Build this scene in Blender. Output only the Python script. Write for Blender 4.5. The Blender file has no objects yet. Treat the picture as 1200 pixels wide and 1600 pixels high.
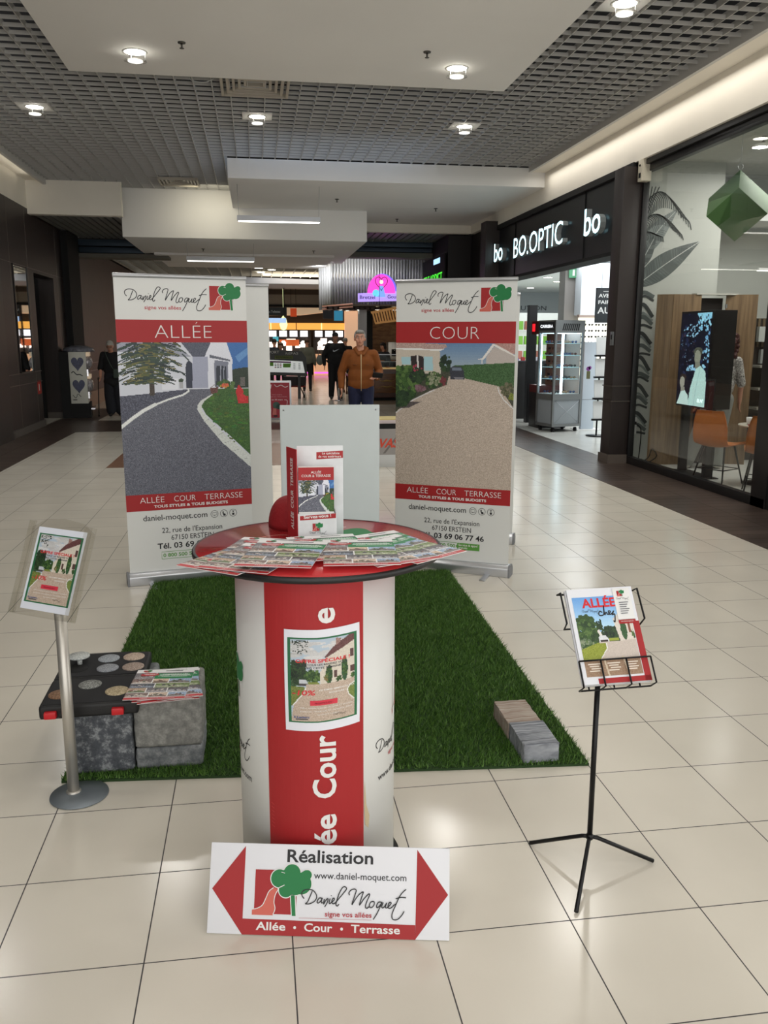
import bpy, bmesh, math, random
import numpy as np
from mathutils import Vector, Matrix
random.seed(7); rng = np.random.default_rng(7)
S = bpy.context.scene
COL = S.collection
PI = math.pi

# ------------------------------------------------------------------ camera
cam_d = bpy.data.cameras.new('camera'); cam = bpy.data.objects.new('camera', cam_d); COL.objects.link(cam)
S.camera = cam
YAW, PITCH, ROLL, FPX, EYE = .149096, .201494, .003273, 1326.94, 1.6505
cy, sy, cp, sp = math.cos(YAW), math.sin(YAW), math.cos(PITCH), math.sin(PITCH)
F = Vector((sy*cp, cy*cp, -sp)); Rt = Vector((cy, -sy, 0)); U = Rt.cross(F)
cr, sr = math.cos(ROLL), math.sin(ROLL)
Xa = Rt*cr + U*sr; Ya = -Rt*sr + U*cr
m = Matrix((Xa, Ya, -F)).transposed().to_4x4(); m.translation = (0, 0, EYE)
cam.matrix_world = m
cam_d.sensor_fit = 'VERTICAL'; cam_d.sensor_height = 36; cam_d.lens = FPX/1600*36
cam_d.clip_start = .05; cam_d.clip_end = 200

# ------------------------------------------------------------------ exposure, world, light
S.view_settings.view_transform = 'Standard'; S.view_settings.look = 'None'
S.view_settings.gamma = 1; S.view_settings.use_curve_mapping = False
S.view_settings.exposure = 0.20
W = bpy.data.worlds.new('world'); S.world = W; W.use_nodes = True
W.node_tree.nodes['Background'].inputs[0].default_value = (1, .985, .955, 1)
W.node_tree.nodes['Background'].inputs[1].default_value = 1.75

def area(name, loc, size, power, color=(1, .97, .92), rot=(0, 0, 0), sizey=None, shape=None, spread=None):
    d = bpy.data.lights.new(name, 'AREA'); d.energy = power; d.color = color
    d.shape = shape or ('RECTANGLE' if sizey else 'DISK'); d.size = size
    if sizey: d.size_y = sizey
    if spread: d.spread = spread
    o = bpy.data.objects.new(name, d); COL.objects.link(o); o.location = loc; o.rotation_euler = rot
    return o

# the mall's ceiling wells and shop ceilings (large soft lights under the ceiling they belong to)
DOWNLIGHTS = [(-1.07, 9.2, 4.36, 'p'), (2.12, 9.2, 4.36, 'p'), (-2.6, 11.75, 4.43, 'l'), (.11, 11.78, 4.43, 'l'), (2.85, 11.85, 4.43, 'l'),
              (3.17, 7.5, 4.43, 'l')]
for i, (x, y) in enumerate([(-2.6, 7.4), (-1.07, 5.4), (2.12, 5.4), (-2.6, 3.2), (3.17, 3.2), (.5, 2.6), (-1.5, .4), (2.2, .4), (.4, -1.8)]):
    area('mall_downlight_light', (x, y, 4.28), .25, 9)
for x, y, z, k in DOWNLIGHTS:
    area('mall_downlight_light', (x, y, z-.12), .2, 20)
area('window_room_light', (6.6, 9.3, 3.80), 1.6, 75, (1, .97, .92), sizey=2.2)
area('optician_light', (7.2, 14.6, 3.15), 2.5, 150, (.93, .97, 1), sizey=5)
area('optician_light', (8.2, 21, 3.15), 3, 220, (.93, .97, 1), sizey=6)
area('court_light', (2.5, 33, 4.2), 4, 420, (1, .86, .68), sizey=6)
area('court_light', (1.0, 24.5, 4.2), 2.5, 60, (1, .92, .82), sizey=3)
area('kiosk_wash', (2.5, 22.5, 3.78), 1.6, 22, (1, .97, .92), sizey=.2, rot=(math.radians(40), 0, 0))
area('kiosk_wash', (1.6, 22.9, 3.4), .3, 6, (1, 1, 1), rot=(math.radians(70), 0, math.radians(-40)))
area('cove_and_fill_light', (-3.83, 9.3, 4.30), .12, 4, (1, .93, .78), sizey=14, rot=(PI, 0, 0))
area('cove_and_fill_light', (4.70, 8.6, 4.30), .12, 24, (1, .95, .86), sizey=11.2)  # fill added under the right soffit to brighten the fascia, no cove here
area('beam_spot', (-.8, 16.7, 4.30), .8, 6, (1, .93, .72), sizey=.25, rot=(math.radians(35), 0, 0))
area('skylight_light', (1.2, 13.6, 4.95), 3.2, 16, (.6, .75, 1), sizey=2.6)

ORD = ['first', 'second', 'third', 'fourth', 'fifth', 'sixth', 'seventh', 'eighth', 'ninth', 'tenth', 'eleventh', 'twelfth', 'thirteenth', 'fourteenth', 'fifteenth', 'sixteenth']
# ------------------------------------------------------------------ materials
def lin(c):
    return tuple(((x/255)/12.92 if x/255 <= .04045 else ((x/255+.055)/1.055)**2.4) for x in c)
def mat(name, rgb, rough=.6, metal=0, noise=0, nscale=8, bump=0, bscale=40, emit=0, coat=0, alpha=1, trans=0, vec='Object', stretch=None, detail=4):
    mt = bpy.data.materials.new(name); mt.use_nodes = True
    nt = mt.node_tree; b = nt.nodes['Principled BSDF']; c = lin(rgb)
    b.inputs['Base Color'].default_value = (*c, 1); b.inputs['Roughness'].default_value = rough
    b.inputs['Metallic'].default_value = metal
    if coat: b.inputs['Coat Weight'].default_value = coat; b.inputs['Coat Roughness'].default_value = .08
    if trans: b.inputs['Transmission Weight'].default_value = trans
    if alpha < 1: b.inputs['Alpha'].default_value = alpha
    if emit:
        b.inputs['Emission Color'].default_value = (*c, 1); b.inputs['Emission Strength'].default_value = emit
    tc = nt.nodes.new('ShaderNodeTexCoord'); src = tc.outputs[vec]
    if stretch:
        mp = nt.nodes.new('ShaderNodeMapping'); mp.inputs['Scale'].default_value = stretch
        nt.links.new(src, mp.inputs[0]); src = mp.outputs[0]
    if noise:
        n = nt.nodes.new('ShaderNodeTexNoise'); n.inputs['Scale'].default_value = nscale; n.inputs['Detail'].default_value = detail
        nt.links.new(src, n.inputs['Vector'])
        r = nt.nodes.new('ShaderNodeValToRGB')
        r.color_ramp.elements[0].position = .3; r.color_ramp.elements[1].position = .7
        r.color_ramp.elements[0].color = (*[max(0, v*(1-noise)) for v in c], 1)
        r.color_ramp.elements[1].color = (*[min(1, v*(1+noise)) for v in c], 1)
        nt.links.new(n.outputs[0], r.inputs[0]); nt.links.new(r.outputs[0], b.inputs['Base Color'])
    if bump:
        n2 = nt.nodes.new('ShaderNodeTexNoise'); n2.inputs['Scale'].default_value = bscale
        nt.links.new(src, n2.inputs['Vector'])
        bp = nt.nodes.new('ShaderNodeBump'); bp.inputs['Strength'].default_value = bump; bp.inputs['Distance'].default_value = .01
        nt.links.new(n2.outputs[0], bp.inputs['Height']); nt.links.new(bp.outputs[0], b.inputs['Normal'])
    return mt
_mc = {}
def flat(rgb, rough=.55, emit=0):
    k = (tuple(rgb), rough, emit)
    if k not in _mc: _mc[k] = mat('print_%d_%d_%d' % tuple(rgb), rgb, rough, emit=emit)
    return _mc[k]
def speckle(name, base, dark, light, scale, rough=.7, bump=.3):
    mt = bpy.data.materials.new(name); mt.use_nodes = True; nt = mt.node_tree; b = nt.nodes['Principled BSDF']
    tc = nt.nodes.new('ShaderNodeTexCoord')
    n = nt.nodes.new('ShaderNodeTexNoise'); n.inputs['Scale'].default_value = scale; n.inputs['Detail'].default_value = 8; n.inputs['Roughness'].default_value = .75
    nt.links.new(tc.outputs['Object'], n.inputs['Vector'])
    r = nt.nodes.new('ShaderNodeValToRGB'); e = r.color_ramp.elements
    e[0].position = .36; e[0].color = (*lin(dark), 1); e[1].position = .66; e[1].color = (*lin(light), 1)
    k = e.new(.5); k.color = (*lin(base), 1)
    nt.links.new(n.outputs[0], r.inputs[0]); nt.links.new(r.outputs[0], b.inputs['Base Color'])
    b.inputs['Roughness'].default_value = rough
    bp = nt.nodes.new('ShaderNodeBump'); bp.inputs['Strength'].default_value = bump; bp.inputs['Distance'].default_value = .004
    nt.links.new(n.outputs[0], bp.inputs['Height']); nt.links.new(bp.outputs[0], b.inputs['Normal'])
    return mt
def colattr_mat(name, rough=.5, emit=0):
    mt = bpy.data.materials.new(name); mt.use_nodes = True; nt = mt.node_tree; b = nt.nodes['Principled BSDF']
    a = nt.nodes.new('ShaderNodeVertexColor'); a.layer_name = 'Col'
    nt.links.new(a.outputs[0], b.inputs['Base Color']); b.inputs['Roughness'].default_value = rough
    if emit:
        nt.links.new(a.outputs[0], b.inputs['Emission Color']); b.inputs['Emission Strength'].default_value = emit
    return mt

def tile_mat(name, base, grout, size, ox, oy, gw, rough, var=.05, mott=.05):
    mt = bpy.data.materials.new(name); mt.use_nodes = True; nt = mt.node_tree; b = nt.nodes['Principled BSDF']
    L = nt.links.new; N = nt.nodes.new
    tc = N('ShaderNodeTexCoord'); sx = N('ShaderNodeSeparateXYZ'); L(tc.outputs['Object'], sx.inputs[0])
    def M(op, a, bb=None, c=None):
        q = N('ShaderNodeMath'); q.operation = op
        for i, v in enumerate((a, bb, c)):
            if v is None: continue
            if isinstance(v, (int, float)): q.inputs[i].default_value = v
            else: L(v, q.inputs[i])
        return q.outputs[0]
    d = []; idx = []
    for ax, off in ((0, ox), (1, oy)):
        t = M('DIVIDE', M('SUBTRACT', sx.outputs[ax], off), size[ax])
        idx.append(M('FLOOR', t))
        fr = M('FRACT', t); d.append(M('MULTIPLY', M('MINIMUM', fr, M('SUBTRACT', 1, fr)), size[ax]))
    g = M('LESS_THAN', M('MINIMUM', d[0], d[1]), gw)
    cb = N('ShaderNodeCombineXYZ'); L(idx[0], cb.inputs[0]); L(idx[1], cb.inputs[1])
    wn = N('ShaderNodeTexWhiteNoise'); L(cb.outputs[0], wn.inputs[0])
    no = N('ShaderNodeTexNoise'); no.inputs['Scale'].default_value = 2.2; no.inputs['Detail'].default_value = 5; L(tc.outputs['Object'], no.inputs['Vector'])
    v = M('ADD', M('MULTIPLY', M('SUBTRACT', wn.outputs[0], .5), var*2), M('MULTIPLY', M('SUBTRACT', no.outputs[0], .5), mott*4))
    v = M('ADD', v, 1)
    hs = N('ShaderNodeHueSaturation'); hs.inputs['Color'].default_value = (*lin(base), 1); L(v, hs.inputs['Value'])
    mx = N('ShaderNodeMix'); mx.data_type = 'RGBA'; L(g, mx.inputs[0]); L(hs.outputs[0], mx.inputs[6]); mx.inputs[7].default_value = (*lin(grout), 1)
    L(mx.outputs[2], b.inputs['Base Color'])
    L(M('ADD', M('MULTIPLY', g, .5), M('ADD', rough, M('MULTIPLY', no.outputs[0], .10))), b.inputs['Roughness'])
    bp = N('ShaderNodeBump'); bp.inputs['Strength'].default_value = .25; bp.inputs['Distance'].default_value = .002
    L(M('SUBTRACT', M('MULTIPLY', no.outputs[0], .3), g), bp.inputs['Height']); L(bp.outputs[0], b.inputs['Normal'])
    return mt
def wood_mat(name, c1, c2, scale=(1, 12, 1), rough=.5, s=3):
    mt = bpy.data.materials.new(name); mt.use_nodes = True; nt = mt.node_tree; b = nt.nodes['Principled BSDF']
    tc = nt.nodes.new('ShaderNodeTexCoord'); mp = nt.nodes.new('ShaderNodeMapping'); mp.inputs['Scale'].default_value = scale
    nt.links.new(tc.outputs['Object'], mp.inputs[0])
    n = nt.nodes.new('ShaderNodeTexNoise'); n.inputs['Scale'].default_value = s; n.inputs['Detail'].default_value = 6
    nt.links.new(mp.outputs[0], n.inputs['Vector'])
    r = nt.nodes.new('ShaderNodeValToRGB'); r.color_ramp.elements[0].position = .32; r.color_ramp.elements[1].position = .68
    r.color_ramp.elements[0].color = (*lin(c1), 1); r.color_ramp.elements[1].color = (*lin(c2), 1)
    nt.links.new(n.outputs[0], r.inputs[0]); nt.links.new(r.outputs[0], b.inputs['Base Color']); b.inputs['Roughness'].default_value = rough
    return mt

M_cream = mat('cream_plaster', (242, 236, 224), .75, noise=.03, nscale=1.5)
M_white_ceiling = mat('ceiling_plaster', (243, 241, 238), .8, noise=.02, nscale=1)
M_lattice = mat('lattice_metal', (186, 184, 180), .5)
M_latframe = mat('lattice_frame', (206, 204, 200), .5)
M_plenum = mat('plenum_dark', (30, 30, 34), .9)
M_darkwood = wood_mat('dark_panel', (35, 27, 26), (45, 36, 34), (6, 6, .6), .45)
M_black = mat('black_paint', (14, 13, 14), .4)
M_blackmetal = mat('black_metal', (20, 20, 22), .35, .5)
M_dim = mat('dim_black', (8, 8, 9), .8)
M_white = mat('white_plastic', (225, 226, 224), .45)
M_alu = mat('aluminium', (190, 192, 196), .3, .85)
M_steel = mat('brushed_steel', (196, 192, 184), .38, .75, noise=.1, nscale=30, stretch=(1, 1, .1))
M_red = mat('brand_red', (176, 32, 32), .5)
M_chrome = mat('chrome', (200, 200, 205), .15, 1)
M_skin = mat('skin', (196, 142, 118), .55, noise=.05, nscale=20)
M_skin2 = mat('skin_pale', (205, 160, 138), .55)

# ------------------------------------------------------------------ mesh helpers
class MB:
    """collects faces for one mesh object; materials by slot"""
    def __init__(s): s.v = []; s.f = []; s.mi = []; s.sm = []; s.mats = []; s.cur = 0
    def use(s, m):
        if m not in s.mats: s.mats.append(m)
        s.cur = s.mats.index(m); return s
    def add(s, vs, fs, smooth=False):
        o = len(s.v); s.v += [tuple(x) for x in vs]
        for f in fs: s.f.append(tuple(o+i for i in f)); s.mi.append(s.cur); s.sm.append(smooth)
        return s
    def box(s, x0, x1, y0, y1, z0, z1, M=None):
        vs = [Vector(p) for p in ((x0,y0,z0),(x1,y0,z0),(x1,y1,z0),(x0,y1,z0),(x0,y0,z1),(x1,y0,z1),(x1,y1,z1),(x0,y1,z1))]
        if M: vs = [M @ v for v in vs]
        return s.add(vs, [(0,3,2,1),(4,5,6,7),(0,1,5,4),(1,2,6,5),(2,3,7,6),(3,0,4,7)])
    def prism(s, pts, z0, z1, M=None, axis='z'):
        n = len(pts)
        def P(p, z):
            q = {'z': (p[0], p[1], z), 'y': (p[0], z, p[1]), 'x': (z, p[0], p[1])}[axis]
            return M @ Vector(q) if M else Vector(q)
        vs = [P(p, z0) for p in pts] + [P(p, z1) for p in pts]
        return s.add(vs, [tuple(range(n-1, -1, -1)), tuple(range(n, 2*n))] + [(i, (i+1) % n, n+(i+1) % n, n+i) for i in range(n)])
    def tube(s, path, r, n=10, closed=False, caps=True):
        path = [Vector(p) for p in path]; k = len(path); rs = r if isinstance(r, (list, tuple)) else [r]*k
        rings = []; up = None
        for i, p in enumerate(path):
            a = path[i-1] if (i > 0 or closed) else p; b = path[(i+1) % k] if (i < k-1 or closed) else p
            t = (b-a).normalized() if (b-a).length > 1e-9 else Vector((0, 0, 1))
            if up is None:
                up = Vector((0, 0, 1)) if abs(t.z) < .9 else Vector((1, 0, 0))
            x = t.cross(up)
            if x.length < 1e-6: x = t.cross(Vector((0, 1, 0)))
            x.normalize(); y = x.cross(t).normalized(); up = y
            rings.append([p + (x*math.cos(2*PI*j/n) + y*math.sin(2*PI*j/n))*rs[i] for j in range(n)])
        vs = [q for ring in rings for q in ring]; fs = []
        for i in range(k if closed else k-1):
            for j in range(n):
                a = i*n+j; b = i*n+(j+1) % n; c = ((i+1) % k)*n+(j+1) % n; d = ((i+1) % k)*n+j
                fs.append((a, b, c, d))
        s.add(vs, fs, True)
        if caps and not closed:
            o = len(s.v)-len(vs)
            s.f.append(tuple(o+j for j in range(n-1, -1, -1))); s.mi.append(s.cur); s.sm.append(False)
            s.f.append(tuple(o+(k-1)*n+j for j in range(n))); s.mi.append(s.cur); s.sm.append(False)
        return s
    def lathe(s, prof, n=32, c=(0, 0, 0), caps=True, M=None):
        vs = []; k = len(prof)
        for r, z in prof:
            for j in range(n):
                a = 2*PI*j/n; v = Vector((c[0]+r*math.cos(a), c[1]+r*math.sin(a), c[2]+z))
                vs.append(M @ v if M else v)
        fs = [(i*n+j, i*n+(j+1) % n, (i+1)*n+(j+1) % n, (i+1)*n+j) for i in range(k-1) for j in range(n)]
        s.add(vs, fs, True); o = len(s.v)-len(vs)
        if caps:
            if prof[0][0] > 1e-5: s.f.append(tuple(o+j for j in range(n-1, -1, -1))); s.mi.append(s.cur); s.sm.append(False)
            if prof[-1][0] > 1e-5: s.f.append(tuple(o+(k-1)*n+j for j in range(n))); s.mi.append(s.cur); s.sm.append(False)
        return s
    def ball(s, c, r, M=None, nu=16, nv=10):
        rx, ry, rz = r if isinstance(r, (tuple, list)) else (r, r, r); vs = []; fs = []
        for i in range(nv+1):
            t = PI*i/nv
            for j in range(nu):
                a = 2*PI*j/nu; v = Vector((rx*math.sin(t)*math.cos(a), ry*math.sin(t)*math.sin(a), -rz*math.cos(t)))
                if M: v = M @ v
                vs.append(v+Vector(c))
        for i in range(nv):
            for j in range(nu): fs.append((i*nu+j, i*nu+(j+1) % nu, (i+1)*nu+(j+1) % nu, (i+1)*nu+j))
        return s.add(vs, fs, True)
    def build(s, name, material=None, parent=None, bevel=0, bseg=2, loc=None, rot=None):
        me = bpy.data.meshes.new(name); me.from_pydata(s.v, [], s.f); me.update()
        ms = s.mats or [material]
        for m_ in ms: me.materials.append(m_)
        if s.mats: me.polygons.foreach_set('material_index', s.mi)
        me.polygons.foreach_set('use_smooth', s.sm)
        o = bpy.data.objects.new(name, me); COL.objects.link(o)
        if bevel:
            bm = bmesh.new(); bm.from_mesh(me)
            bmesh.ops.remove_doubles(bm, verts=bm.verts, dist=1e-6)
            ed = [e for e in bm.edges if len(e.link_faces) == 2 and e.calc_face_angle(0) > .6]
            bmesh.ops.bevel(bm, geom=ed, offset=bevel, segments=bseg, affect='EDGES', profile=.6, clamp_overlap=True)
            for f_ in bm.faces: f_.smooth = True
            bm.to_mesh(me); bm.free(); me.set_sharp_from_angle(angle=.7)
        if parent: o.parent = parent
        if loc: o.location = loc
        if rot: o.rotation_euler = rot
        return o

def tag(o, label, cat, group=None, kind=None):
    if label: o['label'] = label
    if cat: o['category'] = cat
    if group: o['group'] = group
    if kind: o['kind'] = kind
    return o
def thing(name, label, cat, loc=(0, 0, 0), rz=0, group=None, rot=None):
    o = bpy.data.objects.new(name, None); COL.objects.link(o); o.empty_display_size = .1
    o.location = loc; o.rotation_euler = rot or (0, 0, rz)
    return tag(o, label, cat, group)
def struct(o): o['kind'] = 'structure'; return o
def copy_tree(o, parent=None):
    c = o.copy(); COL.objects.link(c)
    if parent: c.parent = parent
    for ch in list(o.children): copy_tree(ch, c)
    return c

# ---- flat printed artwork: coloured polygons and lettering laid on a surface
_tc = {}
def text_geo(s, bold=0, shear=0, spacing=1.0):
    k = (s, bold, shear, spacing)
    if k in _tc: return _tc[k]
    c = bpy.data.curves.new('t', 'FONT'); c.body = s; c.size = 1; c.offset = bold; c.shear = shear; c.space_character = spacing; c.resolution_u = 3
    o = bpy.data.objects.new('t', c); COL.objects.link(o)
    dg = bpy.context.evaluated_depsgraph_get(); me = bpy.data.meshes.new_from_object(o.evaluated_get(dg))
    v = np.array([(p.co.x, p.co.y) for p in me.vertices]) if len(me.vertices) else np.zeros((0, 2)); f = [tuple(p.vertices) for p in me.polygons]
    bpy.data.objects.remove(o); bpy.data.curves.remove(c); bpy.data.meshes.remove(me)
    _tc[k] = (v, f); return _tc[k]
def smooth_path(pts, n=6):
    p = [np.array(q, float) for q in pts]; p = [2*p[0]-p[1]] + p + [2*p[-1]-p[-2]]; out = []
    for i in range(1, len(p)-2):
        for t in np.linspace(0, 1, n, endpoint=False):
            a, b, c, d = p[i-1:i+3]
            out.append(.5*((2*b)+(-a+c)*t+(2*a-5*b+4*c-d)*t*t+(-a+3*b-3*c+d)*t**3))
    out.append(p[-2]); return out
class Print:
    STEP = .00035
    def __init__(s, mapf): s.mb = MB(); s.mapf = mapf; s.layer = 1
    def up(s): s.layer += 1; return s
    def _put(s, pts, faces, m, layer=None):
        s.mb.use(m); d = (s.layer if layer is None else layer)*s.STEP
        s.mb.add([s.mapf(p[0], p[1], d) for p in pts], faces)
    def poly(s, pts, m): s._put(pts, [tuple(range(len(pts)))], m)
    def rect(s, x0, y0, x1, y1, m, nx=1, ny=1):
        pts = [(x0+(x1-x0)*i/nx, y0+(y1-y0)*j/ny) for j in range(ny+1) for i in range(nx+1)]
        s._put(pts, [(j*(nx+1)+i, j*(nx+1)+i+1, (j+1)*(nx+1)+i+1, (j+1)*(nx+1)+i) for j in range(ny) for i in range(nx)], m)
    def circle(s, x, y, r, m, n=20, ry=None):
        s.poly([(x+r*math.cos(2*PI*i/n), y+(ry or r)*math.sin(2*PI*i/n)) for i in range(n)], m)
    def text(s, txt, x, y, size, m, bold=0, shear=0, spacing=1.0, align='l', width=None, rot=0, sy=1):
        v, f = text_geo(txt, bold, shear, spacing)
        if not len(v): return
        v = v.copy(); x0, x1 = v[:, 0].min(), v[:, 0].max(); v[:, 0] -= x0; w = x1-x0
        sx = size
        if width: sx = width/w
        v[:, 0] *= sx; v[:, 1] *= size*sy; w *= sx
        if align == 'c': v[:, 0] -= w/2
        if align == 'r': v[:, 0] -= w
        c_, s_ = math.cos(rot), math.sin(rot)
        pts = [(x+a*c_-b*s_, y+a*s_+b*c_) for a, b in v]
        s._put(pts, f, m)
    def stroke(s, pts, w, m, smooth=True):
        p = smooth_path(pts) if smooth else [np.array(q, float) for q in pts]
        L = []; Rr = []
        for i, q in enumerate(p):
            t = p[min(i+1, len(p)-1)]-p[max(i-1, 0)]; l = np.linalg.norm(t); t = t/l if l > 1e-9 else np.array([1., 0])
            n_ = np.array([-t[1], t[0]])*w/2; L.append(q+n_); Rr.append(q-n_)
        k = len(p); s._put(L+Rr, [(i, k+i, k+i+1, i+1) for i in range(k-1)], m)
    def build(s, name, parent=None): return s.mb.build(name, parent=parent)
SCRIPT = [
 [(402,265),(388,247),(387,225),(404,211),(430,207),(460,215),(480,236),(485,260),(470,283),(440,297),(411,298)],
 [(455,219),(442,250),(427,283),(411,298)],
 [(521,263),(505,262),(493,275),(490,290),(500,292),(515,279),(524,262),(518,280),(520,293),(529,288)],
 [(537,268),(533,300),(545,280),(558,266),(562,272),(556,292),(547,308),(540,318)],
 [(576,265),(569,290),(575,297),(584,290),(600,278),(604,266),(596,264),(588,278),(590,294),(600,298),(613,290),(640,260),(670,225),(684,205),(672,193),(655,200),(635,235),(622,275),(615,303),(625,312),(636,300)],
 [(582,250),(584,246)],
 [(705,246),(700,232),(712,215),(735,208),(748,216),(742,240),(730,276),(722,305),(745,270),(770,240),(795,226),(790,245),(780,275),(772,308),(800,270),(830,240),(838,246),(822,282),(812,315),(820,328),(836,318)],
 [(862,285),(846,290),(838,308),(842,322),(855,322),(868,308),(870,290),(860,285)],
 [(916,290),(900,290),(888,305),(886,322),(896,322),(910,308),(922,289),(908,322),(888,362),(865,398)],
 [(930,292),(920,315),(925,326),(938,318),(952,296),(944,320),(953,326),(975,308),(982,295),(972,292),(962,308),(964,326),(978,328),(1003,308)],
 [(1003,308),(1016,300)],
 [(1080,212),(1060,228),(1036,258),(1012,310),(990,360),(990,390),(1005,400),(1030,395),(1055,370),(1068,348)],
 [(1012,270),(1045,262),(1080,264)]]
INK = flat((28, 28, 32)); RED = flat((160, 26, 30)); GRN = flat((20, 118, 62)); PWHITE = flat((226, 226, 224)); SALM = flat((202, 98, 84)); TXTRED = flat((176, 44, 54))
def script_logo(P, x, y, w, tagline=True, line=False, ink=None):
    for st in SCRIPT:
        P.stroke([(x+(a-385)/705*w, y-(b-.034*(a-385)-300)/705*w) for a, b in st], w*.0095, ink or INK)
    if tagline: P.text('signe vos allées', x+w*.225, y-w*.10, w*.062, TXTRED, bold=.012, width=w*.44)
    if line: P.rect(x-w*.02, y-w*.122, x+w*.665, y-w*.1195, TXTRED)
def tree_logo(P, x, y, w):
    k = w/280.
    def q(a, b): return (x+(a-65)*k, y+(355-b)*k)
    P.poly([q(65, 355), q(345, 355), q(345, 80), q(65, 80)], RED); P.up()
    P.poly([q(*p) for p in ((52, 362), (52, 328), (88, 320), (120, 300), (140, 260), (160, 215), (185, 190), (222, 200), (203, 235), (196, 280), (205, 320), (192, 362))], SALM); P.up()
    P.stroke([q(*p) for p in ((52, 328), (88, 320), (120, 300), (140, 260), (160, 215), (190, 190))], 5*k, PWHITE)
    P.stroke([q(*p) for p in ((222, 200), (203, 235), (196, 280), (205, 320), (192, 358))], 5*k, PWHITE)
    P.poly([q(300, 225), q(336, 215), q(350, 362), q(312, 362)], PWHITE); P.up()
    P.poly([q(305, 225), q(331, 215), q(343, 362), q(318, 362)], GRN)
    cs = ((310, 97, 56), (228, 132, 57), (375, 162, 66), (410, 106, 32), (272, 203, 46), (310, 150, 78), (335, 190, 44))
    def outline(ex):
        pts = []
        for i in range(72):
            th = 2*PI*i/72; dx, dy = math.cos(th), math.sin(th); best = 0
            for a, b, r in cs:
                ox, oy = 310-a, 150-b; bq = ox*dx+oy*dy; dd = bq*bq-(ox*ox+oy*oy-(r+ex)**2)
                if dd > 0: best = max(best, -bq+math.sqrt(dd))
            pts.append(q(310+dx*best, 150+dy*best))
        c0 = q(310, 150); return c0, pts
    for ex, m_ in ((6, PWHITE), (0, GRN)):
        c0, pts = outline(ex); P._put([c0]+pts, [(0, i+1, (i+1) % 72+1) for i in range(72)], m_)
        P.up()
    P.stroke([q(238, 92), q(262, 98)], 4*k, PWHITE); P.up(); P.stroke([q(262, 172), q(225, 190)], 5*k, PWHITE)

# ---- painted pictures (for the printed photographs): numpy raster baked into face colours
class Img:
    def __init__(s, w, h, bg=(255, 255, 255)):
        s.w, s.h = w, h; s.a = np.ones((h, w, 3))*np.array(bg, float)
        s.X, s.Y = np.meshgrid((np.arange(w)+.5)/w, (np.arange(h)+.5)/h)   # y downwards, 0..1
    def mask_poly(s, pts):
        ins = np.zeros((s.h, s.w), bool); n = len(pts)
        for i in range(n):
            x1, y1 = pts[i]; x2, y2 = pts[(i+1) % n]
            if abs(y1-y2) < 1e-12: continue
            c = ((y1 > s.Y) != (y2 > s.Y)) & (s.X < (x2-x1)*(s.Y-y1)/(y2-y1)+x1); ins ^= c
        return ins
    def fill(s, mk, col, noise=0):
        c = np.array(col, float); n = rng.normal(0, 1, (s.h, s.w, 1))*noise if noise else 0
        s.a = np.where(mk[..., None], c+n, s.a)
    def poly(s, pts, col, noise=0): s.fill(s.mask_poly(pts), col, noise)
    def rect(s, x0, y0, x1, y1, col, noise=0): s.fill((s.X >= x0) & (s.X < x1) & (s.Y >= y0) & (s.Y < y1), col, noise)
    def ell(s, x, y, rx, ry, col, noise=0): s.fill(((s.X-x)/rx)**2+((s.Y-y)/ry)**2 < 1, col, noise)
    def line(s, pts, w, col):
        for (x1, y1), (x2, y2) in zip(pts[:-1], pts[1:]):
            dx, dy = x2-x1, y2-y1; L2 = dx*dx+dy*dy+1e-12
            t = np.clip(((s.X-x1)*dx+(s.Y-y1)*dy)/L2, 0, 1)
            asp = s.h/s.w
            s.fill((s.X-x1-t*dx)**2+((s.Y-y1-t*dy)*asp)**2 < (w/2)**2, col)
    def blobs(s, x, y, rx, ry, n, r, cols, noise=6):
        for _ in range(n):
            t = rng.random()*2*PI; q = math.sqrt(rng.random()); c = cols[rng.integers(len(cols))]
            rr = r*(.5+rng.random()); s.ell(x+rx*q*math.cos(t), y+ry*q*math.sin(t), rr, rr*s.w/s.h, c, noise)
    def grain(s, y0, amt):
        n = rng.normal(0, 1, (s.h, s.w, 1))*amt; s.a = np.where((s.Y > y0)[..., None], s.a+n, s.a)
    def mesh(s, name, mapf, material, parent=None, u0=0, v0=0, du=1, dv=1, d=.0004):
        """u0,v0 = lower left in surface units"""
        w, h = s.w, s.h
        us = u0+du*np.arange(w+1)/w; vs = v0+dv*(1-np.arange(h+1)/h)
        verts = [mapf(u, v, d) for v in vs for u in us]
        idx = np.arange((w+1)*(h+1)).reshape(h+1, w+1)
        f = np.stack([idx[1:, :-1], idx[1:, 1:], idx[:-1, 1:], idx[:-1, :-1]], -1).reshape(-1, 4)
        me = bpy.data.meshes.new(name); me.from_pydata(verts, [], f.tolist()); me.update()
        c = np.clip(s.a/255, 0, 1); c = np.where(c <= .04045, c/12.92, ((c+.055)/1.055)**2.4).reshape(-1, 3)
        c4 = np.ones((len(c), 4)); c4[:, :3] = c
        at = me.color_attributes.new('Col', 'FLOAT_COLOR', 'CORNER'); at.data.foreach_set('color', np.repeat(c4, 4, 0).ravel())
        me.materials.append(material); o = bpy.data.objects.new(name, me); COL.objects.link(o)
        if parent: o.parent = parent
        return o
M_photo = colattr_mat('photo_print', .45)

def leafy(im, x, y, rx, ry, n, r, dark=False):
    cols = [(34, 62, 28), (58, 88, 40), (84, 112, 56), (46, 74, 34)] if not dark else [(22, 40, 26), (34, 56, 32), (46, 70, 38)]
    im.blobs(x, y, rx, ry, n, r, cols)

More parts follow.
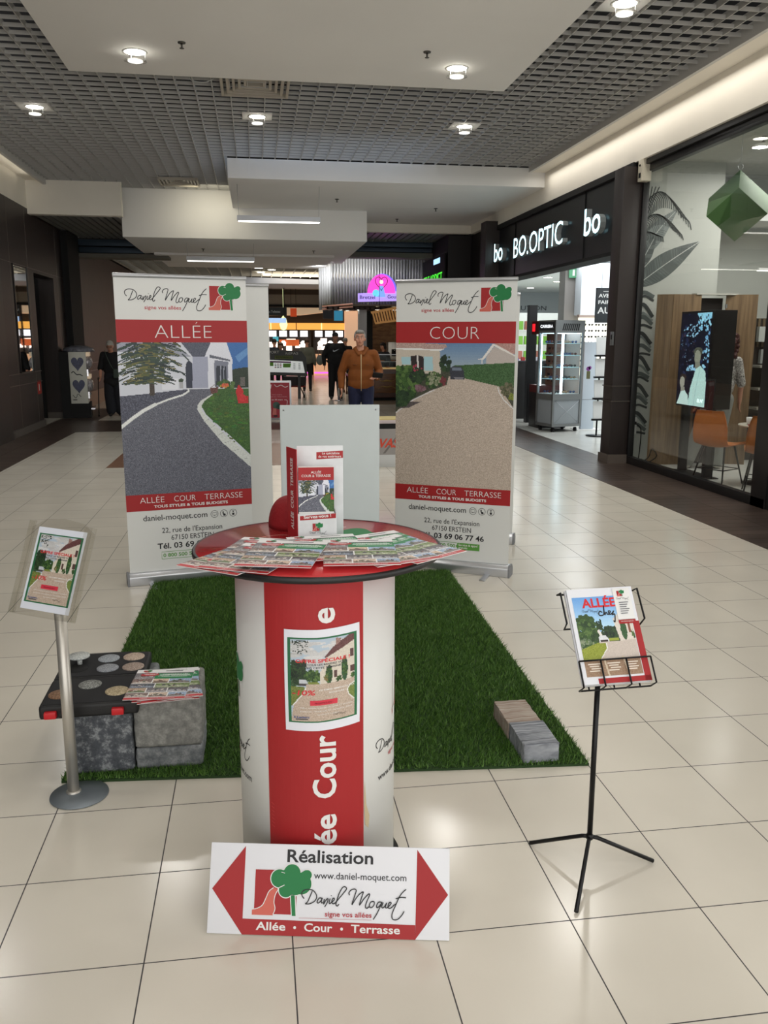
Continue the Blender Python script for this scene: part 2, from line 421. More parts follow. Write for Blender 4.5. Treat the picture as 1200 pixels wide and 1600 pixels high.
def picture_allee(w, h):
    im = Img(w, h, (205, 208, 218))
    def N(x, y): return ((x-(18+(y-35)*.064))/(1087-(y-35)*.022), (y-35)/1255)
    P = lambda pts, c, n=0: im.poly([N(*p) for p in pts], c, n)
    P([(10, 20), (440, 20), (620, 150), (470, 150), (300, 110), (10, 110)], (150, 153, 168), 5)
    P([(525, 20), (800, 20), (740, 150), (635, 150)], (78, 82, 98), 9)
    P([(635, 150), (770, 150), (775, 412), (635, 412)], (158, 162, 182), 2)
    P([(920, 20), (1130, 20), (1130, 262), (975, 262), (970, 175)], (52, 104, 168), 3)
    P([(1000, 150), (1130, 60), (1130, 120), (1030, 200)], (92, 140, 192), 4)
    P([(790, 30), (920, 30), (975, 175), (980, 410), (770, 410), (765, 150), (738, 150)], (218, 220, 230), 2)
    P([(780, 135), (955, 178), (955, 192), (780, 160)], (95, 98, 112))
    P([(820, 180), (940, 195), (940, 400), (826, 405)], (120, 124, 140)); P([(838, 225), (925, 232), (925, 388), (838, 392)], (40, 46, 60))
    P([(872, 228), (880, 228), (880, 390), (872, 390)], (150, 154, 168)); P([(900, 230), (906, 230), (906, 390), (900, 390)], (150, 154, 168))
    P([(978, 258), (1050, 246), (1130, 240), (1130, 415), (978, 415)], (30, 46, 30), 8)
    P([(1045, 325), (1085, 325), (1090, 400), (1045, 400)], (96, 92, 88), 10)
    im.ell(*N(608, 230), .026, .036, (42, 48, 66)); P([(578, 230), (636, 230), (638, 410), (582, 410)], (42, 48, 66), 3)
    P([(385, 330), (520, 330), (520, 420), (385, 420)], (222, 224, 232)); im.ell(*N(546, 348), .024, .014, (44, 62, 40), 8)
    P([(525, 360), (568, 360), (560, 412), (532, 412)], (168, 168, 172)); P([(560, 340), (580, 340), (585, 410), (560, 410)], (205, 208, 218))
    leafy(im, *N(920, 385), .07, .025, 60, .012); im.blobs(*N(915, 392), .04, .01, 30, .008, [(190, 150, 40), (200, 90, 60)])
    # gravel bed, asphalt, lawn
    P([(20, 470), (200, 455), (600, 418), (600, 450), (300, 540), (60, 700), (20, 720)], (74, 76, 92), 16)
    P([(600, 418), (790, 418), (800, 470), (700, 540), (690, 600), (760, 700), (900, 850), (1160, 1100), (1160, 1330), (90, 1330), (50, 735), (150, 640), (320, 530), (480, 480), (600, 445)], (96, 98, 110), 13)
    P([(800, 420), (1130, 418), (1160, 1010), (940, 800), (760, 640), (712, 560), (740, 520), (820, 460)], (56, 92, 36), 11)
    for _ in range(130):
        x, y = rng.random()*360+760, rng.random()*430+450
        if x > 760+max(0, (y-600))*.75: im.ell(*N(x, y), .02*rng.random()+.005, .006, (44+rng.integers(40), 78+rng.integers(44), 28+rng.integers(20)), 5)
    kw = (226, 228, 226)
    for t in np.linspace(0, 1, 20):
        pass
    im.line([N(*p) for p in ((602, 418), (604, 436), (560, 465), (440, 500), (320, 545), (240, 590))], .014, kw)
    im.line([N(*p) for p in ((330, 540), (240, 585), (160, 640), (60, 718))], .026, kw)
    P([(815, 465), (740, 520), (715, 558), (720, 600), (770, 665), (940, 830), (1165, 1015), (1165, 1115), (900, 880), (740, 690), (680, 590), (680, 555), (710, 515), (790, 470)], (208, 212, 208), 3)
    for a, b in (((750, 690), (790, 665)), ((800, 745), (840, 720)), ((855, 815), (905, 790)), ((915, 880), (965, 868)), ((980, 955), (1050, 940)), ((1060, 1030), (1120, 1022))): im.line([N(*a), N(*b)], .003, (150, 155, 150))
    # basket and toy
    P([(785, 412), (858, 405), (850, 455), (795, 460)], (96, 58, 52), 12); im.line([N(788, 412), N(822, 386), N(856, 408)], .004, (80, 60, 50))
    im.ell(*N(1042, 450), .03, .035, (186, 30, 34), 6); im.ell(*N(1035, 415), .012, .02, (186, 30, 34)); P([(1018, 480), (1120, 485), (1120, 545), (1030, 545)], (186, 30, 34), 8)
    im.ell(*N(1068, 500), .03, .025, (196, 40, 44), 8)
    # the fir with yellow-green fans
    P([(268, 200), (318, 200), (325, 465), (285, 468)], (60, 50, 42), 12)
    for _ in range(430):
        t = rng.random(); yy = 40+t*330; sp_ = 230-t*40; xx = 270+rng.normal()*sp_*.5; L = 40+rng.random()*60
        sl = (xx-280)/sp_*28+rng.normal()*6; c = [(30, 50, 50), (42, 64, 48), (84, 90, 46), (24, 38, 42), (36, 56, 54), (60, 78, 62), (112, 106, 56)][rng.integers(7)]
        im.line([N(xx-L/2, yy-sl/2), N(xx+L/2, yy+sl/2)], .009, c)
    im.grain(.4, 6)
    return im

def picture_cour(w, h):
    im = Img(w, h, (112, 142, 176))
    def N(x, y): return ((x-(130-(y-630)*.04))/960, (y-630)/1155)
    P = lambda pts, c, n=0: im.poly([N(*p) for p in pts], c, n)
    for i, y in enumerate(range(620, 840, 20)): P([(80, y), (1120, y), (1120, y+21), (80, y+21)], (96+i*6, 130+i*4, 170+i*1), 2)
    P([(60, 830), (1120, 830), (1120, 1790), (60, 1790)], (64, 66, 52), 9)
    P([(120, 675), (490, 675), (495, 870), (110, 870)], (196, 186, 172), 3)
    P([(110, 620), (540, 640), (552, 662), (500, 682), (110, 672)], (176, 150, 142), 14)
    P([(110, 672), (530, 676), (500, 690), (110, 682)], (226, 226, 224))
    P([(172, 742), (248, 742), (248, 800), (172, 800)], (164, 200, 208)); P([(358, 738), (432, 738), (432, 850), (358, 850)], (164, 200, 208))
    P([(250, 735), (300, 728), (300, 830), (250, 830)], (42, 34, 34)); P([(314, 728), (356, 738), (356, 850), (314, 850)], (42, 34, 34)); P([(300, 728), (314, 728), (314, 850), (300, 850)], (210, 208, 204))
    P([(920, 625), (1110, 625), (1110, 720), (1040, 700), (940, 640)], (178, 140, 132), 10); P([(915, 632), (940, 640), (1100, 725), (1100, 740), (925, 652), (840, 758), (790, 755), (830, 745)], (226, 222, 216))
    P([(925, 655), (1100, 735), (1100, 800), (862, 800), (862, 735)], (186, 176, 170), 3)
    P([(825, 758), (832, 758), (832, 790), (825, 790)], (210, 208, 204))
    leafy(im, *N(540, 790), .045, .055, 60, .012, True)
    P([(600, 805), (1110, 775), (1110, 962), (940, 962), (690, 915), (600, 860)], (58, 92, 50), 13)
    P([(560, 890), (690, 905), (960, 962), (1080, 1140), (1100, 1790), (60, 1790), (95, 1200), (200, 1110), (400, 1010), (540, 960)], (186, 171, 157), 10)
    P([(570, 830), (590, 812), (660, 812), (684, 850), (686, 915), (572, 915)], (52, 54, 64), 4); P([(590, 820), (660, 820), (668, 845), (585, 845)], (110, 122, 138)); P([(600, 895), (680, 895), (676, 912), (610, 914)], (120, 120, 126))
    im.line([N(950, 970), N(960, 1010), N(1000, 1070), N(1075, 1140)], .008, (216, 216, 216)); im.line([N(110, 1195), N(260, 1085), N(440, 1000)], .009, (208, 206, 206))
    P([(200, 1100), (330, 1098), (220, 1150), (140, 1160)], (84, 76, 76), 6)
    leafy(im, *N(190, 950), .12, .12, 260, .016); leafy(im, *N(300, 890), .06, .05, 90, .012, True); leafy(im, *N(435, 920), .07, .055, 110, .011)
    im.blobs(*N(440, 915), .055, .045, 50, .008, [(150, 152, 128), (120, 128, 98)]); im.blobs(*N(320, 990), .05, .02, 40, .010, [(110, 78, 84), (130, 100, 110)])
    im.blobs(*N(515, 930), .02, .03, 26, .008, [(110, 50, 56)]); im.blobs(*N(300, 830), .04, .02, 16, .006, [(160, 60, 80)]); leafy(im, *N(170, 1080), .07, .05, 80, .014, True)
    im.blobs(*N(1025, 985), .05, .04, 80, .011, [(110, 104, 84), (88, 90, 60), (70, 76, 50)]); im.blobs(*N(1060, 1040), .02, .02, 24, .008, [(120, 130, 50)])
    im.grain(.3, 7)
    return im

def picture_offer(w, h):     # stone house, yew trees, gravel drive (used on the two offer sheets); fills the green frame
    im = Img(w, h, (172, 188, 202))
    def N(x, y): return ((x-110)/945, (y-185)/1165)
    P = lambda pts, c, n=0: im.poly([N(*p) for p in pts], c, n)
    for _ in range(60): im.ell(rng.random(), rng.random()*.35, .1+.1*rng.random(), .02, (178+rng.integers(30),)*3, 3)
    P([(120, 470), (330, 620), (360, 800), (110, 860)], (58, 84, 54), 10); leafy(im, *N(200, 640), .12, .14, 130, .022, True); leafy(im, *N(430, 700), .13, .07, 120, .02)
    leafy(im, *N(300, 560), .04, .08, 40, .015, True)
    P([(540, 640), (600, 560), (620, 440), (1055, 250), (1055, 830), (540, 840)], (206, 198, 184), 5)
    P([(600, 440), (770, 280), (1055, 150), (1055, 270), (620, 452)], (98, 62, 62), 7); P([(770, 195), (850, 210), (840, 260), (770, 300)], (150, 120, 112), 8)
    for x0, y0, x1, y1 in ((985, 390, 1040, 500), (745, 640, 780, 745), (990, 620, 1050, 710)): P([(x0, y0), (x1, y0), (x1, y1), (x0, y1)], (86, 60, 58), 4)
    for cx, t in ((668, 560), (900, 470)):
        im.ell(*N(cx, (t+800)/2+10), .052, .115 if t > 500 else .15, (46, 82, 52), 8); leafy(im, *N(cx, (t+800)/2), .045, .1, 60, .012)
    leafy(im, *N(815, 780), .035, .04, 30, .012); leafy(im, *N(1030, 760), .03, .03, 24, .012); im.blobs(*N(620, 740), .03, .04, 24, .01, [(96, 110, 60), (120, 100, 60)])
    P([(240, 740), (330, 740), (362, 800), (362, 835), (232, 835)], (190, 194, 200), 4); P([(236, 800), (360, 805), (360, 832), (236, 830)], (70, 66, 70))
    P([(360, 780), (530, 785), (530, 812), (365, 812)], (120, 130, 62), 6)
    P([(340, 815), (1055, 805), (1055, 1360), (100, 1360), (150, 1100), (290, 960), (330, 870)], (184, 166, 150), 6)
    P([(100, 840), (300, 850), (330, 870), (280, 960), (150, 1110), (100, 1140)], (110, 122, 60), 9); im.line([N(330, 868), N(270, 970), N(140, 1115)], .018, (220, 220, 216))
    P([(1060, 870), (980, 900), (945, 950), (970, 1030), (1060, 1110)], (112, 128, 64), 7); im.line([N(1055, 868), N(975, 900), N(940, 955), N(968, 1035), N(1060, 1120)], .016, (220, 220, 216))
    for _ in range(60): im.ell(*N(130+rng.random()*240, 200+rng.random()**2*190), .012, .007, (52, 62, 54), 6)
    im.grain(.55, 6)
    return im

def picture_cover(w, h):     # blue sky, hedges, drive: brochure on the wire stand
    im = Img(w, h, (150, 190, 228))
    for i in range(20): im.rect(0, i*.02, 1, i*.02+.021, (104+i*4, 160+i*3, 222+i), 2)
    im.rect(0, .46, .72, .60, (52, 74, 40), 8); leafy(im, .16, .40, .22, .16, 170, .03); leafy(im, .10, .58, .16, .14, 120, .03); im.blobs(.1, .60, .16, .08, 50, .02, [(128, 140, 112), (90, 110, 80)])
    leafy(im, .58, .46, .16, .06, 110, .022, True); leafy(im, .40, .36, .05, .07, 40, .014, True)
    im.poly([(.66, .30), (1, .10), (1, .58), (.72, .58)], (214, 206, 196), 5); im.ell(.82, .44, .055, .13, (52, 88, 50), 8); im.rect(.91, .36, .95, .48, (130, 78, 60)); leafy(im, .98, .5, .03, .06, 20, .012)
    im.poly([(.34, .44), (.38, .42), (.42, .50), (.38, .52)], (220, 216, 210)); im.poly([(.34, .52), (.38, .50), (.47, .50), (.52, .55), (.52, .58), (.34, .58)], (214, 216, 220), 4); im.rect(.36, .56, .5, .585, (60, 50, 48))
    im.rect(.52, .54, .7, .57, (150, 160, 60))
    im.poly([(.34, .58), (1, .575), (1, .80), (.26, .80)], (196, 184, 174), 4)
    im.poly([(0, .66), (.3, .59), (.46, .60), (.45, .66), (.30, .80), (0, .92)], (138, 148, 48), 9); im.line([(.46, .6), (.46, .66), (.28, .82)], .014, (226, 226, 220))
    im.rect(0, .80, 1, 1, (150, 122, 98), 7); im.line([(.36, .78), (.40, 1)], .03, (200, 184, 160)); im.line([(.70, .78), (.76, 1)], .03, (200, 184, 160))
    return im

def picture_small_house(w, h):
    a = picture_allee(w*2, h*2); im = Img(w, h)
    im.a = a.a[::2, ::2][:h, :w]; return im

def picture_leaflet(w=44, h=62):
    im = Img(w, h, (232, 232, 232))
    n_unused = 0
    cols = [((150, 160, 172), (110, 104, 108)), ((176, 150, 130), (96, 110, 70)), ((120, 150, 190), (92, 90, 96)), ((198, 180, 160), (80, 100, 60)), ((90, 110, 70), (150, 140, 130)), ((150, 170, 196), (170, 120, 100)), ((110, 100, 104), (190, 186, 180)), ((86, 104, 140), (140, 118, 96)), ((196, 188, 180), (70, 84, 60))]
    k = 0
    rows = [(.12, .33), (.33, .48), (.48, .63), (.63, .78), (.78, .93)]
    tone = [((112, 108, 112), (150, 146, 148)), ((206, 184, 164), (126, 108, 92)), ((120, 140, 86), (170, 176, 150)), ((96, 92, 98), (178, 180, 186)), ((156, 178, 206), (120, 112, 108)), ((186, 160, 138), (100, 116, 74)), ((132, 110, 104), (190, 178, 170)), ((84, 88, 96), (140, 150, 166))]
    for j, (y0, y1) in enumerate(rows):
        edges = [(0, .36, 1), (0, .34, .62, 1), (0, .42, 1), (0, .3, .66, 1), (0, .38, .7, 1)][j]
        for x0, x1 in zip(edges[:-1], edges[1:]):
            a_, b_ = tone[k % 8]; k += 3
            im.rect(x0+.006, y0+.004, x1-.006, y1-.004, a_, 16); im.poly([(x0+.012, y1-.009), (x0+.012, y0*.4+y1*.6), ((x0+x1)/2, y0*.6+y1*.4), (x1-.012, y0*.3+y1*.7), (x1-.012, y1-.009)], b_, 18)
            im.blobs((x0+x1)/2, (y0+y1)/2, (x1-x0)*.3, .03, 8, .022, [(60, 78, 48), (206, 196, 186), (120, 76, 66), (70, 70, 80)], 10)
    im.rect(.36, .15, 1, .33, (24, 132, 76)); im.ell(.25, .18, .16, .05, (186, 34, 44))
    im.rect(.42, .19, .94, .215, (210, 232, 218)); im.rect(.46, .245, .9, .265, (200, 228, 210)); im.rect(.16, .165, .34, .19, (240, 220, 220))
    im.rect(0, .93, 1, 1, (190, 40, 46)); im.rect(.3, .955, .7, .97, (226, 150, 150))
    im.rect(0, 0, 1, .12, (236, 236, 236)); im.rect(.12, .03, .2, .085, (176, 34, 36)); im.ell(.215, .045, .045, .03, (20, 118, 62)); im.rect(.5, .04, .8, .07, (120, 120, 124))
    return im

# =================================================================== SETTING
M_tile = tile_mat('cream_tile', (214, 208, 195), (60, 58, 58), (.4, .4), -.3388, .0701, .0019, .15, .02, .035)
M_shoptile = tile_mat('shop_tile', (214, 214, 208), (150, 150, 148), (.6, .6), 0, 0, .002, .16, .02, .02)
M_plank = tile_mat('plank_floor', (72, 60, 54), (46, 38, 34), (.9, .15), 0, 0, .002, .28, .22, .10)
M_brown = mat('brown_tile', (128, 96, 78), .3, noise=.08, nscale=4)
s_ = MB().box(-9, 13, -3, 46, -.1, 0).build('floor', M_tile); struct(s_)
s_ = MB().box(4.03, 4.885, -3, 19.4, 0, .003).box(4.885, 4.97, -3, 10.84, 0, .003).build('floor', M_plank); struct(s_)
s_ = MB().box(-4.0, -3.185, -3, 21, 0, .003).box(-3.185, 1.2, 15.75, 17.9, 0, .003).build('floor', M_plank); struct(s_)
s_ = MB().box(-1.94, 2.2, 11.27, 13.65, 0, .0025).build('floor', M_brown); struct(s_)
s_ = MB().box(4.97, 13, 5.9, 10.84, 0, .004).box(4.885, 13, 10.84, 30, 0, .004).build('floor', M_shoptile); struct(s_)
s_ = MB().box(3.0, 5.15, 21.5, 26, 0, .003).build('floor', mat('kiosk_floor', (120, 104, 84), .3, noise=.1, stretch=(1, 8, 1))); struct(s_)

# ceiling void, lattice, panels
s_ = MB().box(-9, 13, -3, 46, 5.2, 5.3).build('ceiling', M_plenum); struct(s_)
L = MB(); x = -3.6
while x < 4.6: L.box(x-.005, x+.005, -2, 17.5 if x < -.35 else 14.5, 4.43, 4.49); x += .2
y = -1.9
while y < 17.5:
    L.box(-3.64, 4.6 if y < 14.4 else -.35, y-.005, y+.005, 4.431, 4.466); y += .2
struct(L.build('ceiling', M_lattice))
struct(MB().box(-3.70, -3.64, -2, 17.55, 4.35, 4.50).box(4.58, 4.625, -2, 14.45, 4.36, 4.50).build('trim_1', M_latframe))
struct(MB().box(-1.83, 2.83, -2, 9.93, 4.36, 4.43).build('ceiling', M_white_ceiling, bevel=.003))
struct(MB().box(-4.02, -3.70, -3, 16.9, 4.42, 4.52).build('ceiling', M_cream))
struct(MB().box(4.625, 4.86, -3, 19.4, 4.36, 4.46).build('ceiling', M_cream))
# right fascia above the shops
struct(MB().box(4.86, 5.05, -3, 17.5, 3.86, 4.46).build('wall_right', M_cream))
struct(MB().box(4.86, 5.4, 17.5, 19.4, 3.95, 4.46).build('wall_right', M_cream))
# suspended boxes
struct(MB().box(-.35, 4.86, 14.42, 19.4, 4.13, 4.43).build('ceiling', M_white_ceiling, bevel=.004))
struct(MB().box(-2.45, 2.28, 17.6, 22.9, 3.55, 4.45).build('ceiling', M_white_ceiling, bevel=.004))
struct(MB().box(-2.2, 1.9, 20.6, 24.0, 3.5, 3.56).build('trim_2', M_white_ceiling))
struct(MB().box(-4.0, -2.35, 16.9, 17.1, 3.84, 4.46).build('trim_3', M_cream))
struct(MB().box(2.28, 4.86, 19.4, 19.6, 3.96, 4.14).build('trim_4', M_cream))
M_slat = mat('slat_ceiling', (112, 112, 110), .5)
L = MB(); L.box(-4.2, -2.45, 17.1, 20.9, 3.93, 3.98)
x = -4.1
while x < -2.45: L.box(x, x+.10, 17.1, 20.9, 3.86, 3.90); x += .14
x = 2.3
while x < 6: L.box(x, x+.12, 19.6, 21.5, 3.98, 4.02); x += .16
struct(L.build('ceiling', M_slat))
M_shut = mat('shutter_box', (52, 66, 80), .45, .4)
struct(MB().box(-4.0, -2.1, 20.9, 21.3, 3.70, 3.84).box(-4.0, -2.1, 20.95, 21.3, 3.55, 3.68).build('trim_5', M_shut, bevel=.01))
struct(MB().box(-4.0, -1.9, 20.85, 21.4, 3.44, 3.53).build('trim_6', mat('beam_grey', (110, 106, 96), .7)))
struct(MB().box(1.9, 6, 21.5, 21.9, 3.86, 3.98).box(1.9, 6, 21.55, 21.9, 3.74, 3.84).build('trim_7', M_shut, bevel=.01))
struct(MB().box(1.9, 6, 21.45, 21.9, 3.60, 3.72).build('trim_8', mat('beam_grey2', (112, 108, 100), .7)))
# far ceiling: cross grid, hanging blue-white sail, beams
L = MB(); x = -4
while x < 5: L.box(x-.012, x+.012, 21.9, 33, 3.86, 3.90); x += .36
y = 22
while y < 33: L.box(-4, 5, y-.006, y+.006, 3.865, 3.90); y += .5
struct(L.build('ceiling', mat('far_lattice', (176, 172, 160), .6)))
struct(MB().prism([(-1, 3.75), (6, 3.60), (6, 3.52), (-1, 3.52)], 31, 34, axis='y').build('ceiling', mat('sail_white', (190, 198, 214), .6)))
struct(MB().box(-4, 8, 36, 36.4, 3.0, 3.4).build('trim_9', mat('beam_taupe', (146, 132, 118), .7)))
struct(MB().box(-4, 8, 35.9, 36.5, 2.9, 2.99).build('trim_10', M_dim))
struct(MB().box(-4, 9, 33, 36, 3.60, 3.66).build('ceiling', mat('far_grid', (150, 140, 126), .7)))

# left wall
struct(MB().box(-4.3, -4.0, 14.65, 17.0, .12, 3.93).box(-4.3, -4.0, 17.0, 18.6, 2.82, 3.93).box(-4.3, -4.0, 18.6, 19.5, .12, 3.93).build('wall_left', M_darkwood))
struct(MB().box(-4.3, -4.0, -3, 20.9, 3.93, 4.46).build('wall_left', M_cream))
struct(MB().box(-4.32, -3.97, 14.65, 17.0, 0, .12).box(-4.32, -3.97, 18.6, 19.5, 0, .12).build('baseboard_left', mat('stone_plinth', (84, 78, 72), .6)))
struct(MB().box(-4.2, -3.94, -3, 14.65, 0, 3.93).build('wall_left', M_black))
struct(MB().box(-5.4, -5.3, 16.9, 18.8, 0, 3).box(-5.3, -4.3, 16.9, 17.0, 0, 3).box(-5.3, -4.3, 18.6, 18.7, 0, 3).build('wall_left', M_dim))
struct(MB().box(-4.3, -3.86, 19.5, 20.7, 0, 3.93).build('wall_left', M_dim))
struct(MB().box(-4.3, -4.0, 20.7, 30, .1, 3.8).build('wall_left', wood_mat('wall_panel_far', (74, 60, 56), (86, 71, 66), (6, 6, .6), .5)))
struct(MB().box(-4.32, -3.97, 20.7, 30, 0, .35).build('baseboard_left', mat('pink_plinth', (168, 136, 116), .6)))
L = MB()
for z in (1.03, .84): L.box(-4.0, -3.985, 14.65, 17.0, z, z+.012); L.box(-4.0, -3.985, 20.7, 28, z, z+.014)
for z in (2.88,): L.box(-4.0, -3.997, 14.7, 20, z, z+.006)
for yy in (15.45, 16.62, 18.95): L.box(-4.0, -3.997, yy, yy+.008, .1, 3.93)
struct(L.build('trim_11', mat('rail_metal', (120, 112, 104), .35, .7)))
struct(MB().box(-4.0, -3.996, 15.62, 16.48, 1.06, 2.85).build('wall_mirror', mat('mirror', (225, 228, 228), .02, 1)))  # mirror panel on the dark left wall
struct(MB().box(-4.0, -3.985, 15.58, 15.62, 1.03, 2.88).box(-4.0, -3.985, 16.48, 16.52, 1.03, 2.88).build('trim_12', M_blackmetal))
o = MB().box(-3.998, -3.985, 17.0-.33, 17.0-.12, .62, .86).build('wall_sign', flat((176, 44, 34)));
tag(o, 'small red notice plate fixed low on the dark wall beside the doorway', 'sign')
MB().box(-3.985, -3.982, 16.71, 16.75, .68, .80).build('printed_mark', flat((230, 226, 220)), parent=o)

# right pier, header, frame
M_pier = mat('pier_brown', (38, 29, 27), .5)
struct(MB().box(4.70, 4.98, 10.84, 11.14, .12, 3.80).build('wall_right', M_pier, bevel=.004))
struct(MB().box(4.68, 5.0, 10.82, 11.16, 0, .12).build('baseboard_right', mat('stone_plinth2', (92, 82, 74), .6)))
L = MB()
for z in (1.03, .83): L.box(4.685, 4.99, 10.825, 11.15, z, z+.014)
struct(L.build('trim_13', mat('rail_dark', (84, 76, 70), .4, .6)))
struct(MB().box(4.90, 5.2, 11.14, 17.2, 2.82, 3.86).build('wall_right', mat('facade_black', (22, 22, 25), .35)))
struct(MB().box(4.88, 5.22, 11.14, 17.2, 2.78, 2.83).box(4.885, 4.9, 12.62, 12.63, 2.83, 3.86).box(4.885, 4.9, 16.1, 16.11, 2.83, 3.86).build('trim_14', M_dim))
struct(MB().box(4.84, 5.06, 10.9, 17.5, 3.78, 3.865).build('trim_15', M_dim))
struct(MB().box(4.62, 4.95, 17.2, 17.6, 0, 3.95).build('wall_right', M_pier))
struct(MB().box(4.95, 5.15, 17.2, 19.7, 0, 3.95).box(4.42, 5.15, 19.7, 22.5, 0, 3.95).build('wall_right', mat('facade_dark', (26, 20, 22), .5)))
# shop window frame and glass
L = MB(); L.box(4.95, 5.03, 7.62, 10.84, 0, .10).box(4.95, 5.03, 7.62, 10.84, 3.72, 3.86).box(4.95, 5.05, 7.60, 7.86, 0, 3.86).box(4.95, 5.03, 10.80, 10.9, 0, 3.86)
L.box(4.90, 4.95, 7.62, 10.84, 3.80, 3.86)
struct(L.build('window_2', M_black, bevel=.004))
struct(MB().box(4.96, 5.4, 6.0, 7.60, 0, 3.86).build('wall_right', M_black))
def thin_glass(name, tint, rough=0.0, base=.04):
    g_ = bpy.data.materials.new(name); g_.use_nodes = True; nt = g_.node_tree; nt.nodes.clear(); N = nt.nodes.new; L_ = nt.links.new
    out = N('ShaderNodeOutputMaterial'); mx = N('ShaderNodeMixShader'); tr = N('ShaderNodeBsdfTransparent'); gs = N('ShaderNodeBsdfGlossy'); lw = N('ShaderNodeLayerWeight')
    gs.inputs['Roughness'].default_value = rough; tr.inputs[0].default_value = (*tint, 1); lw.inputs[0].default_value = .5
    pw = N('ShaderNodeMath'); pw.operation = 'POWER'; pw.inputs[1].default_value = 5; L_(lw.outputs['Facing'], pw.inputs[0])
    ml = N('ShaderNodeMath'); ml.operation = 'MULTIPLY_ADD'; ml.inputs[1].default_value = 1-base; ml.inputs[2].default_value = base; L_(pw.outputs[0], ml.inputs[0])
    L_(ml.outputs[0], mx.inputs[0]); L_(tr.outputs[0], mx.inputs[1]); L_(gs.outputs[0], mx.inputs[2]); L_(mx.outputs[0], out.inputs[0]); return g_
M_glass = thin_glass('shop_glass', (.95, .965, .955))
struct(MB().box(4.988, 4.994, 7.86, 10.80, .10, 3.72).build('window_2', M_glass))
o = thing('alarm_box', 'small cream alarm box on top of the brown pier by the shop window', 'alarm box', (4.93, 10.72, 3.60))
MB().box(-.08, .05, -.06, .06, 0, .26).build('housing', mat('cream_plastic', (205, 198, 180), .5), parent=o, bevel=.01)
MB().box(-.083, -.078, -.03, .03, .04, .10).build('grille', M_dim, parent=o); MB().ball((-.08, 0, .19), .015).build('lamp', M_dim, parent=o)

# interior of the window room
M_shopwall = mat('shop_wall', (196, 198, 192), .8)
struct(MB().box(5.03, 6.02, 10.92, 11.02, 0, 3.9).box(6.02, 6.12, 10.92, 11.9, 0, 3.9).box(6.02, 9.5, 11.9, 12.0, 0, 3.9).build('wall_back', M_shopwall))
struct(MB().box(9.5, 9.6, 5.9, 12.0, 0, 3.9).build('wall_right', M_shopwall))
struct(MB().box(4.98, 9.6, 5.8, 5.9, 0, 3.9).build('wall_front', M_shopwall))
struct(MB().box(5.05, 9.6, 5.8, 12.0, 3.90, 4.0).build('ceiling', mat('shop_ceiling', (190, 190, 182), .8)))
# optician interior shell
M_optwall = mat('optician_wall', (186, 192, 194), .7)
struct(MB().box(5.2, 12.5, 11.1, 30, 3.22, 3.32).build('ceiling', mat('optician_ceiling', (218, 222, 220), .7)))
struct(MB().box(5.2, 12.6, 29, 29.1, 0, 3.3).box(12.5, 12.6, 11.1, 29, 0, 3.3).build('wall_back', M_optwall))
struct(MB().box(6.12, 12.6, 12.05, 12.15, 0, 3.3).build('wall_back', M_optwall))
struct(MB().box(5.16, 5.22, 17.2, 29, 0, 3.3).build('wall_left', M_optwall))
struct(MB().box(6.35, 6.68, 17.3, 17.65, 0, 3.22).build('wall_back', mat('grey_column', (134, 130, 126), .7)))
struct(MB().box(6.55, 7.15, 16.9, 17.25, 2.13, 3.22).build('wall_back', mat('white_block', (216, 222, 228), .6)))
# far end of the food court
struct(MB().box(-6, 13, 44, 44.2, 0, 5.2).build('wall_back', mat('court_back', (96, 80, 66), .7)))
struct(MB().box(-6.1, -6, 30, 44, 0, 5.2).build('wall_left', M_dim))
struct(MB().box(12.9, 13, 30, 44, 0, 5.2).build('wall_right', M_dim))

# =================================================================== FOREGROUND
def plane_map(off=0): return lambda u, v, d: (u, -(off+d), v)

# ---- artificial grass mat
C4 = [np.array(p) for p in ((-.765, 3.085), (1.262, 2.93), (1.345, 5.80), (-.722, 5.88))]
def bil(a, b): return (C4[0]*(1-a)+C4[1]*a)*(1-b)+(C4[3]*(1-a)+C4[2]*a)*b
g = thing('grass_mat', 'rectangle of dark green artificial grass laid on the cream tiles under the stand', 'grass mat', (0, 0, 0))
mb = MB(); mb.prism([tuple(p) for p in C4], 0.0005, .010)
mb.build('backing', mat('turf_backing', (34, 60, 22), .9), parent=g)
NB = 190000
a = rng.random((NB, 1)); b = rng.random((NB, 1)); base = (C4[0]*(1-a)+C4[1]*a)*(1-b)+(C4[3]*(1-a)+C4[2]*a)*b
ang = rng.random(NB)*2*PI; hh = .014+.014*rng.random(NB); lean = rng.normal(0, .010, (NB, 2))+np.array([.002, -.004]); wd = .0016+.0012*rng.random(NB)
V = np.zeros((NB, 3, 3)); dx = np.stack([np.cos(ang), np.sin(ang)], 1)*wd[:, None]
V[:, 0, :2] = base-dx; V[:, 1, :2] = base+dx; V[:, 2, :2] = base+lean; V[:, :2, 2] = .008; V[:, 2, 2] = .008+hh
me = bpy.data.meshes.new('blades'); me.vertices.add(NB*3); me.vertices.foreach_set('co', V.ravel())
me.loops.add(NB*3); me.loops.foreach_set('vertex_index', np.arange(NB*3)); me.polygons.add(NB)
me.polygons.foreach_set('loop_start', np.arange(NB)*3); me.polygons.foreach_set('loop_total', np.full(NB, 3)); me.update(); me.validate()
c = np.array([(66, 104, 36), (80, 120, 46), (98, 136, 58), (54, 88, 30)])[rng.integers(0, 4, NB)]/255.
c = np.where(c <= .04045, c/12.92, ((c+.055)/1.055)**2.4); c4 = np.ones((NB, 4)); c4[:, :3] = c
at = me.color_attributes.new('Col', 'FLOAT_COLOR', 'CORNER'); at.data.foreach_set('color', np.repeat(c4, 3, 0).ravel())
me.materials.append(colattr_mat('grass_blade', .55)); o = bpy.data.objects.new('grass_blades', me); COL.objects.link(o); o.parent = g; o['kind'] = 'stuff'

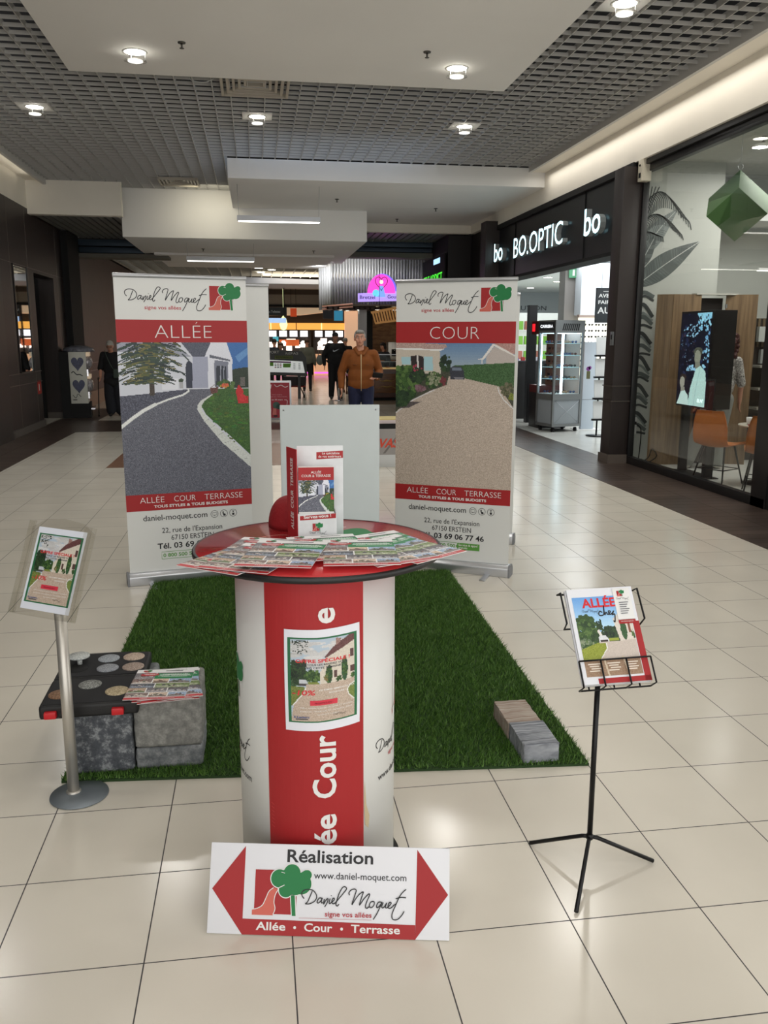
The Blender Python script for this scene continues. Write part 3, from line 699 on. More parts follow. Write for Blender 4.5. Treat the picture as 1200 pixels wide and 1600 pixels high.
# ---- roll-up banners
M_sheet = mat('banner_vinyl', (216, 217, 214), .5)
def rollup(name, label, loc, rz, w=.85, h=2.05, group=None, feet=True):
    t = thing(name, label, 'banner', loc, rz, group)
    prof = [(-.055, 0), (.055, 0), (.058, .05), (.03, .082), (-.03, .085), (-.055, .06)]
    MB().prism(prof, -w/2-.01, w/2+.01, axis='x').build('base', M_alu, parent=t, bevel=.006)
    for sx in (-1, 1):
        MB().box(sx*(w/2-.14)-.02, sx*(w/2-.14)+.02, -.20, -.02, .0, .012).build('foot', M_alu, parent=t, bevel=.004)
        MB().prism(prof, -.006, .006, M=Matrix.Translation((sx*(w/2+.016), 0, 0)) @ Matrix.Diagonal((1, 1.04, 1.03, 1)), axis='x').build('end_cap', flat((120, 122, 126)), parent=t)
    MB().tube([(0, .035, .06), (0, .035, h-.02)], .010).build('pole', M_alu, parent=t)
    mb = MB(); n = 14
    mb.box(-w/2, w/2, -.003, .001, .07, h-.01).build('banner_sheet', M_sheet, parent=t)
    MB().prism([(-.012, h-.022), (.012, h-.022), (.014, h), (-.010, h+.004), (-.016, h-.008)], -w/2-.004, w/2+.004, axis='x').build('top_rail', M_alu, parent=t, bevel=.002)
    return t
def banner_print(t, title, pic, photo_res=(210, 248), tail=True):
    P = Print(lambda u, v, d: (u-.425, -.0035-d, v)); R_ = RED; Wt = flat((228, 222, 220))
    P.rect(0, 1.62, .85, 1.765, R_); P.rect(0, .505, .85, .618, R_)
    script_logo(P, .065, 1.885, .53); tree_logo(P, .605, 1.835, .155)
    P.up()
    P.text(title, .425, 1.648, .124, Wt, bold=-.022, align='c', width=.37 if title == 'ALLÉE' else .35, sy=1)
    for s_, x0, w_ in (('ALLÉE', .09, .16), ('COUR', .315, .145), ('TERRASSE', .52, .265)): P.text(s_, x0, .558, .058, Wt, bold=-.012, width=w_)
    P.text('TOUS STYLES & TOUS BUDGETS', .43, .523, .026, Wt, bold=.03, align='c', width=.50)
    P.build('printed_title', t); P = Print(lambda u, v, d: (u-.425, -.0035-d, v)); P.layer = 2
    K = INK
    P.text('daniel-moquet.com', .105, .435, .056, K, bold=.006, width=.43)
    for i in range(3):
        cx = .585+i*.065; P.stroke([(cx+.025*math.cos(a_), .452+.025*math.sin(a_)) for a_ in np.linspace(0, 2*PI, 17)], .003, K, smooth=False)
    P.stroke([(.571, .462), (.571, .444), (.599, .444), (.599, .462), (.571, .462)], .0025, K, False); P.rect(.580, .438, .590, .441, K)
    P.stroke([(.645, .466), (.645, .450)], .008, K, False); P.poly([(.642, .452), (.660, .450), (.664, .436), (.648, .434)], K)
    P.rect(.708, .436, .723, .452, K); P.stroke([(.706, .466), (.724, .466)], .003, K, False); P.circle(.715, .460, .004, K)
    P.text("22, rue de l'Expansion", .43, .345, .050, K, bold=.004, align='c', width=.41)
    P.text('67150 ERSTEIN', .43, .292, .050, K, bold=.004, align='c', width=.29)
    P.text('Tél. 03 69 06 77 46', .43, .235, .054, K, bold=.022, align='c', width=.48)
    gx = flat((86, 148, 60))
    P.stroke([(.215, .162), (.215, .212), (.47, .212), (.47, .162), (.215, .162)], .003, gx, False); P.text('0 800 500 500', .225, .175, .036, gx, bold=.02, width=.235)
    P.rect(.475, .162, .64, .212, gx); P.poly([(.475, .178), (.463, .187), (.475, .196)], gx); P.up(); P.text('Service & appel', .485, .190, .022, Wt, bold=.01, width=.14); P.text('gratuits', .485, .170, .022, Wt, bold=.01)
    P.build('printed_text', t)
    im = pic(*photo_res)
    im.mesh('printed_photo', lambda u, v, d: (u-.425, -.0035-d, v), M_photo, parent=t, u0=0, v0=.617, du=.85, dv=1.004)
tL = rollup('rollup_banner', 'white and red ALLÉE roll-up banner with a grey driveway curving to a white house', (-.463, 5.86, 0), .224)
banner_print(tL, 'ALLÉE', picture_allee)
tR = rollup('rollup_banner', 'white and red COUR roll-up banner with a beige gravel courtyard and hedge', (1.363, 5.83, 0), -.50)
banner_print(tR, 'COUR', picture_cour)
rollup('rollup_banner', 'roll-up banner showing its blank white back behind the ALLÉE banner', (-.31, 6.62, 0), .12, h=2.05)
rollup('rollup_banner', 'roll-up banner almost hidden behind the COUR banner', (1.66, 6.75, 0), -.42, w=.86, h=2.0)

# ---- plain panel standing behind the table
t = thing('exhibition_board', 'plain pale grey display panel standing on the grass behind the round table', 'panel', (.395, 4.62, .012), -.03)
MB().box(-.27, .27, -.012, .012, .04, 1.285).build('board', mat('panel_grey', (188, 196, 196), .5, noise=.02), parent=t, bevel=.004)
for sx in (-1, 1):
    MB().box(sx*.2-.02, sx*.2+.02, -.18, .18, 0, .04).build('foot', M_alu, parent=t, bevel=.004)
    MB().lathe([(.004, 0), (.005, .002), (0, .003)], 8, (0, 0, 0), M=Matrix.Translation((sx*.25, -.0125, 1.26)) @ Matrix.Rotation(PI/2, 4, 'X')).build('screw', M_alu, parent=t)

# ---- promotional round table
TX, TY = .177, 2.54
t = thing('round_table', 'tall round promotional counter, red top on a white and red cylinder', 'table', (TX, TY, 0))
M_redtop = mat('red_laminate', (196, 48, 52), .22, coat=.5)
MB().lathe([(0, 1.004), (.34, 1.006), (.372, 1.014), (.372, 1.030), (0, 1.030)], 72).build('tabletop', M_redtop, parent=t)
MB().lathe([(.366, 1.013), (.377, 1.013), (.380, 1.016), (.380, 1.027), (.377, 1.0305), (.370, 1.0305), (.370, 1.014), (.366, 1.013)], 72, caps=False).build('rim', M_black, parent=t)
P = Print(lambda u, v, d: (u, v, 1.0302+d)); kx, ky = .11, .05
P.poly([(kx+(.115+.018*math.cos(5*q_))*math.cos(q_), ky+.03+(.115+.018*math.cos(5*q_))*math.sin(q_)) for q_ in np.linspace(0, 2*PI, 60)[:-1]], GRN)
P.up(); P.stroke([(-.09, .06), (-.07, .12), (-.02, .1), (-.05, .19)], .003, flat((220, 190, 180))); P.stroke([(-.2, .1), (-.12, .14), (-.06, .12)], .003, flat((214, 160, 150)))
P.stroke([(kx-.13, ky+.02), (kx-.10, ky+.13), (kx, ky+.18)], .004, PWHITE)
P.build('printed_logo', t)
CXo, CYo, CR = .163-TX, 2.475-TY, .240
MB().lathe([(CR-.003, .012), (CR, .012), (CR, 1.003), (CR-.003, 1.003)], 96, (CXo, CYo, 0)).build('drum', mat('drum_white', (214, 215, 212), .5, noise=.03, nscale=3), parent=t)
MB().lathe([(0, 0), (.262, 0), (.262, .012), (.24, .02), (0, .02)], 64, (CXo, CYo, 0)).build('base', M_black, parent=t)
def cylmap(u, v, d): r = CR+.0006+d; a_ = u/CR; return (CXo+r*math.sin(a_), CYo-r*math.cos(a_), v)
P = Print(cylmap); P.rect(-.168, .014, .124, 1.002, RED, nx=24, ny=1); P.up()
def vtext(s, vend, vstart, ux, size):
    P.text(s, ux, vstart, size, PWHITE, bold=.022, rot=PI/2, width=vend-vstart)
P.build('printed_band', t); P = Print(cylmap); P.layer = 7
vtext('Cour', .548, .352, .034, .092); vtext('Allée', .30, .085, .034, .092); vtext('Terrass', .858, .575, .034, .092); vtext('e', .925, .880, .034, .092)
P.build('printed_lettering', t); P = Print(cylmap)
script_logo(P, -.545, .445, .30, tagline=True); P.text('www.daniel-moquet.com', -.53, .355, .028, INK, bold=.008, width=.285); tree_logo(P, -.44, .60, .12)
P.build('printed_wrap', t); P = Print(cylmap)
script_logo(P, .175, .445, .30, tagline=True); P.text('www.daniel-moquet.com', .185, .355, .028, INK, bold=.008, width=.285); tree_logo(P, .285, .535, .15)
P.build('printed_wrap', t)
# scuffs on the drum
P = Print(cylmap); P.layer = 3
P.poly([(.128, .38), (.134, .30), (.146, .26), (.142, .22), (.130, .235), (.126, .30)], flat((188, 172, 140))); P.build('scuff_mark', t); P = Print(cylmap); P.layer = 3
for i in range(7): P.stroke([(-.160, .25+.012*i), (-.150, .245+.012*i)], .0015, flat((196, 70, 66)), False)
P.build('scuff_mark', t)

# ---- offer sheets
def offer_sheet(w, h, mapf, parent, name='printed_offer', res=(84, 104)):
    im = picture_offer(*res)
    o = im.mesh('printed_photo', mapf, M_photo, parent=parent, u0=w*.085, v0=h*.10, du=w*.83, dv=h*.81, d=.0009)
    P = Print(mapf); G = flat((36, 104, 66))
    P.rect(w*.045, h*.085, w*.955, h*.925, G, nx=12, ny=6); P.layer = 4
    P.text('OFFRE SPÉCIALE !', w*.5, h*.685, h*.045, flat((204, 48, 56)), bold=.03, align='c', width=w*.70)
    P.text('DE TOUS LES RENDEZ VOUS', w*.52, h*.655, h*.026, flat((44, 44, 56)), bold=.02, align='c', width=w*.58)
    P.text('PRIS CETTE SEMAINE', w*.50, h*.625, h*.026, flat((44, 44, 56)), bold=.02, align='c', width=w*.46)
    P.text('-10%', w*.10, h*.365, h*.070, flat((204, 48, 56)), bold=.02, width=w*.30, shear=.12)
    P.text('DE REMISE IMMÉDIATE À LA', w*.45, h*.405, h*.022, PWHITE, bold=.01, width=w*.46); P.text('SIGNATURE !', w*.57, h*.372, h*.022, PWHITE, bold=.01, width=w*.22)
    P.layer = 6; P.rect(w*.33, h*.262, w*.68, h*.312, flat((206, 54, 72)), nx=8); P.up(); P.up()
    P.text('PROFITEZ-EN !', w*.39, h*.277, h*.022, flat((120, 20, 34)), bold=.01, width=w*.23)
    for i, (x0, x1) in enumerate(((.20, .88), (.20, .88), (.42, .70))):
        P.text(('Offre valable à partir du lundi 17 octobre', "jusqu'au vendredi 21 octobre 2025", 'au centre Leclerc')[i], w*x0, h*(.232-.034*i), h*.020, PWHITE, width=w*(x1-x0))
    P.text('E.Leclerc', w*.12, h*.135, h*.028, flat((40, 76, 140)), bold=.02, width=w*.20); P.rect(w*.14, h*.118, w*.30, h*.127, flat((60, 60, 70)))
    script_logo(P, w*.62, h*.145, w*.18, tagline=False)
    P.layer = 1; P.build(name, parent)
sheet = thing('offer_poster', 'offer sheet with a green frame taped to the red front of the round counter', 'poster', (TX, TY, 0))
SW, SH = .215, .300
def wob(u, v, d):
    uu = u-SW/2+.0; a_ = .008+uu/CR*1.0; r = CR+.003+d+.003*math.sin(v/SH*PI); vv = v + .018*max(0, (u/SW-.45))
    return (CXo+r*math.sin(a_), CYo-r*math.cos(a_), .562+vv)
PP = Print(lambda u, v, d: wob(u, v, 0)); PP.rect(0, 0, SW, SH, flat((222, 224, 232)), nx=16, ny=8); PP.build('paper', sheet)
offer_sheet(SW, SH, wob, sheet)

# ---- arrow sign leaning on the counter
t = thing('arrow_sign', 'white direction board with red arrows and Réalisation lettering leaning on the round counter', 'sign', (.158, 2.098, .003), rot=None)
t.rotation_mode = 'QUATERNION'
Mq = Matrix.Rotation(-.19, 4, 'Z') @ Matrix.Rotation(-.40, 4, 'X'); t.rotation_quaternion = Mq.to_quaternion()
SWD, SHT = .684, .243
MB().box(-SWD/2, SWD/2, 0, .005, 0, SHT).build('board', mat('correx_white', (222, 223, 228), .4), parent=t, bevel=.001)
k = .70/1095.; ox_ = 62
def sg(x, y):   # traced from the zoomed sign: left edge 62, right 1157; top edge 63..112, bottom 460..498
    u = (x-62)/1093.; yt = 63+50*u; yb = 460+38*u; return ((u-.5)*SWD, SHT*(1-(y-yt)/(yb-yt)))
P = Print(lambda u, v, d: (u, -d-.0003, v))
P.poly([sg(76, 266), sg(222, 82), sg(222, 466)], RED); P.poly([sg(1149, 308), sg(1008, 114), sg(1002, 493)], RED)
P.poly([sg(222, 398), sg(1002, 432), sg(1002, 493), sg(222, 466)], RED)
P.up()
a0 = sg(415, 152); a1 = sg(808, 165); P.text('Réalisation', a0[0], a0[1]-.002, .048, INK, bold=.018, width=a1[0]-a0[0])
a0 = sg(540, 230); a1 = sg(960, 242); P.text('www.daniel-moquet.com', a0[0], a0[1], .026, INK, bold=.004, width=a1[0]-a0[0])
for s_, x0, x1, yy in (('Allée', 284, 418, 455), ('Cour', 503, 630, 462), ('Terrasse', 714, 934, 472)):
    a0 = sg(x0, yy); a1 = sg(x1, yy); P.text(s_, a0[0], .0135, .030, PWHITE, bold=.018, width=a1[0]-a0[0])
P.circle(sg(460, 0)[0], .022, .004, PWHITE); P.circle(sg(672, 0)[0], .022, .004, PWHITE)
a0 = sg(272, 377); tree_logo(P, a0[0], a0[1], .120)
P.layer += 1
a0 = sg(487, 345); script_logo(P, a0[0], a0[1]+.004, .300, line=True)
P.build('printed_text', t)

# ---- leaflets
LW, LH = .21, .297
def make_leaflet(name, label, group):
    t = thing(name, label, 'leaflet', (0, 0, 0), 0, group)
    MB().box(-LW/2, LW/2, -LH/2, LH/2, 0, .0016).build('paper', flat((226, 220, 218)), parent=t)
    picture_leaflet(54, 76).mesh('printed_cover', lambda u, v, d: (u-LW/2, v-LH/2, .0017+d), M_photo, parent=t, du=LW, dv=LH, d=.0002)
    P = Print(lambda u, v, d: (u-LW/2, v-LH/2, .0022+d)); P.text("DEMANDEZ UN", .10, .238, .013, PWHITE, bold=.01, width=.09); P.text("CONSEIL PERSONNALISÉ", .085, .222, .012, PWHITE, bold=.01, width=.12)
    P.text('ALLÉE • COUR • TERRASSE', .055, .006, .009, PWHITE, width=.12); P.text('OFFRE SPÉCIALE', .03, .244, .010, PWHITE, bold=.01, width=.048)
    tree_logo(P, .03, .268, .018); script_logo(P, .125, .272, .045, False)
    P.build('printed_text', t)
    return t
G_T = 'advertising leaflets fanned out on the red counter top'
lf = [(-.058, 2.392, -37, 'leaflet poking furthest left over the edge of the red counter top'),
      (.000, 2.47, -20, 'leaflet in the left back of the fan on the red counter top'),
      (-.012, 2.375, -26, 'second leaflet from the left along the front of the red counter top'),
      (.395, 2.475, 24, 'leaflet in the right back of the fan on the red counter top'),
      (.425, 2.405, 36, 'leaflet poking furthest right over the edge of the red counter top'),
      (.358, 2.372, 21, 'second leaflet from the right along the front of the red counter top'),
      (.20, 2.43, 6, 'leaflet in the middle back of the fan, half covered, in front of the cardboard dispenser'),
      (.283, 2.350, -4, 'leaflet just right of the centre front of the red counter top'),
      (.066, 2.352, -14, 'fully visible leaflet at the centre front of the fan, left of the middle')]
proto_leaf = None; LEAF = []
for i, (x, y, r, lb) in enumerate(lf):
    if proto_leaf is None: proto_leaf = make_leaflet('leaflet', lb, G_T); o = proto_leaf
    else: o = copy_tree(proto_leaf)
    o.location = (x, y, 1.0316+i*.0026); o.rotation_euler = (0, 0, math.radians(r)); o['label'] = lb
lg = 'advertising leaflets stacked on the tall grey block'
for i in range(7):
    o = copy_tree(proto_leaf); dx_, dy_, r = ((.006, -.004, 6), (.012, .004, 9), (-.004, -.002, 2), (.008, -.006, 11), (.0, .002, -2), (.010, .0, 4), (-.022, -.008, -4))[i]
    o.location = (-.375+dx_, 3.205+dy_, .3175+i*.0022); o.rotation_euler = (0, 0, math.radians(r)); o['group'] = lg
    o.scale = (1.08, .98, 1)
    o['label'] = ('top leaflet of the stack on the light grey block beside the sample case' if i == 6 else 'red-edged leaflet, '+ORD[i]+' from the bottom of the stack on the light grey block')

# ---- cardboard dispenser on the table
t = thing('brochure_dispenser', 'white and red cardboard brochure dispenser standing on the red counter top', 'brochure dispenser', (.179, 2.640, 1.0305), math.radians(-2))
M_card = mat('marbled_card', (212, 214, 216), .5, noise=.06, nscale=25)
MB().box(-.058, .088, .026, .030, 0, .288).build('back_panel', M_card, parent=t, bevel=.001)
MB().prism([(-.0605, -.045), (-.058, -.045), (-.088, .036), (-.0905, .036)], 0, .286).build('side_panel', mat('card_red', (170, 36, 44), .5), parent=t)
MB().box(.060, .0625, -.045, .026, 0, .085).build('side_panel', M_card, parent=t)
MB().box(-.058, .062, -.047, -.045, 0, .085).build('front_pocket', M_card, parent=t)
MB().box(-.058, .062, -.045, .026, 0, .003).build('floor_panel', M_card, parent=t)
P = Print(lambda u, v, d: (-.0907+u*.370-d, .036-u, v)); P.text('ALLÉE  COUR  TERRASSE', .054, .03, .030, PWHITE, bold=.015, rot=PI/2, width=.225); P.build('printed_spine', t)
P = Print(lambda u, v, d: (u-.058, .0258-d, v)); P.poly([(.062, .245), (.062, .268), (.146, .272), (.146, .249)], RED); P.up(); P.text('Le spécialiste', .080, .261, .010, PWHITE, bold=.01, width=.055); P.text('de vos extérieurs', .068, .251, .010, PWHITE, bold=.01, width=.072); P.build('printed_text', t)
P = Print(lambda u, v, d: (u-.058, -.0472-d, v)); P.poly([(.006, .064), (.006, .078), (.118, .085), (.118, .070)], RED); P.up(); P.text('Servez-vous !', .018, .069, .014, PWHITE, bold=.02, width=.085, rot=.06)
tree_logo(P, .045, .030, .024); script_logo(P, .034, .022, .055, False); P.build('printed_label', t)
t2 = thing('brochure', 'brochure with a driveway photo standing in the cardboard dispenser on the red counter', 'brochure', (.179, 2.640, 1.0340), math.radians(-2))
MB().box(-.055, .055, -.040, -.012, 0, .226).build('pages', flat((226, 224, 222)), parent=t2)
P = Print(lambda u, v, d: (u-.055, -.0402-d, v)); P.rect(0, .186, .110, .226, RED); P.up(); P.text('ALLÉE', .055, .207, .011, PWHITE, align='c', width=.032); P.text('COUR & TERRASSE', .055, .196, .011, PWHITE, align='c', width=.09); P.build('printed_title', t2)
im = Img(54, 50); pa = picture_allee(108, 150); im.a = pa.a[0:100:2, 0:108:2]
im.mesh('printed_photo', lambda u, v, d: (u-.055, -.0402-d, v), M_photo, parent=t2, u0=0, v0=.086, du=.110, dv=.100)

# ---- red cap behind the dispenser
t = thing('cap', 'red cloth cap lying on the counter top behind the cardboard dispenser', 'cap', (.122, 2.82, 1.0305), math.radians(20))
M_cap = mat('cap_red', (136, 10, 20), .8, bump=.3, bscale=60)
pr_ = [(.092*math.cos(a_)**.6, .102*math.sin(a_)) for a_ in np.linspace(0, PI/2-.001, 12)]
MB().lathe(pr_, 32).build('crown', M_cap, parent=t); MB().ball((0, 0, .103), .008).build('button', M_cap, parent=t)
mb = MB()
for k_ in range(3):
    a_ = k_*PI/3+.2; mb.tube([(.089*math.cos(q)*math.cos(a_), .089*math.cos(q)*math.sin(a_), (.103)*math.sin(q)) for q in np.linspace(.02, PI-.02, 20)], .0012, 5)
mb.build('seam', mat('cap_seam', (180, 40, 44), .8), parent=t)
mb = MB(); ring = [(.086*math.cos(a_), .086*math.sin(a_)) for a_ in np.linspace(-.9, .9, 12)]; outr = [(.15*math.cos(a_)*.98, .15*math.sin(a_)*.62) for a_ in np.linspace(.9, -.9, 12)]
mb.prism(ring+outr, .003, .007).build('peak', M_cap, parent=t, bevel=.001)

# ---- acrylic poster stand at the left
def frame_matrix(loc, yaw, tilt, roll): return Matrix.Translation(loc) @ Matrix.Rotation(yaw, 4, 'Z') @ Matrix.Rotation(-tilt, 4, 'X') @ Matrix.Rotation(-roll, 4, 'Y')
t = thing('poster_stand', 'steel post stand with a tilted clear acrylic holder, at the left of the grass', 'poster stand', (-.703, 3.0, 0))
MB().lathe([(0, 0), (.098, 0), (.104, .003), (.103, .007), (.03, .011), (0, .011)], 48, (.022, -.012, 0)).build('base_plate', mat('base_grey', (128, 136, 142), .45, .5), parent=t)
MB().tube([(0, 0, .008), (0, 0, .70)], .0205, 20).lathe([(.027, .008), (.027, .014), (.022, .018)], 20).build('post', M_steel, parent=t)
M_ac = thin_glass('acrylic', (.965, .96, .945), .05, .05)
fm = frame_matrix((-.729+.703, 3.053-3.0, .842), -.476, .409, -.036)
h = bpy.data.objects.new('acrylic_holder', None); 
mb = MB(); a_ = .135; bt = -.168; tp = .165
mb.box(-a_, a_, .006, .010, bt, tp-.02, fm)
mb.prism([(-a_, tp-.02), (a_, tp-.02), (a_-.05, tp+.012), (0, tp+.022), (-a_+.05, tp+.012)], .006, .010, fm, axis='y')
for sx in (-1, 1):
    mb.box(sx*a_-.002, sx*a_+.002, -.014, .010, bt, tp, fm); mb.box(min(sx*a_, sx*(a_-.03)), max(sx*a_, sx*(a_-.03)), -.016, -.013, bt, tp, fm)
mb.box(-a_, a_, -.016, .010, bt-.003, bt, fm)
bpy.data.objects.remove(h); mb.build('acrylic_holder', M_ac, parent=t)
mb = MB().box(-.03, .03, .010, .024, -.12, -.04, fm); mb.tube([fm @ Vector((0, .016, -.09)), Vector((0, 0, .68))], .012); mb.build('bracket', M_steel, parent=t)
t3 = thing('offer_poster', 'offer sheet with a green frame in the clear holder of the steel post stand', 'poster', (-.703, 3.0, 0))
PP = Print(lambda u, v, d: tuple(fm @ Vector((u-.105, .0050-d, v-.1485)))); PP.rect(0, 0, .21, .297, flat((218, 222, 232))); PP.build('paper', t3)
offer_sheet(.21, .297, lambda u, v, d: tuple(fm @ Vector((u-.105, .0044-d, v-.1485))), t3)

# ---- brochure stand (wire) at the right
t = thing('brochure_stand', 'black wire brochure stand on a thin tripod at the right of the grass', 'brochure stand', (1.01, 2.31, 0))
MB().tube([(0, 0, .105), (0, .004, .62)], .0085, 14).build('post', M_blackmetal, parent=t)
hub = Vector((.0, 0, .105))
for (lx, ly) in ((.863-1.01, 2.449-2.31), (.888-1.01, 2.095-2.31), (1.224-1.01, 2.297-2.31)):
    d_ = Vector((lx, ly, 0)); MB().tube([hub+d_.normalized()*.004, hub+d_*.12+Vector((0, 0, -.006)), Vector((lx, ly, .007))], .0065, 12).build('leg', M_blackmetal, parent=t)
MB().ball((0, 0, .105), .013).build('hub', M_blackmetal, parent=t)
bm_ = frame_matrix((1.040-1.01, 2.340-2.31, .769), -.03, .635, .03)
mb = MB(); A_, B0 = .112, -.160
def wire(pts, r=.0028): mb.tube([bm_ @ Vector(p) for p in pts], r, 8)
for x in (-A_, -.045, .035, A_): wire([(x, .022, B0-.004), (x, -.024, B0-.004), (x, -.024, -.085)])
wire([(-A_, -.024, -.085), (A_, -.024, -.085)]); wire([(-A_, .022, B0-.004), (A_, .022, B0-.004)])
for sx in (-1, 1):
    wire([(sx*(A_-.02), .022, .14), (sx*(A_+.012), .022, .14), (sx*(A_+.012), -.012, .135), (sx*(A_+.012), -.018, .035), (sx*(A_+.010), .022, .028), (sx*(A_-.02), .022, .028)], .003)
    wire([(sx*.08, .024, B0-.004), (sx*.08, .024, .145)])
wire([(-.08, .024, .145), (.08, .024, .145)]); wire([(-.09, .024, 0), (.09, .024, 0)]); wire([(0, .026, .145), (0, .026, -.16)])
mb.build('wire_rack', M_blackmetal, parent=t)
mb = MB().tube([bm_ @ Vector((0, .026, -.15)), bm_ @ Vector((0, .030, -.08)), Vector((0, .004, .60))], .006); mb.build('bracket', M_blackmetal, parent=t)
BW, BH = .210, .297
for k_ in range(3):
    off = (.014, .004, -.006)[k_]; sl = (.004, -.003, 0)[k_]
    tb = thing('brochure', ('brochure at the back of the wire stand, only its edge showing', 'brochure in the middle of the wire stand pile, only its edge showing', 'front brochure with the ALLÉE chez title and a driveway photo in the wire stand')[k_], 'brochure', (1.01, 2.31, 0), group='brochures in the black wire stand')
    mb = MB(); mb.box(-BW/2+sl, BW/2+sl, off-.008, off, -BH/2-.006, BH/2-.006, bm_); mb.build('pages', flat((222, 224, 230)), parent=tb)
    mb = MB(); mb.box(BW/2+sl, BW/2+sl+.0006, off-.0082, off, -BH/2-.006, BH/2-.06, bm_); mb.build('spine', RED, parent=tb)
    if k_ == 2:
        mp_ = lambda u, v, d: tuple(bm_ @ Vector((u-BW/2, off-.0083-d, v-BH/2-.006)))
        picture_cover(96, 124).mesh('printed_photo', mp_, M_photo, parent=tb, u0=.012, v0=.022, du=.176, dv=.248, d=.0003)
        P = Print(mp_); P.rect(.045, 0, .21, .016, RED); P.rect(.190, 0, .21, .185, RED); P.up(); P.up()
        P.text('ALLÉE', .040, .236, .040, flat((206, 34, 44)), bold=.03, width=.108); P.up()
        P.stroke([(.100, .218), (.092, .222), (.088, .212), (.094, .208), (.104, .213), (.108, .240), (.106, .210), (.112, .218), (.116, .210), (.122, .214), (.126, .220), (.120, .221), (.121, .210), (.130, .213), (.137, .221), (.130, .208), (.138, .210), (.134, .186), (.130, .190)], .0035, INK)
        script_logo(P, .036, .221, .055, False)
        for i, xx in enumerate((.022, .082, .138)):
            for j in range(4): P.rect(xx+.004*j % .01, .058-.007*j, xx+.040-.006*(j % 2), .0615-.007*j, flat((226, 214, 200)))
        P.up(); P.rect(.146, .190, .200, .292, PWHITE); P.rect(.146, .178, .200, .192, RED); P.up(); tree_logo(P, .158, .266, .018); script_logo(P, .152, .256, .042, False)
        for j in range(6): P.rect(.158, .244-.007*j, .188-.004*(j % 3), .2465-.007*j, flat((96, 98, 104)))
        P.text('www.daniel-moquet.com', .152, .183, .006, PWHITE, width=.040)
        P.build('printed_cover', tb)

# ---- stone blocks, sample case, pavers
M_bdark = speckle('tumbled_dark_stone', (78, 82, 88), (56, 60, 66), (160, 164, 166), 26)
M_blight = speckle('tumbled_grey_stone', (128, 128, 124), (104, 104, 102), (156, 156, 150), 30)
M_bmid = speckle('tumbled_mid_stone', (112, 116, 118), (84, 88, 92), (150, 152, 152), 28)
def rough_block(name, label, x0, x1, y0, y1, z0, z1, m, bev=.018, rz=0, cat='stone block'):
    cx, cy_ = (x0+x1)/2, (y0+y1)/2
    o = MB().box(x0-cx, x1-cx, y0-cy_, y1-cy_, 0, z1-z0).build(name, m, bevel=bev, bseg=3); o.location = (cx, cy_, z0); o.rotation_euler = (0, 0, rz)
    bm2 = bmesh.new(); bm2.from_mesh(o.data); bmesh.ops.subdivide_edges(bm2, edges=[e for e in bm2.edges if e.calc_length() > .05], cuts=5, use_grid_fill=True)
    for v in bm2.verts:
        if v.co.z > .004: v.co += Vector(rng.normal(0, .0014, 3))
    bm2.to_mesh(o.data); bm2.free()
    return tag(o, label, cat)
rough_block('stone_block', 'dark grey tumbled stone block under the front of the sample case', -.742, -.500, 3.118, 3.345, .012, .262, M_bdark)
rough_block('stone_block', 'grey stone block under the back of the sample case', -.705, -.448, 3.40, 3.62, .012, .262, M_bmid)
rough_block('stone_block', 'thin grey stone slab at the bottom of the light grey stack', -.494, -.242, 3.128, 3.40, .012, .098, M_bmid, .014)
rough_block('stone_block', 'thick light grey stone block carrying the stack of leaflets', -.496, -.240, 3.122, 3.405, .100, .316, M_blight, .02)
MB_ = None
def streak(name, a_, b_): return wood_mat(name, a_, b_, (3, 40, 6), .8, 2.2)
rough_block('paving_stone', 'streaked grey paving stone lying on the grass, nearer one of two', 1.004, 1.148, 2.962, 3.165, .012, .092, streak('paver_grey', (96, 100, 108), (172, 176, 182)), .004, .0, 'paving stone')
rough_block('paving_stone', 'beige brown paving stone lying on the grass behind the grey one', 1.000, 1.144, 3.170, 3.385, .012, .088, streak('paver_beige', (140, 116, 104), (186, 178, 166)), .004, .0, 'paving stone')
t = thing('sample_case', 'open black plastic case of round gravel samples lying on the dark stone blocks', 'sample case', (-.652, 3.345, .2635), .02)
M_case = mat('case_black', (18, 18, 19), .55, bump=.1, bscale=200); M_foam = mat('case_foam', (34, 34, 36), .9)
for nm, y0, y1, zt in (('tray', -.265, -.004, .052), ('lid', .004, .270, .050)):
    MB().box(-.178, .178, y0, y1, 0, zt).build(nm, M_case, parent=t, bevel=.012, bseg=3)
    MB().box(-.166, .166, y0+.012, y1-.012, zt-.004, zt+.0025).build('foam_insert', M_foam, parent=t, bevel=.002)
MB().tube([(-.10, .268, .030), (-.09, .292, .034), (.09, .292, .034), (.10, .268, .030)], .009, 10).build('handle', M_case, parent=t)
for x in (-.135, .105): MB().box(x-.022, x+.022, -.285, -.262, .008, .034).build('latch', mat('latch_red', (196, 20, 30), .4), parent=t, bevel=.005)
cols = [('gravel_brown', (122, 90, 66), (70, 48, 34), (176, 140, 110), -.118, -.165, .052), ('gravel_grey', (120, 122, 118), (60, 62, 62), (200, 202, 198), -.022, -.085, .052), ('gravel_beige', (176, 160, 128), (120, 104, 76), (222, 210, 180), .090, -.165, .052),
        ('gravel_bluegrey', (140, 144, 150), (90, 94, 102), (190, 194, 200), .020, .085, .050), ('gravel_rose', (160, 142, 130), (110, 92, 84), (206, 190, 176), .122, .085, .050),
        ('gravel_silver', (150, 156, 162), (104, 110, 118), (200, 206, 210), .010, .195, .050), ('gravel_sand', (182, 162, 144), (130, 110, 96), (224, 208, 192), .112, .200, .050)]
for nm, b_, d_, l_, x, y, z in cols:
    MB().lathe([(0, 0), (.044, 0), (.044, .005), (.040, .007), (0, .008)], 28, (x, y, z)).build('sample_disc', speckle(nm, b_, d_, l_, 160), parent=t)
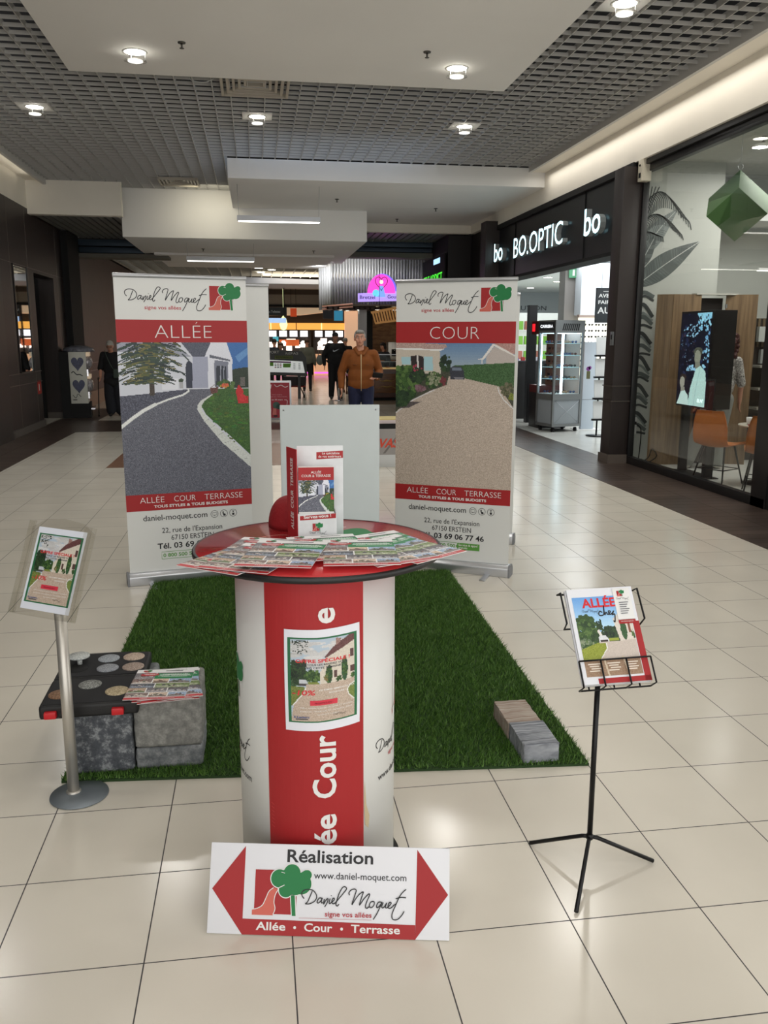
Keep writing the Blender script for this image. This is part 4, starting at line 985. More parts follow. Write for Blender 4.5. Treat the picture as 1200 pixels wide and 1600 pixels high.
MB().lathe([(0, 0), (.045, 0), (.045, .002), (0, .002)], 28, (-.105, .10, .0515)).build('empty_well', M_dim, parent=t)
dsc = MB().lathe([(0, .030), (.044, .030), (.044, .036), (0, .037)], 28, (-.105, .165, .050), M=None).lathe([(.010, 0), (.010, .030)], 12, (-.100, .15, .050)); dsc.build('sample_disc', speckle('gravel_pale', (186, 190, 188), (130, 134, 132), (226, 228, 224), 160), parent=t)
# scraps on the floor
o = MB().lathe([(0, .0005), (.006, .0005), (.006, .001), (0, .0012)], 10).build('paper_scrap', PWHITE); o.location = (-.435, 4.33, 0); o.scale = (3.2, 1.2, 1); tag(o, 'tiny white scrap of paper on the tiles left of the grass', 'paper scrap')

# =================================================================== CEILING FITTINGS
M_lampglow = mat('lamp_glow', (255, 250, 238), .5, emit=14)
M_lensglow = mat('lamp_lens', (240, 240, 236), .3, emit=1.2)
M_ring = mat('lamp_ring', (214, 212, 206), .4)
def downlight(name, x, y, z, label, group, r=.10, lens=True, plate=False):
    t = thing(name, label, 'ceiling light', (x, y, z), 0, group)
    MB().lathe([(r, -.004), (r+.018, -.006), (r+.020, .0), (r, .0)], 28, caps=False).build('ring', M_ring, parent=t)
    MB().lathe([(0, -.002), (r, -.002), (r, .0), (0, 0)], 28).build('lamp', M_lampglow, parent=t)
    if lens:
        MB().lathe([(0, -.085), (r*.72, -.085), (r*.72, -.080), (0, -.080)], 28).build('lens', M_lensglow, parent=t)
        MB().lathe([(r*.72, -.088), (r+.008, -.082), (r+.008, -.078), (r*.72, -.078)], 28, caps=False).build('glass_rim', M_ac, parent=t)
        mb = MB()
        for a_ in (0, 2.1, 4.2): mb.tube([(r*.95*math.cos(a_), r*.95*math.sin(a_), -.08), (r*.95*math.cos(a_), r*.95*math.sin(a_), 0)], .002, 5)
        mb.build('hanger', M_alu, parent=t)
    if plate: MB().box(-.19, .19, -.19, .19, .0005, .012).build('mounting_plate', M_latframe, parent=t)
    return t
dl_lab = ['recessed downlight in the left half of the big smooth ceiling panel', 'recessed downlight in the right half of the big smooth ceiling panel', 'leftmost downlight hanging in the grey ceiling lattice', 'downlight in the grey lattice in front of the square air diffuser', 'downlight in the grey lattice, right of the row of three', 'downlight in the grey lattice at the top right, beside the big smooth panel']
for (x, y, z, k_), lb in zip(DOWNLIGHTS, dl_lab): downlight('downlight', x, y, z-.001, lb, 'downlights in the mall ceiling', plate=(k_ == 'l'))
for i, (x, y) in enumerate([(1.05, 26.2), (.72, 27.8), (.62, 29.2), (.25, 27.2), (.2, 28.6), (.28, 30.4), (.5, 31.5)]):
    downlight('downlight', x, y, 3.855, 'small bright downlight in the far ceiling grid, '+ORD[i]+' of those seen between the banners', 'downlights in the far ceiling grid', .13, False)
def diffuser(x, y, z, label, w=.78):
    t = thing('air_diffuser', label, 'air vent', (x, y, z), 0, 'air diffusers in the grey ceiling lattice')
    m_ = mat('diffuser_metal', (178, 170, 156), .5)
    for i in range(5):
        a_ = w/2*(1-i*.17); b_ = a_-.03; zz = .0+i*.012
        mb = MB()
        for (x0, x1, y0, y1) in ((-a_, a_, -a_, -b_), (-a_, a_, b_, a_), (-a_, -b_, -b_, b_), (b_, a_, -b_, b_)): mb.box(x0, x1, y0, y1, zz-.045, zz)
        mb.build('louvre', m_, parent=t)
    MB().box(-w/2, w/2, -w/2, w/2, .062, .085).build('plenum_box', M_dim, parent=t)
diffuser(.08, 10.35, 4.43, 'square louvred air diffuser in the lattice just beyond the big smooth panel', .76)
diffuser(-1.27, 16.6, 4.43, 'square louvred air diffuser in the lattice near the lit hanging box', .70)
def sprinkler(x, y, z, label):
    t = thing('sprinkler', label, 'sprinkler', (x, y, z), 0, 'sprinklers under the smooth ceiling panels'); m_ = mat('sprinkler_metal', (96, 94, 90), .35, .8) if 'spr' not in _mc else _mc['spr']; _mc['spr'] = m_
    MB().lathe([(0, -.012), (.035, -.010), (.038, 0)], 18, caps=False).build('rosette', m_, parent=t); MB().lathe([(.008, -.05), (.010, -.012)], 10).build('stem', m_, parent=t)
    MB().lathe([(0, -.055), (.020, -.055), (.022, -.051), (0, -.050)], 14).build('deflector', m_, parent=t)
sprinkler(-.60, 8.85, 4.36, 'small sprinkler head in the left half of the big smooth panel')
sprinkler(1.72, 8.75, 4.36, 'small sprinkler head in the right half of the big smooth panel')
sprinkler(1.55, 16.2, 4.13, 'sprinkler head under the wide hanging box, above the suspended lamp')
sprinkler(3.55, 17.0, 4.13, 'sprinkler head under the right part of the wide hanging box')
sprinkler(3.05, 18.6, 4.13, 'sprinkler head under the wide hanging box near its far edge')
sprinkler(-1.05, 19.6, 3.55, 'sprinkler head under the lower hanging box, left one')
sprinkler(1.35, 19.6, 3.55, 'sprinkler head under the lower hanging box, right one')
def pendant(x, y, z, top, label, w=1.38):
    t = thing('linear_pendant_lamp', label, 'ceiling light', (x, y, z), 0, 'suspended linear lamps')
    MB().box(-w/2, w/2, -.045, .045, 0, .085).build('housing', mat('lamp_housing', (206, 208, 212), .4) , parent=t, bevel=.004)
    MB().box(-w/2+.02, w/2-.02, -.040, .040, -.012, .001).build('tube_lamp', mat('tube_glow', (255, 250, 240), .5, emit=5), parent=t)
    for sx in (-1, 1): MB().tube([(sx*w/2*.96, 0, .085), (sx*w/2*.98, 0, top-z)], .0035, 6).build('wire', M_alu, parent=t)
pendant(.46, 14.95, 3.555, 4.13, 'long suspended strip lamp under the wide hanging box, the nearer of two')
pendant(-.64, 18.45, 3.20, 3.55, 'long suspended strip lamp under the lower hanging box, behind the ALLÉE banner', 1.38)
o = MB().tube(smooth_path([(-.62, 10.02, 4.43), (-.60, 10.04, 4.36), (-.45, 10.05, 4.345), (-.33, 10.1, 4.42)], 6), .006, 6).build('loose_cable', mat('cable_grey', (170, 170, 166), .5)); tag(o, 'loose grey cable sagging from the lattice beside the square air diffuser', 'cable')

# =================================================================== OPTICIAN
M_neon = mat('neon_white', (200, 246, 255), .4, emit=2.0); M_letter = mat('letter_side', (150, 158, 160), .4)
def shop_letters(txt, y_left, y_right, z0, hgt, label, bold=.0):
    v, f = text_geo(txt, bold, 0, 1.0); v = v.copy(); v[:, 0] -= v[:, 0].min(); wv = v[:, 0].max(); capv = v[:, 1].max()
    t = thing('shop_sign', label, 'shop sign', (4.87, y_left, z0))
    k1 = (y_left-y_right)/wv; k2 = hgt/capv
    # split into glyph islands so each letter is a part
    par = list(range(len(v)))
    def find(a_):
        while par[a_] != a_: par[a_] = par[par[a_]]; a_ = par[a_]
        return a_
    for fc in f:
        for q in fc[1:]: par[find(q)] = find(fc[0])
    gr = {}
    for fc in f: gr.setdefault(find(fc[0]), []).append(fc)
    for key, fs in gr.items():
        ids = sorted({q for fc in fs for q in fc}); mp = {q: i for i, q in enumerate(ids)}
        fr = [(-.085, -v[q, 0]*k1, v[q, 1]*k2) for q in ids]; bk = [(-.0, p[1], p[2]) for p in fr]; n = len(ids)
        mb = MB(); mb.use(M_neon); mb.add(fr, [tuple(mp[q] for q in fc) for fc in fs])
        ec = {}
        for fc in fs:
            for a_, b_ in zip(fc, fc[1:]+fc[:1]):
                kk = (min(a_, b_), max(a_, b_)); ec.setdefault(kk, []).append((a_, b_))
        mb.use(M_letter)
        side = [(mp[e[0][1]], mp[e[0][0]], n+mp[e[0][0]], n+mp[e[0][1]]) for e in ec.values() if len(e) == 1]
        mb.add(fr+bk, side); mb.build('letter', parent=t)
    return t
shop_letters('BO.OPTIC', 15.83, 13.25, 3.115, .35, 'white lit BO.OPTIC letters on the black band over the open shop')
shop_letters('bo', 12.36, 11.76, 3.12, .37, 'lit bo logo on the black band nearest the brown pier', .01)
shop_letters('bo', 17.15, 16.55, 3.16, .34, 'lit bo logo at the far left end of the black band', .01)

# switch plate on the pier
o = thing('switch_plate', 'grey key switch plate on the side of the brown pier', 'switch', (4.70, 10.93, 1.66))
MB().box(-.014, 0, -.05, .05, -.09, .09).build('plate', mat('plate_grey', (120, 124, 126), .4, .4), parent=o, bevel=.004); MB().box(-.02, -.012, -.012, .012, -.01, .05).build('key_switch', M_dim, parent=o)

# display cabinet on castors: silver, near
def cabinet_glass_box(t, ca, cb, cc, cd, z0, z1, zc, zt, fm_, base_m):
    pass
t = thing('display_cabinet', 'tall silver glass cabinet of sunglasses on castors, lit inside, at the shop entrance', 'display cabinet', (5.25, 14.66, 0), 0)
t.rotation_euler = (0, 0, math.atan2(.14, .55)); M_cab = mat('cabinet_silver', (128, 130, 130), .35, .5); M_cabin = mat('cabinet_panel', (150, 156, 160), .4)
M_cabglow = mat('cabinet_light', (214, 240, 255), .5, emit=6); CW, CD = .58, .50
for x in (0, CW):
    for y in (0, CD): MB().box(x-.02, x+.02, y-.02, y+.02, .10, 1.98).build('upright', M_cab, parent=t)
for x, y in ((.05, .05), (CW-.05, .05), (.05, CD-.05), (CW-.05, CD-.05)):
    MB().lathe([(0, -.015), (.04, -.015), (.04, .015), (0, .015)], 14, M=Matrix.Translation((x, y, .04)) @ Matrix.Rotation(PI/2, 4, 'Y')).build('castor', M_dim, parent=t, )
MB().box(0, CW, 0, CD, .10, .60).build('lower_cabinet', M_cabin, parent=t, bevel=.004)
for z0, z1 in ((.10, .15), (.58, .68), (1.76, 1.98)): MB().box(-.02, CW+.02, -.022, CD+.02, z0, z1).build('frame_band', M_cab, parent=t)
MB().box(0.03, CW-.03, .03, CD-.03, .675, .685).build('floor_shelf', PWHITE, parent=t)
MB().tube([(.04, -.026, .56), (CW-.04, -.026, .17)], .004, 5).build('brace', M_alu, parent=t); MB().tube([(.04, -.026, .17), (CW-.04, -.026, .56)], .004, 5).build('brace', M_alu, parent=t)
mb = MB()
for i in range(9): mb.prism([(.12+i*.04, 1.80), (.14+i*.04, 1.80), (.17+i*.04, 1.92), (.15+i*.04, 1.92)], -.026, -.022, axis='y')
mb.build('vent_slots', M_dim, parent=t)
P = Print(lambda u, v, d: (-.0225-d, .62-u, v)); P.rect(.12, 1.80, .60, 1.95, flat((36, 40, 44))); P.up(); P.text('CARRERA', .16, 1.85, .07, flat((235, 240, 244), emit=1.2), bold=.03, width=.40); P.build('printed_brand', t)
MB().tube([(CW*.45, CD*.3, .69), (CW*.45, CD*.3, 1.74)], .022, 8).build('light_tube', M_cabglow, parent=t)
MB().box(.03, CW-.03, .03, CD-.03, 1.745, 1.755).build('light_panel', mat('cabinet_light_soft', (214, 240, 255), .5, emit=2), parent=t)
MB().box(CW-.03, CW-.02, .03, CD-.03, .69, 1.75).build('inner_back', mat('cab_back', (196, 170, 158), .6), parent=t)
for zz in (.94, 1.15, 1.36, 1.57): MB().box(.03, CW-.03, .03, CD-.03, zz, zz+.008).build('glass_shelf', mat('shelf_glass', (170, 214, 226), .2, emit=.25) if 'shg' not in _mc else _mc['shg'], parent=t)
MB().box(-.004, 0, .03, CD-.03, .68, 1.76).box(.03, CW-.03, -.004, 0, .68, 1.76).build('glass_pane', M_glass, parent=t)
# sunglasses: lenses + frame, one master copied
def glasses(label, group, col=(28, 24, 26)):
    t_ = thing('sunglasses', label, 'sunglasses', (0, 0, 0), 0, group); m_ = flat(col, .25)
    for sx in (-1, 1):
        MB().lathe([(0, 0), (.026, 0), (.026, .003), (0, .004)], 12, M=Matrix.Translation((sx*.034, 0, .02)) @ Matrix.Diagonal((1, 1, .85, 1)) @ Matrix.Rotation(PI/2, 4, 'X')).build('lens', m_, parent=t_)
        MB().tube([(sx*.064, 0, .028), (sx*.066, .10, .026), (sx*.064, .13, .012)], .0025, 5).build('temple', m_, parent=t_)
    MB().tube([(-.062, 0, .034), (-.01, -.002, .026), (.01, -.002, .026), (.062, 0, .034)], .003, 5).build('frame', m_, parent=t_)
    return t_
G1 = 'sunglasses on the glass shelves of the silver cabinet'
gp = None; cc = [(28, 24, 26), (96, 44, 34), (58, 78, 120), (150, 120, 90)]
ang_c = math.atan2(.14, .55); Rc = Matrix.Translation((5.25, 14.66, 0)) @ Matrix.Rotation(ang_c, 4, 'Z')
protos = []
for q in cc: protos.append(glasses('dark sunglasses on a glass shelf inside the silver cabinet', G1, q))
used = [False]*4; n_ = 0
for zz in (.69, .948, 1.158, 1.368, 1.578):
    for xx in (.13, .30, .46):
        for yy in (.09, .25, .41):
            k_ = n_ % 4; n_ += 1
            o = protos[k_] if not used[k_] else copy_tree(protos[k_]); used[k_] = True
            o.matrix_world = Rc @ Matrix.Translation((xx, yy, zz+.004)) @ Matrix.Rotation((-PI/4 if yy > .2 else 0), 4, 'Z')
            o['label'] = ['black', 'brown', 'blue', 'tan'][k_]+' sunglasses, '+ORD[int(round((zz-.69)/.21))]+' shelf up in the silver cabinet, '+{.13: 'left', .30: 'middle', .46: 'right'}[xx]+', '+{.09: 'front', .25: 'centre', .41: 'rear'}[yy]+' place'
# dark red cabinet behind it
t = thing('display_cabinet', 'narrow dark red and black sunglasses cabinet tucked behind the silver one', 'display cabinet', (5.24, 15.40, 0), .05)
MB().box(0, .55, 0, .5, 0, .66).build('lower_cabinet', mat('cab_black', (26, 22, 24), .4), parent=t, bevel=.004)
MB().box(-.002, .55, -.002, .5, .66, .80).build('red_band', mat('cab_darkred', (92, 22, 26), .4), parent=t); MB().box(0, .55, 0, .5, 1.74, 1.98).build('top_box', mat('cab_darkred2', (84, 20, 24), .4), parent=t)
MB().box(.30, .55, .02, .48, .80, 1.74).build('rack', mat('cab_rack', (110, 74, 62), .6), parent=t); MB().tube([(.02, .02, .80), (.02, .02, 1.74)], .018, 8).build('light_tube', M_cabglow, parent=t)
P = Print(lambda u, v, d: (-.003-d, .48-u, v)); P.rect(.02, 1.79, .16, 1.93, flat((230, 26, 36), emit=1.4)); P.build('lit_badge', t)
G2 = 'sunglasses on the rack of the dark red cabinet'
for i in range(7):
    for j in range(2):
        o = copy_tree(protos[(i+j) % 2]); o.location = (5.52, 15.50+.22*j, .86+.12*i); o.rotation_euler = (0, 0, -PI/2); o['group'] = G2; o['label'] = ORD[i]+' pair from the bottom in the '+['nearer', 'farther'][j]+' column of the dark red cabinet'
o = MB().box(5.34, 5.50, 16.45, 16.6, 0, 2.30).build('sign_post', M_black); tag(o, 'slim black post rising behind the dark red cabinet', 'post')
# black counter with green packs behind the COUR banner edge
t = thing('counter', 'black shop counter at the edge of the COUR banner', 'counter', (5.30, 17.3, 0))
MB().box(0, .9, 0, .6, 0, 1.18).build('body', M_black, parent=t, bevel=.006); MB().box(-.02, .92, -.02, .62, 1.18, 1.21).build('countertop', mat('ctop', (60, 60, 66), .3), parent=t)
for i in range(4):
    o = MB().box(-.04, .04, -.03, .03, 0, .05+.02*(i % 2)).build('lens_case', flat([(60, 70, 170), (180, 60, 60), (90, 110, 190), (200, 200, 210)][i])); o.location = (5.40+.14*i, 17.4, 1.21)
    tag(o, ['blue', 'red', 'light blue', 'white'][i]+' lens case on the black counter behind the COUR banner', 'lens case')
t = thing('wall_shelf', 'lit white wall shelf with green packs at the back of the optician', 'shelf', (8.2, 26.0, 0))
MB().box(-1.4, 2.2, .2, .3, 0, 2.45).build('back_panel', mat('shelf_white_lit', (236, 240, 238), .6, emit=.35), parent=t)
for zz in (.5, 1.0, 1.45, 1.9): MB().box(-1.4, 2.2, -.15, .2, zz, zz+.03).build('shelf_board', PWHITE, parent=t)
pk = None
for i in range(16):
    for j, zz in enumerate((1.03, 1.48, 1.93)):
        if pk is None: pk = MB().box(-.07, .07, -.05, .05, 0, .26).build('box', flat((130, 190, 70))); o = pk; pk2 = MB().box(-.07, .07, -.05, .05, 0, .26).build('box', flat((180, 110, 96))); pk2.location = (7.0, 25.95, .53); tag(pk2, 'salmon pack on the lowest lit shelf at the back of the optician', 'box')
        else: o = (pk if (i+j) % 3 else pk2).copy(); COL.objects.link(o)
        o.location = (6.95+.2*i, 25.95, zz); tag(o, ('green' if (i+j) % 3 else 'salmon')+' pack, '+ORD[i]+' from the left on the '+['second', 'third', 'top'][j]+' lit shelf at the optician back', 'box', 'packs on the lit back shelf')
P = Print(lambda u, v, d: (u, 28.99-d, v)); P.text('SOLUTION', 8.55, 2.62, .22, flat((60, 66, 72)), width=1.45); P.build('wall_lettering').update_tag()
tag(bpy.data.objects['wall_lettering'], 'grey capital lettering on the back wall of the optician beside the COUR banner', 'lettering')
# lit wall of glasses under the white block
t = thing('glasses_display', 'lit cream display wall of spectacles below the white wall block', 'display', (6.55, 16.95, 0))
MB().box(0, .62, .0, .05, .92, 2.10).build('lit_panel', mat('panel_lit', (255, 252, 232), .5, emit=.9), parent=t); MB().box(-.02, .64, -.05, .08, 2.08, 2.14).build('canopy', mat('canopy_taupe', (160, 140, 128), .6), parent=t)
MB().box(0, .62, -.12, .05, 0, .90).build('drawer_unit', mat('drawer_white', (200, 206, 206), .5), parent=t, bevel=.004); MB().box(.05, .57, -.125, -.12, .42, .435).build('drawer_gap', M_dim, parent=t)
for i in range(8):
    for j in range(4):
        o = copy_tree(protos[0]); o.location = (6.64+.145*j, 16.90, 1.08+.12*i); o['group'] = 'spectacles on the lit display wall'; o['label'] = 'spectacles on the lit cream wall, '+ORD[i]+' row up, '+ORD[j]+' from the left'
# black hanging board
t = thing('hanging_board', 'black advertising board with white capitals partly hidden by the brown pier', 'sign', (5.86, 14.4, 0))
MB().box(0, 1.0, 0, .04, 1.93, 2.52).build('board', mat('board_black', (34, 38, 42), .4), parent=t)
P = Print(lambda u, v, d: (u, -.001-d, v)); P.rect(.12, 2.455, .26, 2.462, PWHITE); P.text('AVEZ-V', .04, 2.36, .085, PWHITE, bold=.02, width=.36); P.text('FAIRE T', .04, 2.25, .085, PWHITE, bold=.02, width=.36); P.text('AUI', .03, 2.09, .15, PWHITE, bold=.02, width=.28); P.build('printed_text', t)
MB().tube([(.1, .02, 2.52), (.1, .02, 3.22)], .004, 5).build('wire', M_alu, parent=t); MB().tube([(.9, .02, 2.52), (.9, .02, 3.22)], .004, 5).build('wire', M_alu, parent=t)
t = thing('totem', 'slim white display totem with a purple flower picture near the shop entrance', 'totem', (5.93, 15.0, 0))
MB().box(0, .24, 0, .10, .02, 1.60).build('column', mat('totem_white', (196, 206, 216), .4), parent=t, bevel=.006); MB().box(-.12, .34, -.12, .2, 0, .02).build('foot', PWHITE, parent=t); MB().box(.0, .24, -.001, .0, .56, .565).build('joint', M_dim, parent=t)
P = Print(lambda u, v, d: (u, -.001-d, v)); P.rect(.06, .94, .13, 1.08, flat((96, 96, 60))); P.up(); P.circle(.09, 1.12, .04, flat((120, 50, 130))); P.circle(.12, 1.14, .03, flat((140, 70, 150))); P.build('printed_flower', t)
t = thing('magazine_rack', 'black rack of white leaflets standing against the brown pier', 'rack', (5.70, 13.9, 0))
MB().tube([(.12, .1, 0), (.12, .1, 1.65)], .015, 8).build('pole', M_blackmetal, parent=t); MB().lathe([(0, 0), (.18, 0), (.18, .02), (0, .02)], 20, (.12, .1, 0)).build('base', M_blackmetal, parent=t)
for i in range(4): MB().box(0, .24, .0, .06, .28+.36*i, .31+.36*i).build('pocket', M_blackmetal, parent=t)
for i in range(4):
    o = MB().box(-.10, .10, 0, .012, 0, .30).build('leaflet', PWHITE); o.location = (5.82, 13.92, .312+.36*i); o.rotation_euler = (-.15, 0, 0); tag(o, ['white leaflet in the lowest pocket of the black rack by the pier', 'white leaflet in the second pocket from the floor of the black rack by the pier', 'white leaflet in the third pocket from the floor of the black rack by the pier', 'white leaflet in the top pocket of the black rack by the pier'][i], 'leaflet')
for i, (x, y) in enumerate([(6.05, 14.2), (6.9, 14.2), (6.1, 18.2), (6.3, 16.2), (7.8, 18.6), (7.6, 22), (6.9, 22.5), (8.4, 23.5), (7.2, 25.5), (8.6, 26.5), (7.7, 20.2)]):
    downlight('downlight', x, y, 3.22, 'round downlight in the white optician ceiling, '+ORD[i]+' counted from the entrance pier inward', 'downlights in the optician ceiling', .11, False)
t = thing('exit_sign', 'small green emergency exit sign near the top of the grey column', 'exit sign', (6.50, 17.22, 2.98))
MB().box(-.10, .10, 0, .03, -.10, .10).build('box', mat('exit_green', (70, 130, 96), .5, emit=.5), parent=t); P = Print(lambda u, v, d: (u, -.001-d, v)); P.rect(-.03, -.06, .02, .06, PWHITE); P.build('printed_figure', t)

# =================================================================== WINDOW ROOM
M_oak = wood_mat('oak_veneer', (104, 82, 58), (142, 116, 86), (9, 9, .5), .45)
M_leaf1 = flat((92, 100, 98)); M_leaf2 = flat((132, 140, 138)); M_leaf3 = flat((58, 64, 64)); M_leafw = flat((206, 210, 206))
P = Print(lambda u, v, d: (u, 10.918-d, v))
def leaf(base_, tip, wd, m1, veins=True, curl=0):
    b_ = np.array(base_); tp_ = np.array(tip); t_ = tp_-b_; L_ = np.linalg.norm(t_); t_ /= L_; n_ = np.array([-t_[1], t_[0]])
    pts = [b_+t_*L_*s_ + n_*(wd*math.sin(PI*s_**.75)+curl*s_*(1-s_)) for s_ in np.linspace(0, 1, 16)] + [b_+t_*L_*s_ + n_*(-wd*math.sin(PI*s_**.75)+curl*s_*(1-s_)) for s_ in np.linspace(1, 0, 16)[1:]]
    P.poly(pts, m1); P.up(); P.stroke([b_+t_*L_*s_+n_*curl*s_*(1-s_) for s_ in np.linspace(0, 1, 8)], .010, M_leafw)
    if veins:
        for s_ in np.linspace(.06, .92, 26):
            c_ = b_+t_*L_*s_+n_*curl*s_*(1-s_); ww = wd*math.sin(PI*(min(1, s_+.03))**.75)*.9
            for sg_ in (-1, 1): P.stroke([c_, c_+n_*sg_*ww+t_*.05], .004, M_leaf3 if int(s_*50) % 2 else M_leaf2, False)
    P.up()
leaf((4.97, 2.33), (5.84, 2.92), .15, M_leaf1, curl=.06); leaf((5.0, 2.70), (5.50, 3.32), .12, M_leaf2, curl=.10); leaf((4.99, 2.55), (5.22, 3.0), .09, M_leaf1)
for st_, ll in ((((4.99, 3.22), (5.12, 3.46), (5.30, 3.50), (5.56, 3.22)), .20), (((4.99, 3.06), (5.12, 3.22), (5.28, 3.22), (5.46, 3.04)), .14), (((4.99, 2.95), (5.10, 3.02), (5.22, 2.98)), .10)):
    sp_ = smooth_path(st_, 8); P.stroke(st_, .014, M_leaf3)
    for i, q_ in enumerate(sp_[2:]):
        dn = -1.0-.02*i; e_ = q_+np.array([.05+.004*i, -ll*(1-.5*abs(i/len(sp_)-.5))]); P.stroke([q_, (q_+e_)/2+np.array([.03, .02]), e_], .012, [M_leaf3, M_leaf1][i % 2])
for i in range(5): P.stroke([(5.0+.02*i, 3.25), (5.04+.03*i, 3.45), (5.02+.05*i, 3.58)], .012, M_leaf3)
P.up()
for i in range(22):
    z_ = .35+i*.088; P.stroke([(4.99, z_), (5.10, z_+.06+.02*(i % 3)), (5.24, z_+.04-.04*(i % 4))], .05 if i % 2 else .03, [M_leaf3, M_leaf1, M_leaf2, M_leaf3][i % 4])
mur = P.build('mural'); tag(mur, 'large grey drawing of palm and banana leaves on the wall inside the shop window', 'mural')
# pier between the mural and the rear wall
t = thing('oak_partition', 'tall oak veneered folding partition inside the shop window', 'partition', (5.25, 10.62, .004))
for nm, x0, y0, x1, y1 in (('panel', -.05, .12, .12, 0.0), ('panel', .12, 0, .50, -.02), ('panel', .86, .02, 1.22, -.14)):
    d_ = Vector((x1-x0, y1-y0, 0)); a_ = math.atan2(d_.y, d_.x); MB().box(0, d_.length-.004, 0, .03, 0, 2.22, Matrix.Translation((x0, y0, 0)) @ Matrix.Rotation(a_, 4, 'Z')).build(nm, M_oak, parent=t, bevel=.003)
MB().box(.50, .86, .10, .13, 0, 2.18).build('dark_opening', mat('dark_recess', (30, 24, 22), .6), parent=t); MB().box(.42, 1.0, -.03, .10, 2.215, 2.235).build('top_shelf', mat('top_white', (206, 204, 196), .5), parent=t)  # dark sheet stands in for the shaded opening between the oak panels
MB().box(.84, .86, -.02, .0, 2.05, 2.10).build('hinge', M_alu, parent=t)
# screen totem facing the corridor
t = thing('display_screen', 'tall portrait advertising screen on a black stand behind the shop glass', 'screen', (5.30, 9.44, .004))
MB().box(0, .28, 0, .80, .83, 1.985).build('housing', M_black, parent=t, bevel=.006); MB().box(.03, .12, .02, .09, 0, .84).build('leg', M_black, parent=t); MB().box(.03, .12, .62, .69, 0, .84).build('leg', M_black, parent=t); MB().box(-.02, .18, -.05, .75, 0, .01).build('floor_plate', M_black, parent=t)
im = Img(60, 112, (14, 18, 34))
im.blobs(.45, .35, .6, .4, 140, .03, [(10, 14, 26), (22, 24, 40), (30, 40, 70)]); im.poly([(.52, 0), (1, 0), (1, .06), (.85, .08), (.7, .12)], (140, 200, 226), 5)
im.blobs(.80, .10, .22, .09, 60, .022, [(150, 208, 232), (120, 180, 214), (16, 20, 36)]); im.blobs(.9, .40, .10, .26, 60, .024, [(140, 196, 226), (100, 150, 190), (20, 24, 40)]); im.blobs(.4, .18, .3, .08, 40, .014, [(140, 190, 220)]); im.blobs(.45, .60, .16, .04, 30, .016, [(140, 190, 220)]); im.blobs(.3, .35, .25, .2, 40, .01, [(80, 60, 74), (100, 130, 160)])
im.ell(.64, .41, .15, .045, (74, 78, 68), 8); im.ell(.63, .47, .105, .075, (132, 136, 122), 4); im.poly([(.56, .52), (.72, .52), (.74, .60), (.58, .60)], (120, 124, 112)); im.poly([(.60, .60), (.74, .56), (.92, .62), (.97, .75), (.97, 1), (.40, 1), (.46, .80)], (176, 212, 208), 4)
im.line([(.74, .58), (.66, .78), (.60, 1)], .02, (150, 190, 190)); im.ell(.19, .695, .12, .035, (50, 40, 38), 6); im.ell(.17, .75, .085, .06, (150, 150, 140), 4); im.poly([(.12, .80), (.26, .80), (.28, .86), (.14, .86)], (140, 140, 130)); im.poly([(.14, .86), (.28, .84), (.40, .90), (.42, 1), (.02, 1)], (190, 218, 214), 4)
im.mesh('screen_picture', lambda u, v, d: (-.003-d, .78-u, v), colattr_mat('screen_emit', .3, .65), parent=t, u0=0.0, v0=.85, du=.72, dv=1.11)
P = Print(lambda u, v, d: (-.005-d, .78-u, v)); P.text("ELN'", .52, .90, .06, flat((240, 250, 250), emit=1.0), bold=.01, width=.14); P.build('screen_text', t)
# green cube
c8 = np.array([(a_, b_, c_) for a_ in (-1, 1) for b_ in (-1, 1) for c_ in (-1, 1)])*.205
t = thing('hanging_cube', 'green cube hanging by one corner inside the shop window', 'decoration', (5.21, 9.0, 3.44))
v_ = Vector((-.495, -.857, -.137)).normalized(); r_x = Vector((.866, -.5, 0)); u_ = r_x.cross(-v_).normalized()
if u_.z < 0: u_ = -u_
ea = (v_*.9-u_*.43); p2 = (u_*.9+v_*.43); eb = (-r_x-p2)*.707; ec_ = (r_x-p2)*.707
Rq = Matrix((ea.normalized(), eb.normalized(), ec_.normalized())).transposed().to_4x4()
MB().box(0, .43, 0, .43, 0, .43, Rq).build('cube', mat('cube_green', (66, 104, 54), .6), parent=t, bevel=.004)
MB().tube([(0, 0, 0), (0, 0, .46)], .002, 5).build('wire', M_alu, parent=t); MB().tube([(0+.03*math.cos(a_), 0, -.0+.03+.03*math.sin(a_)) for a_ in np.linspace(0, 2*PI, 14)], .003, 5).build('ring', M_alu, parent=t)
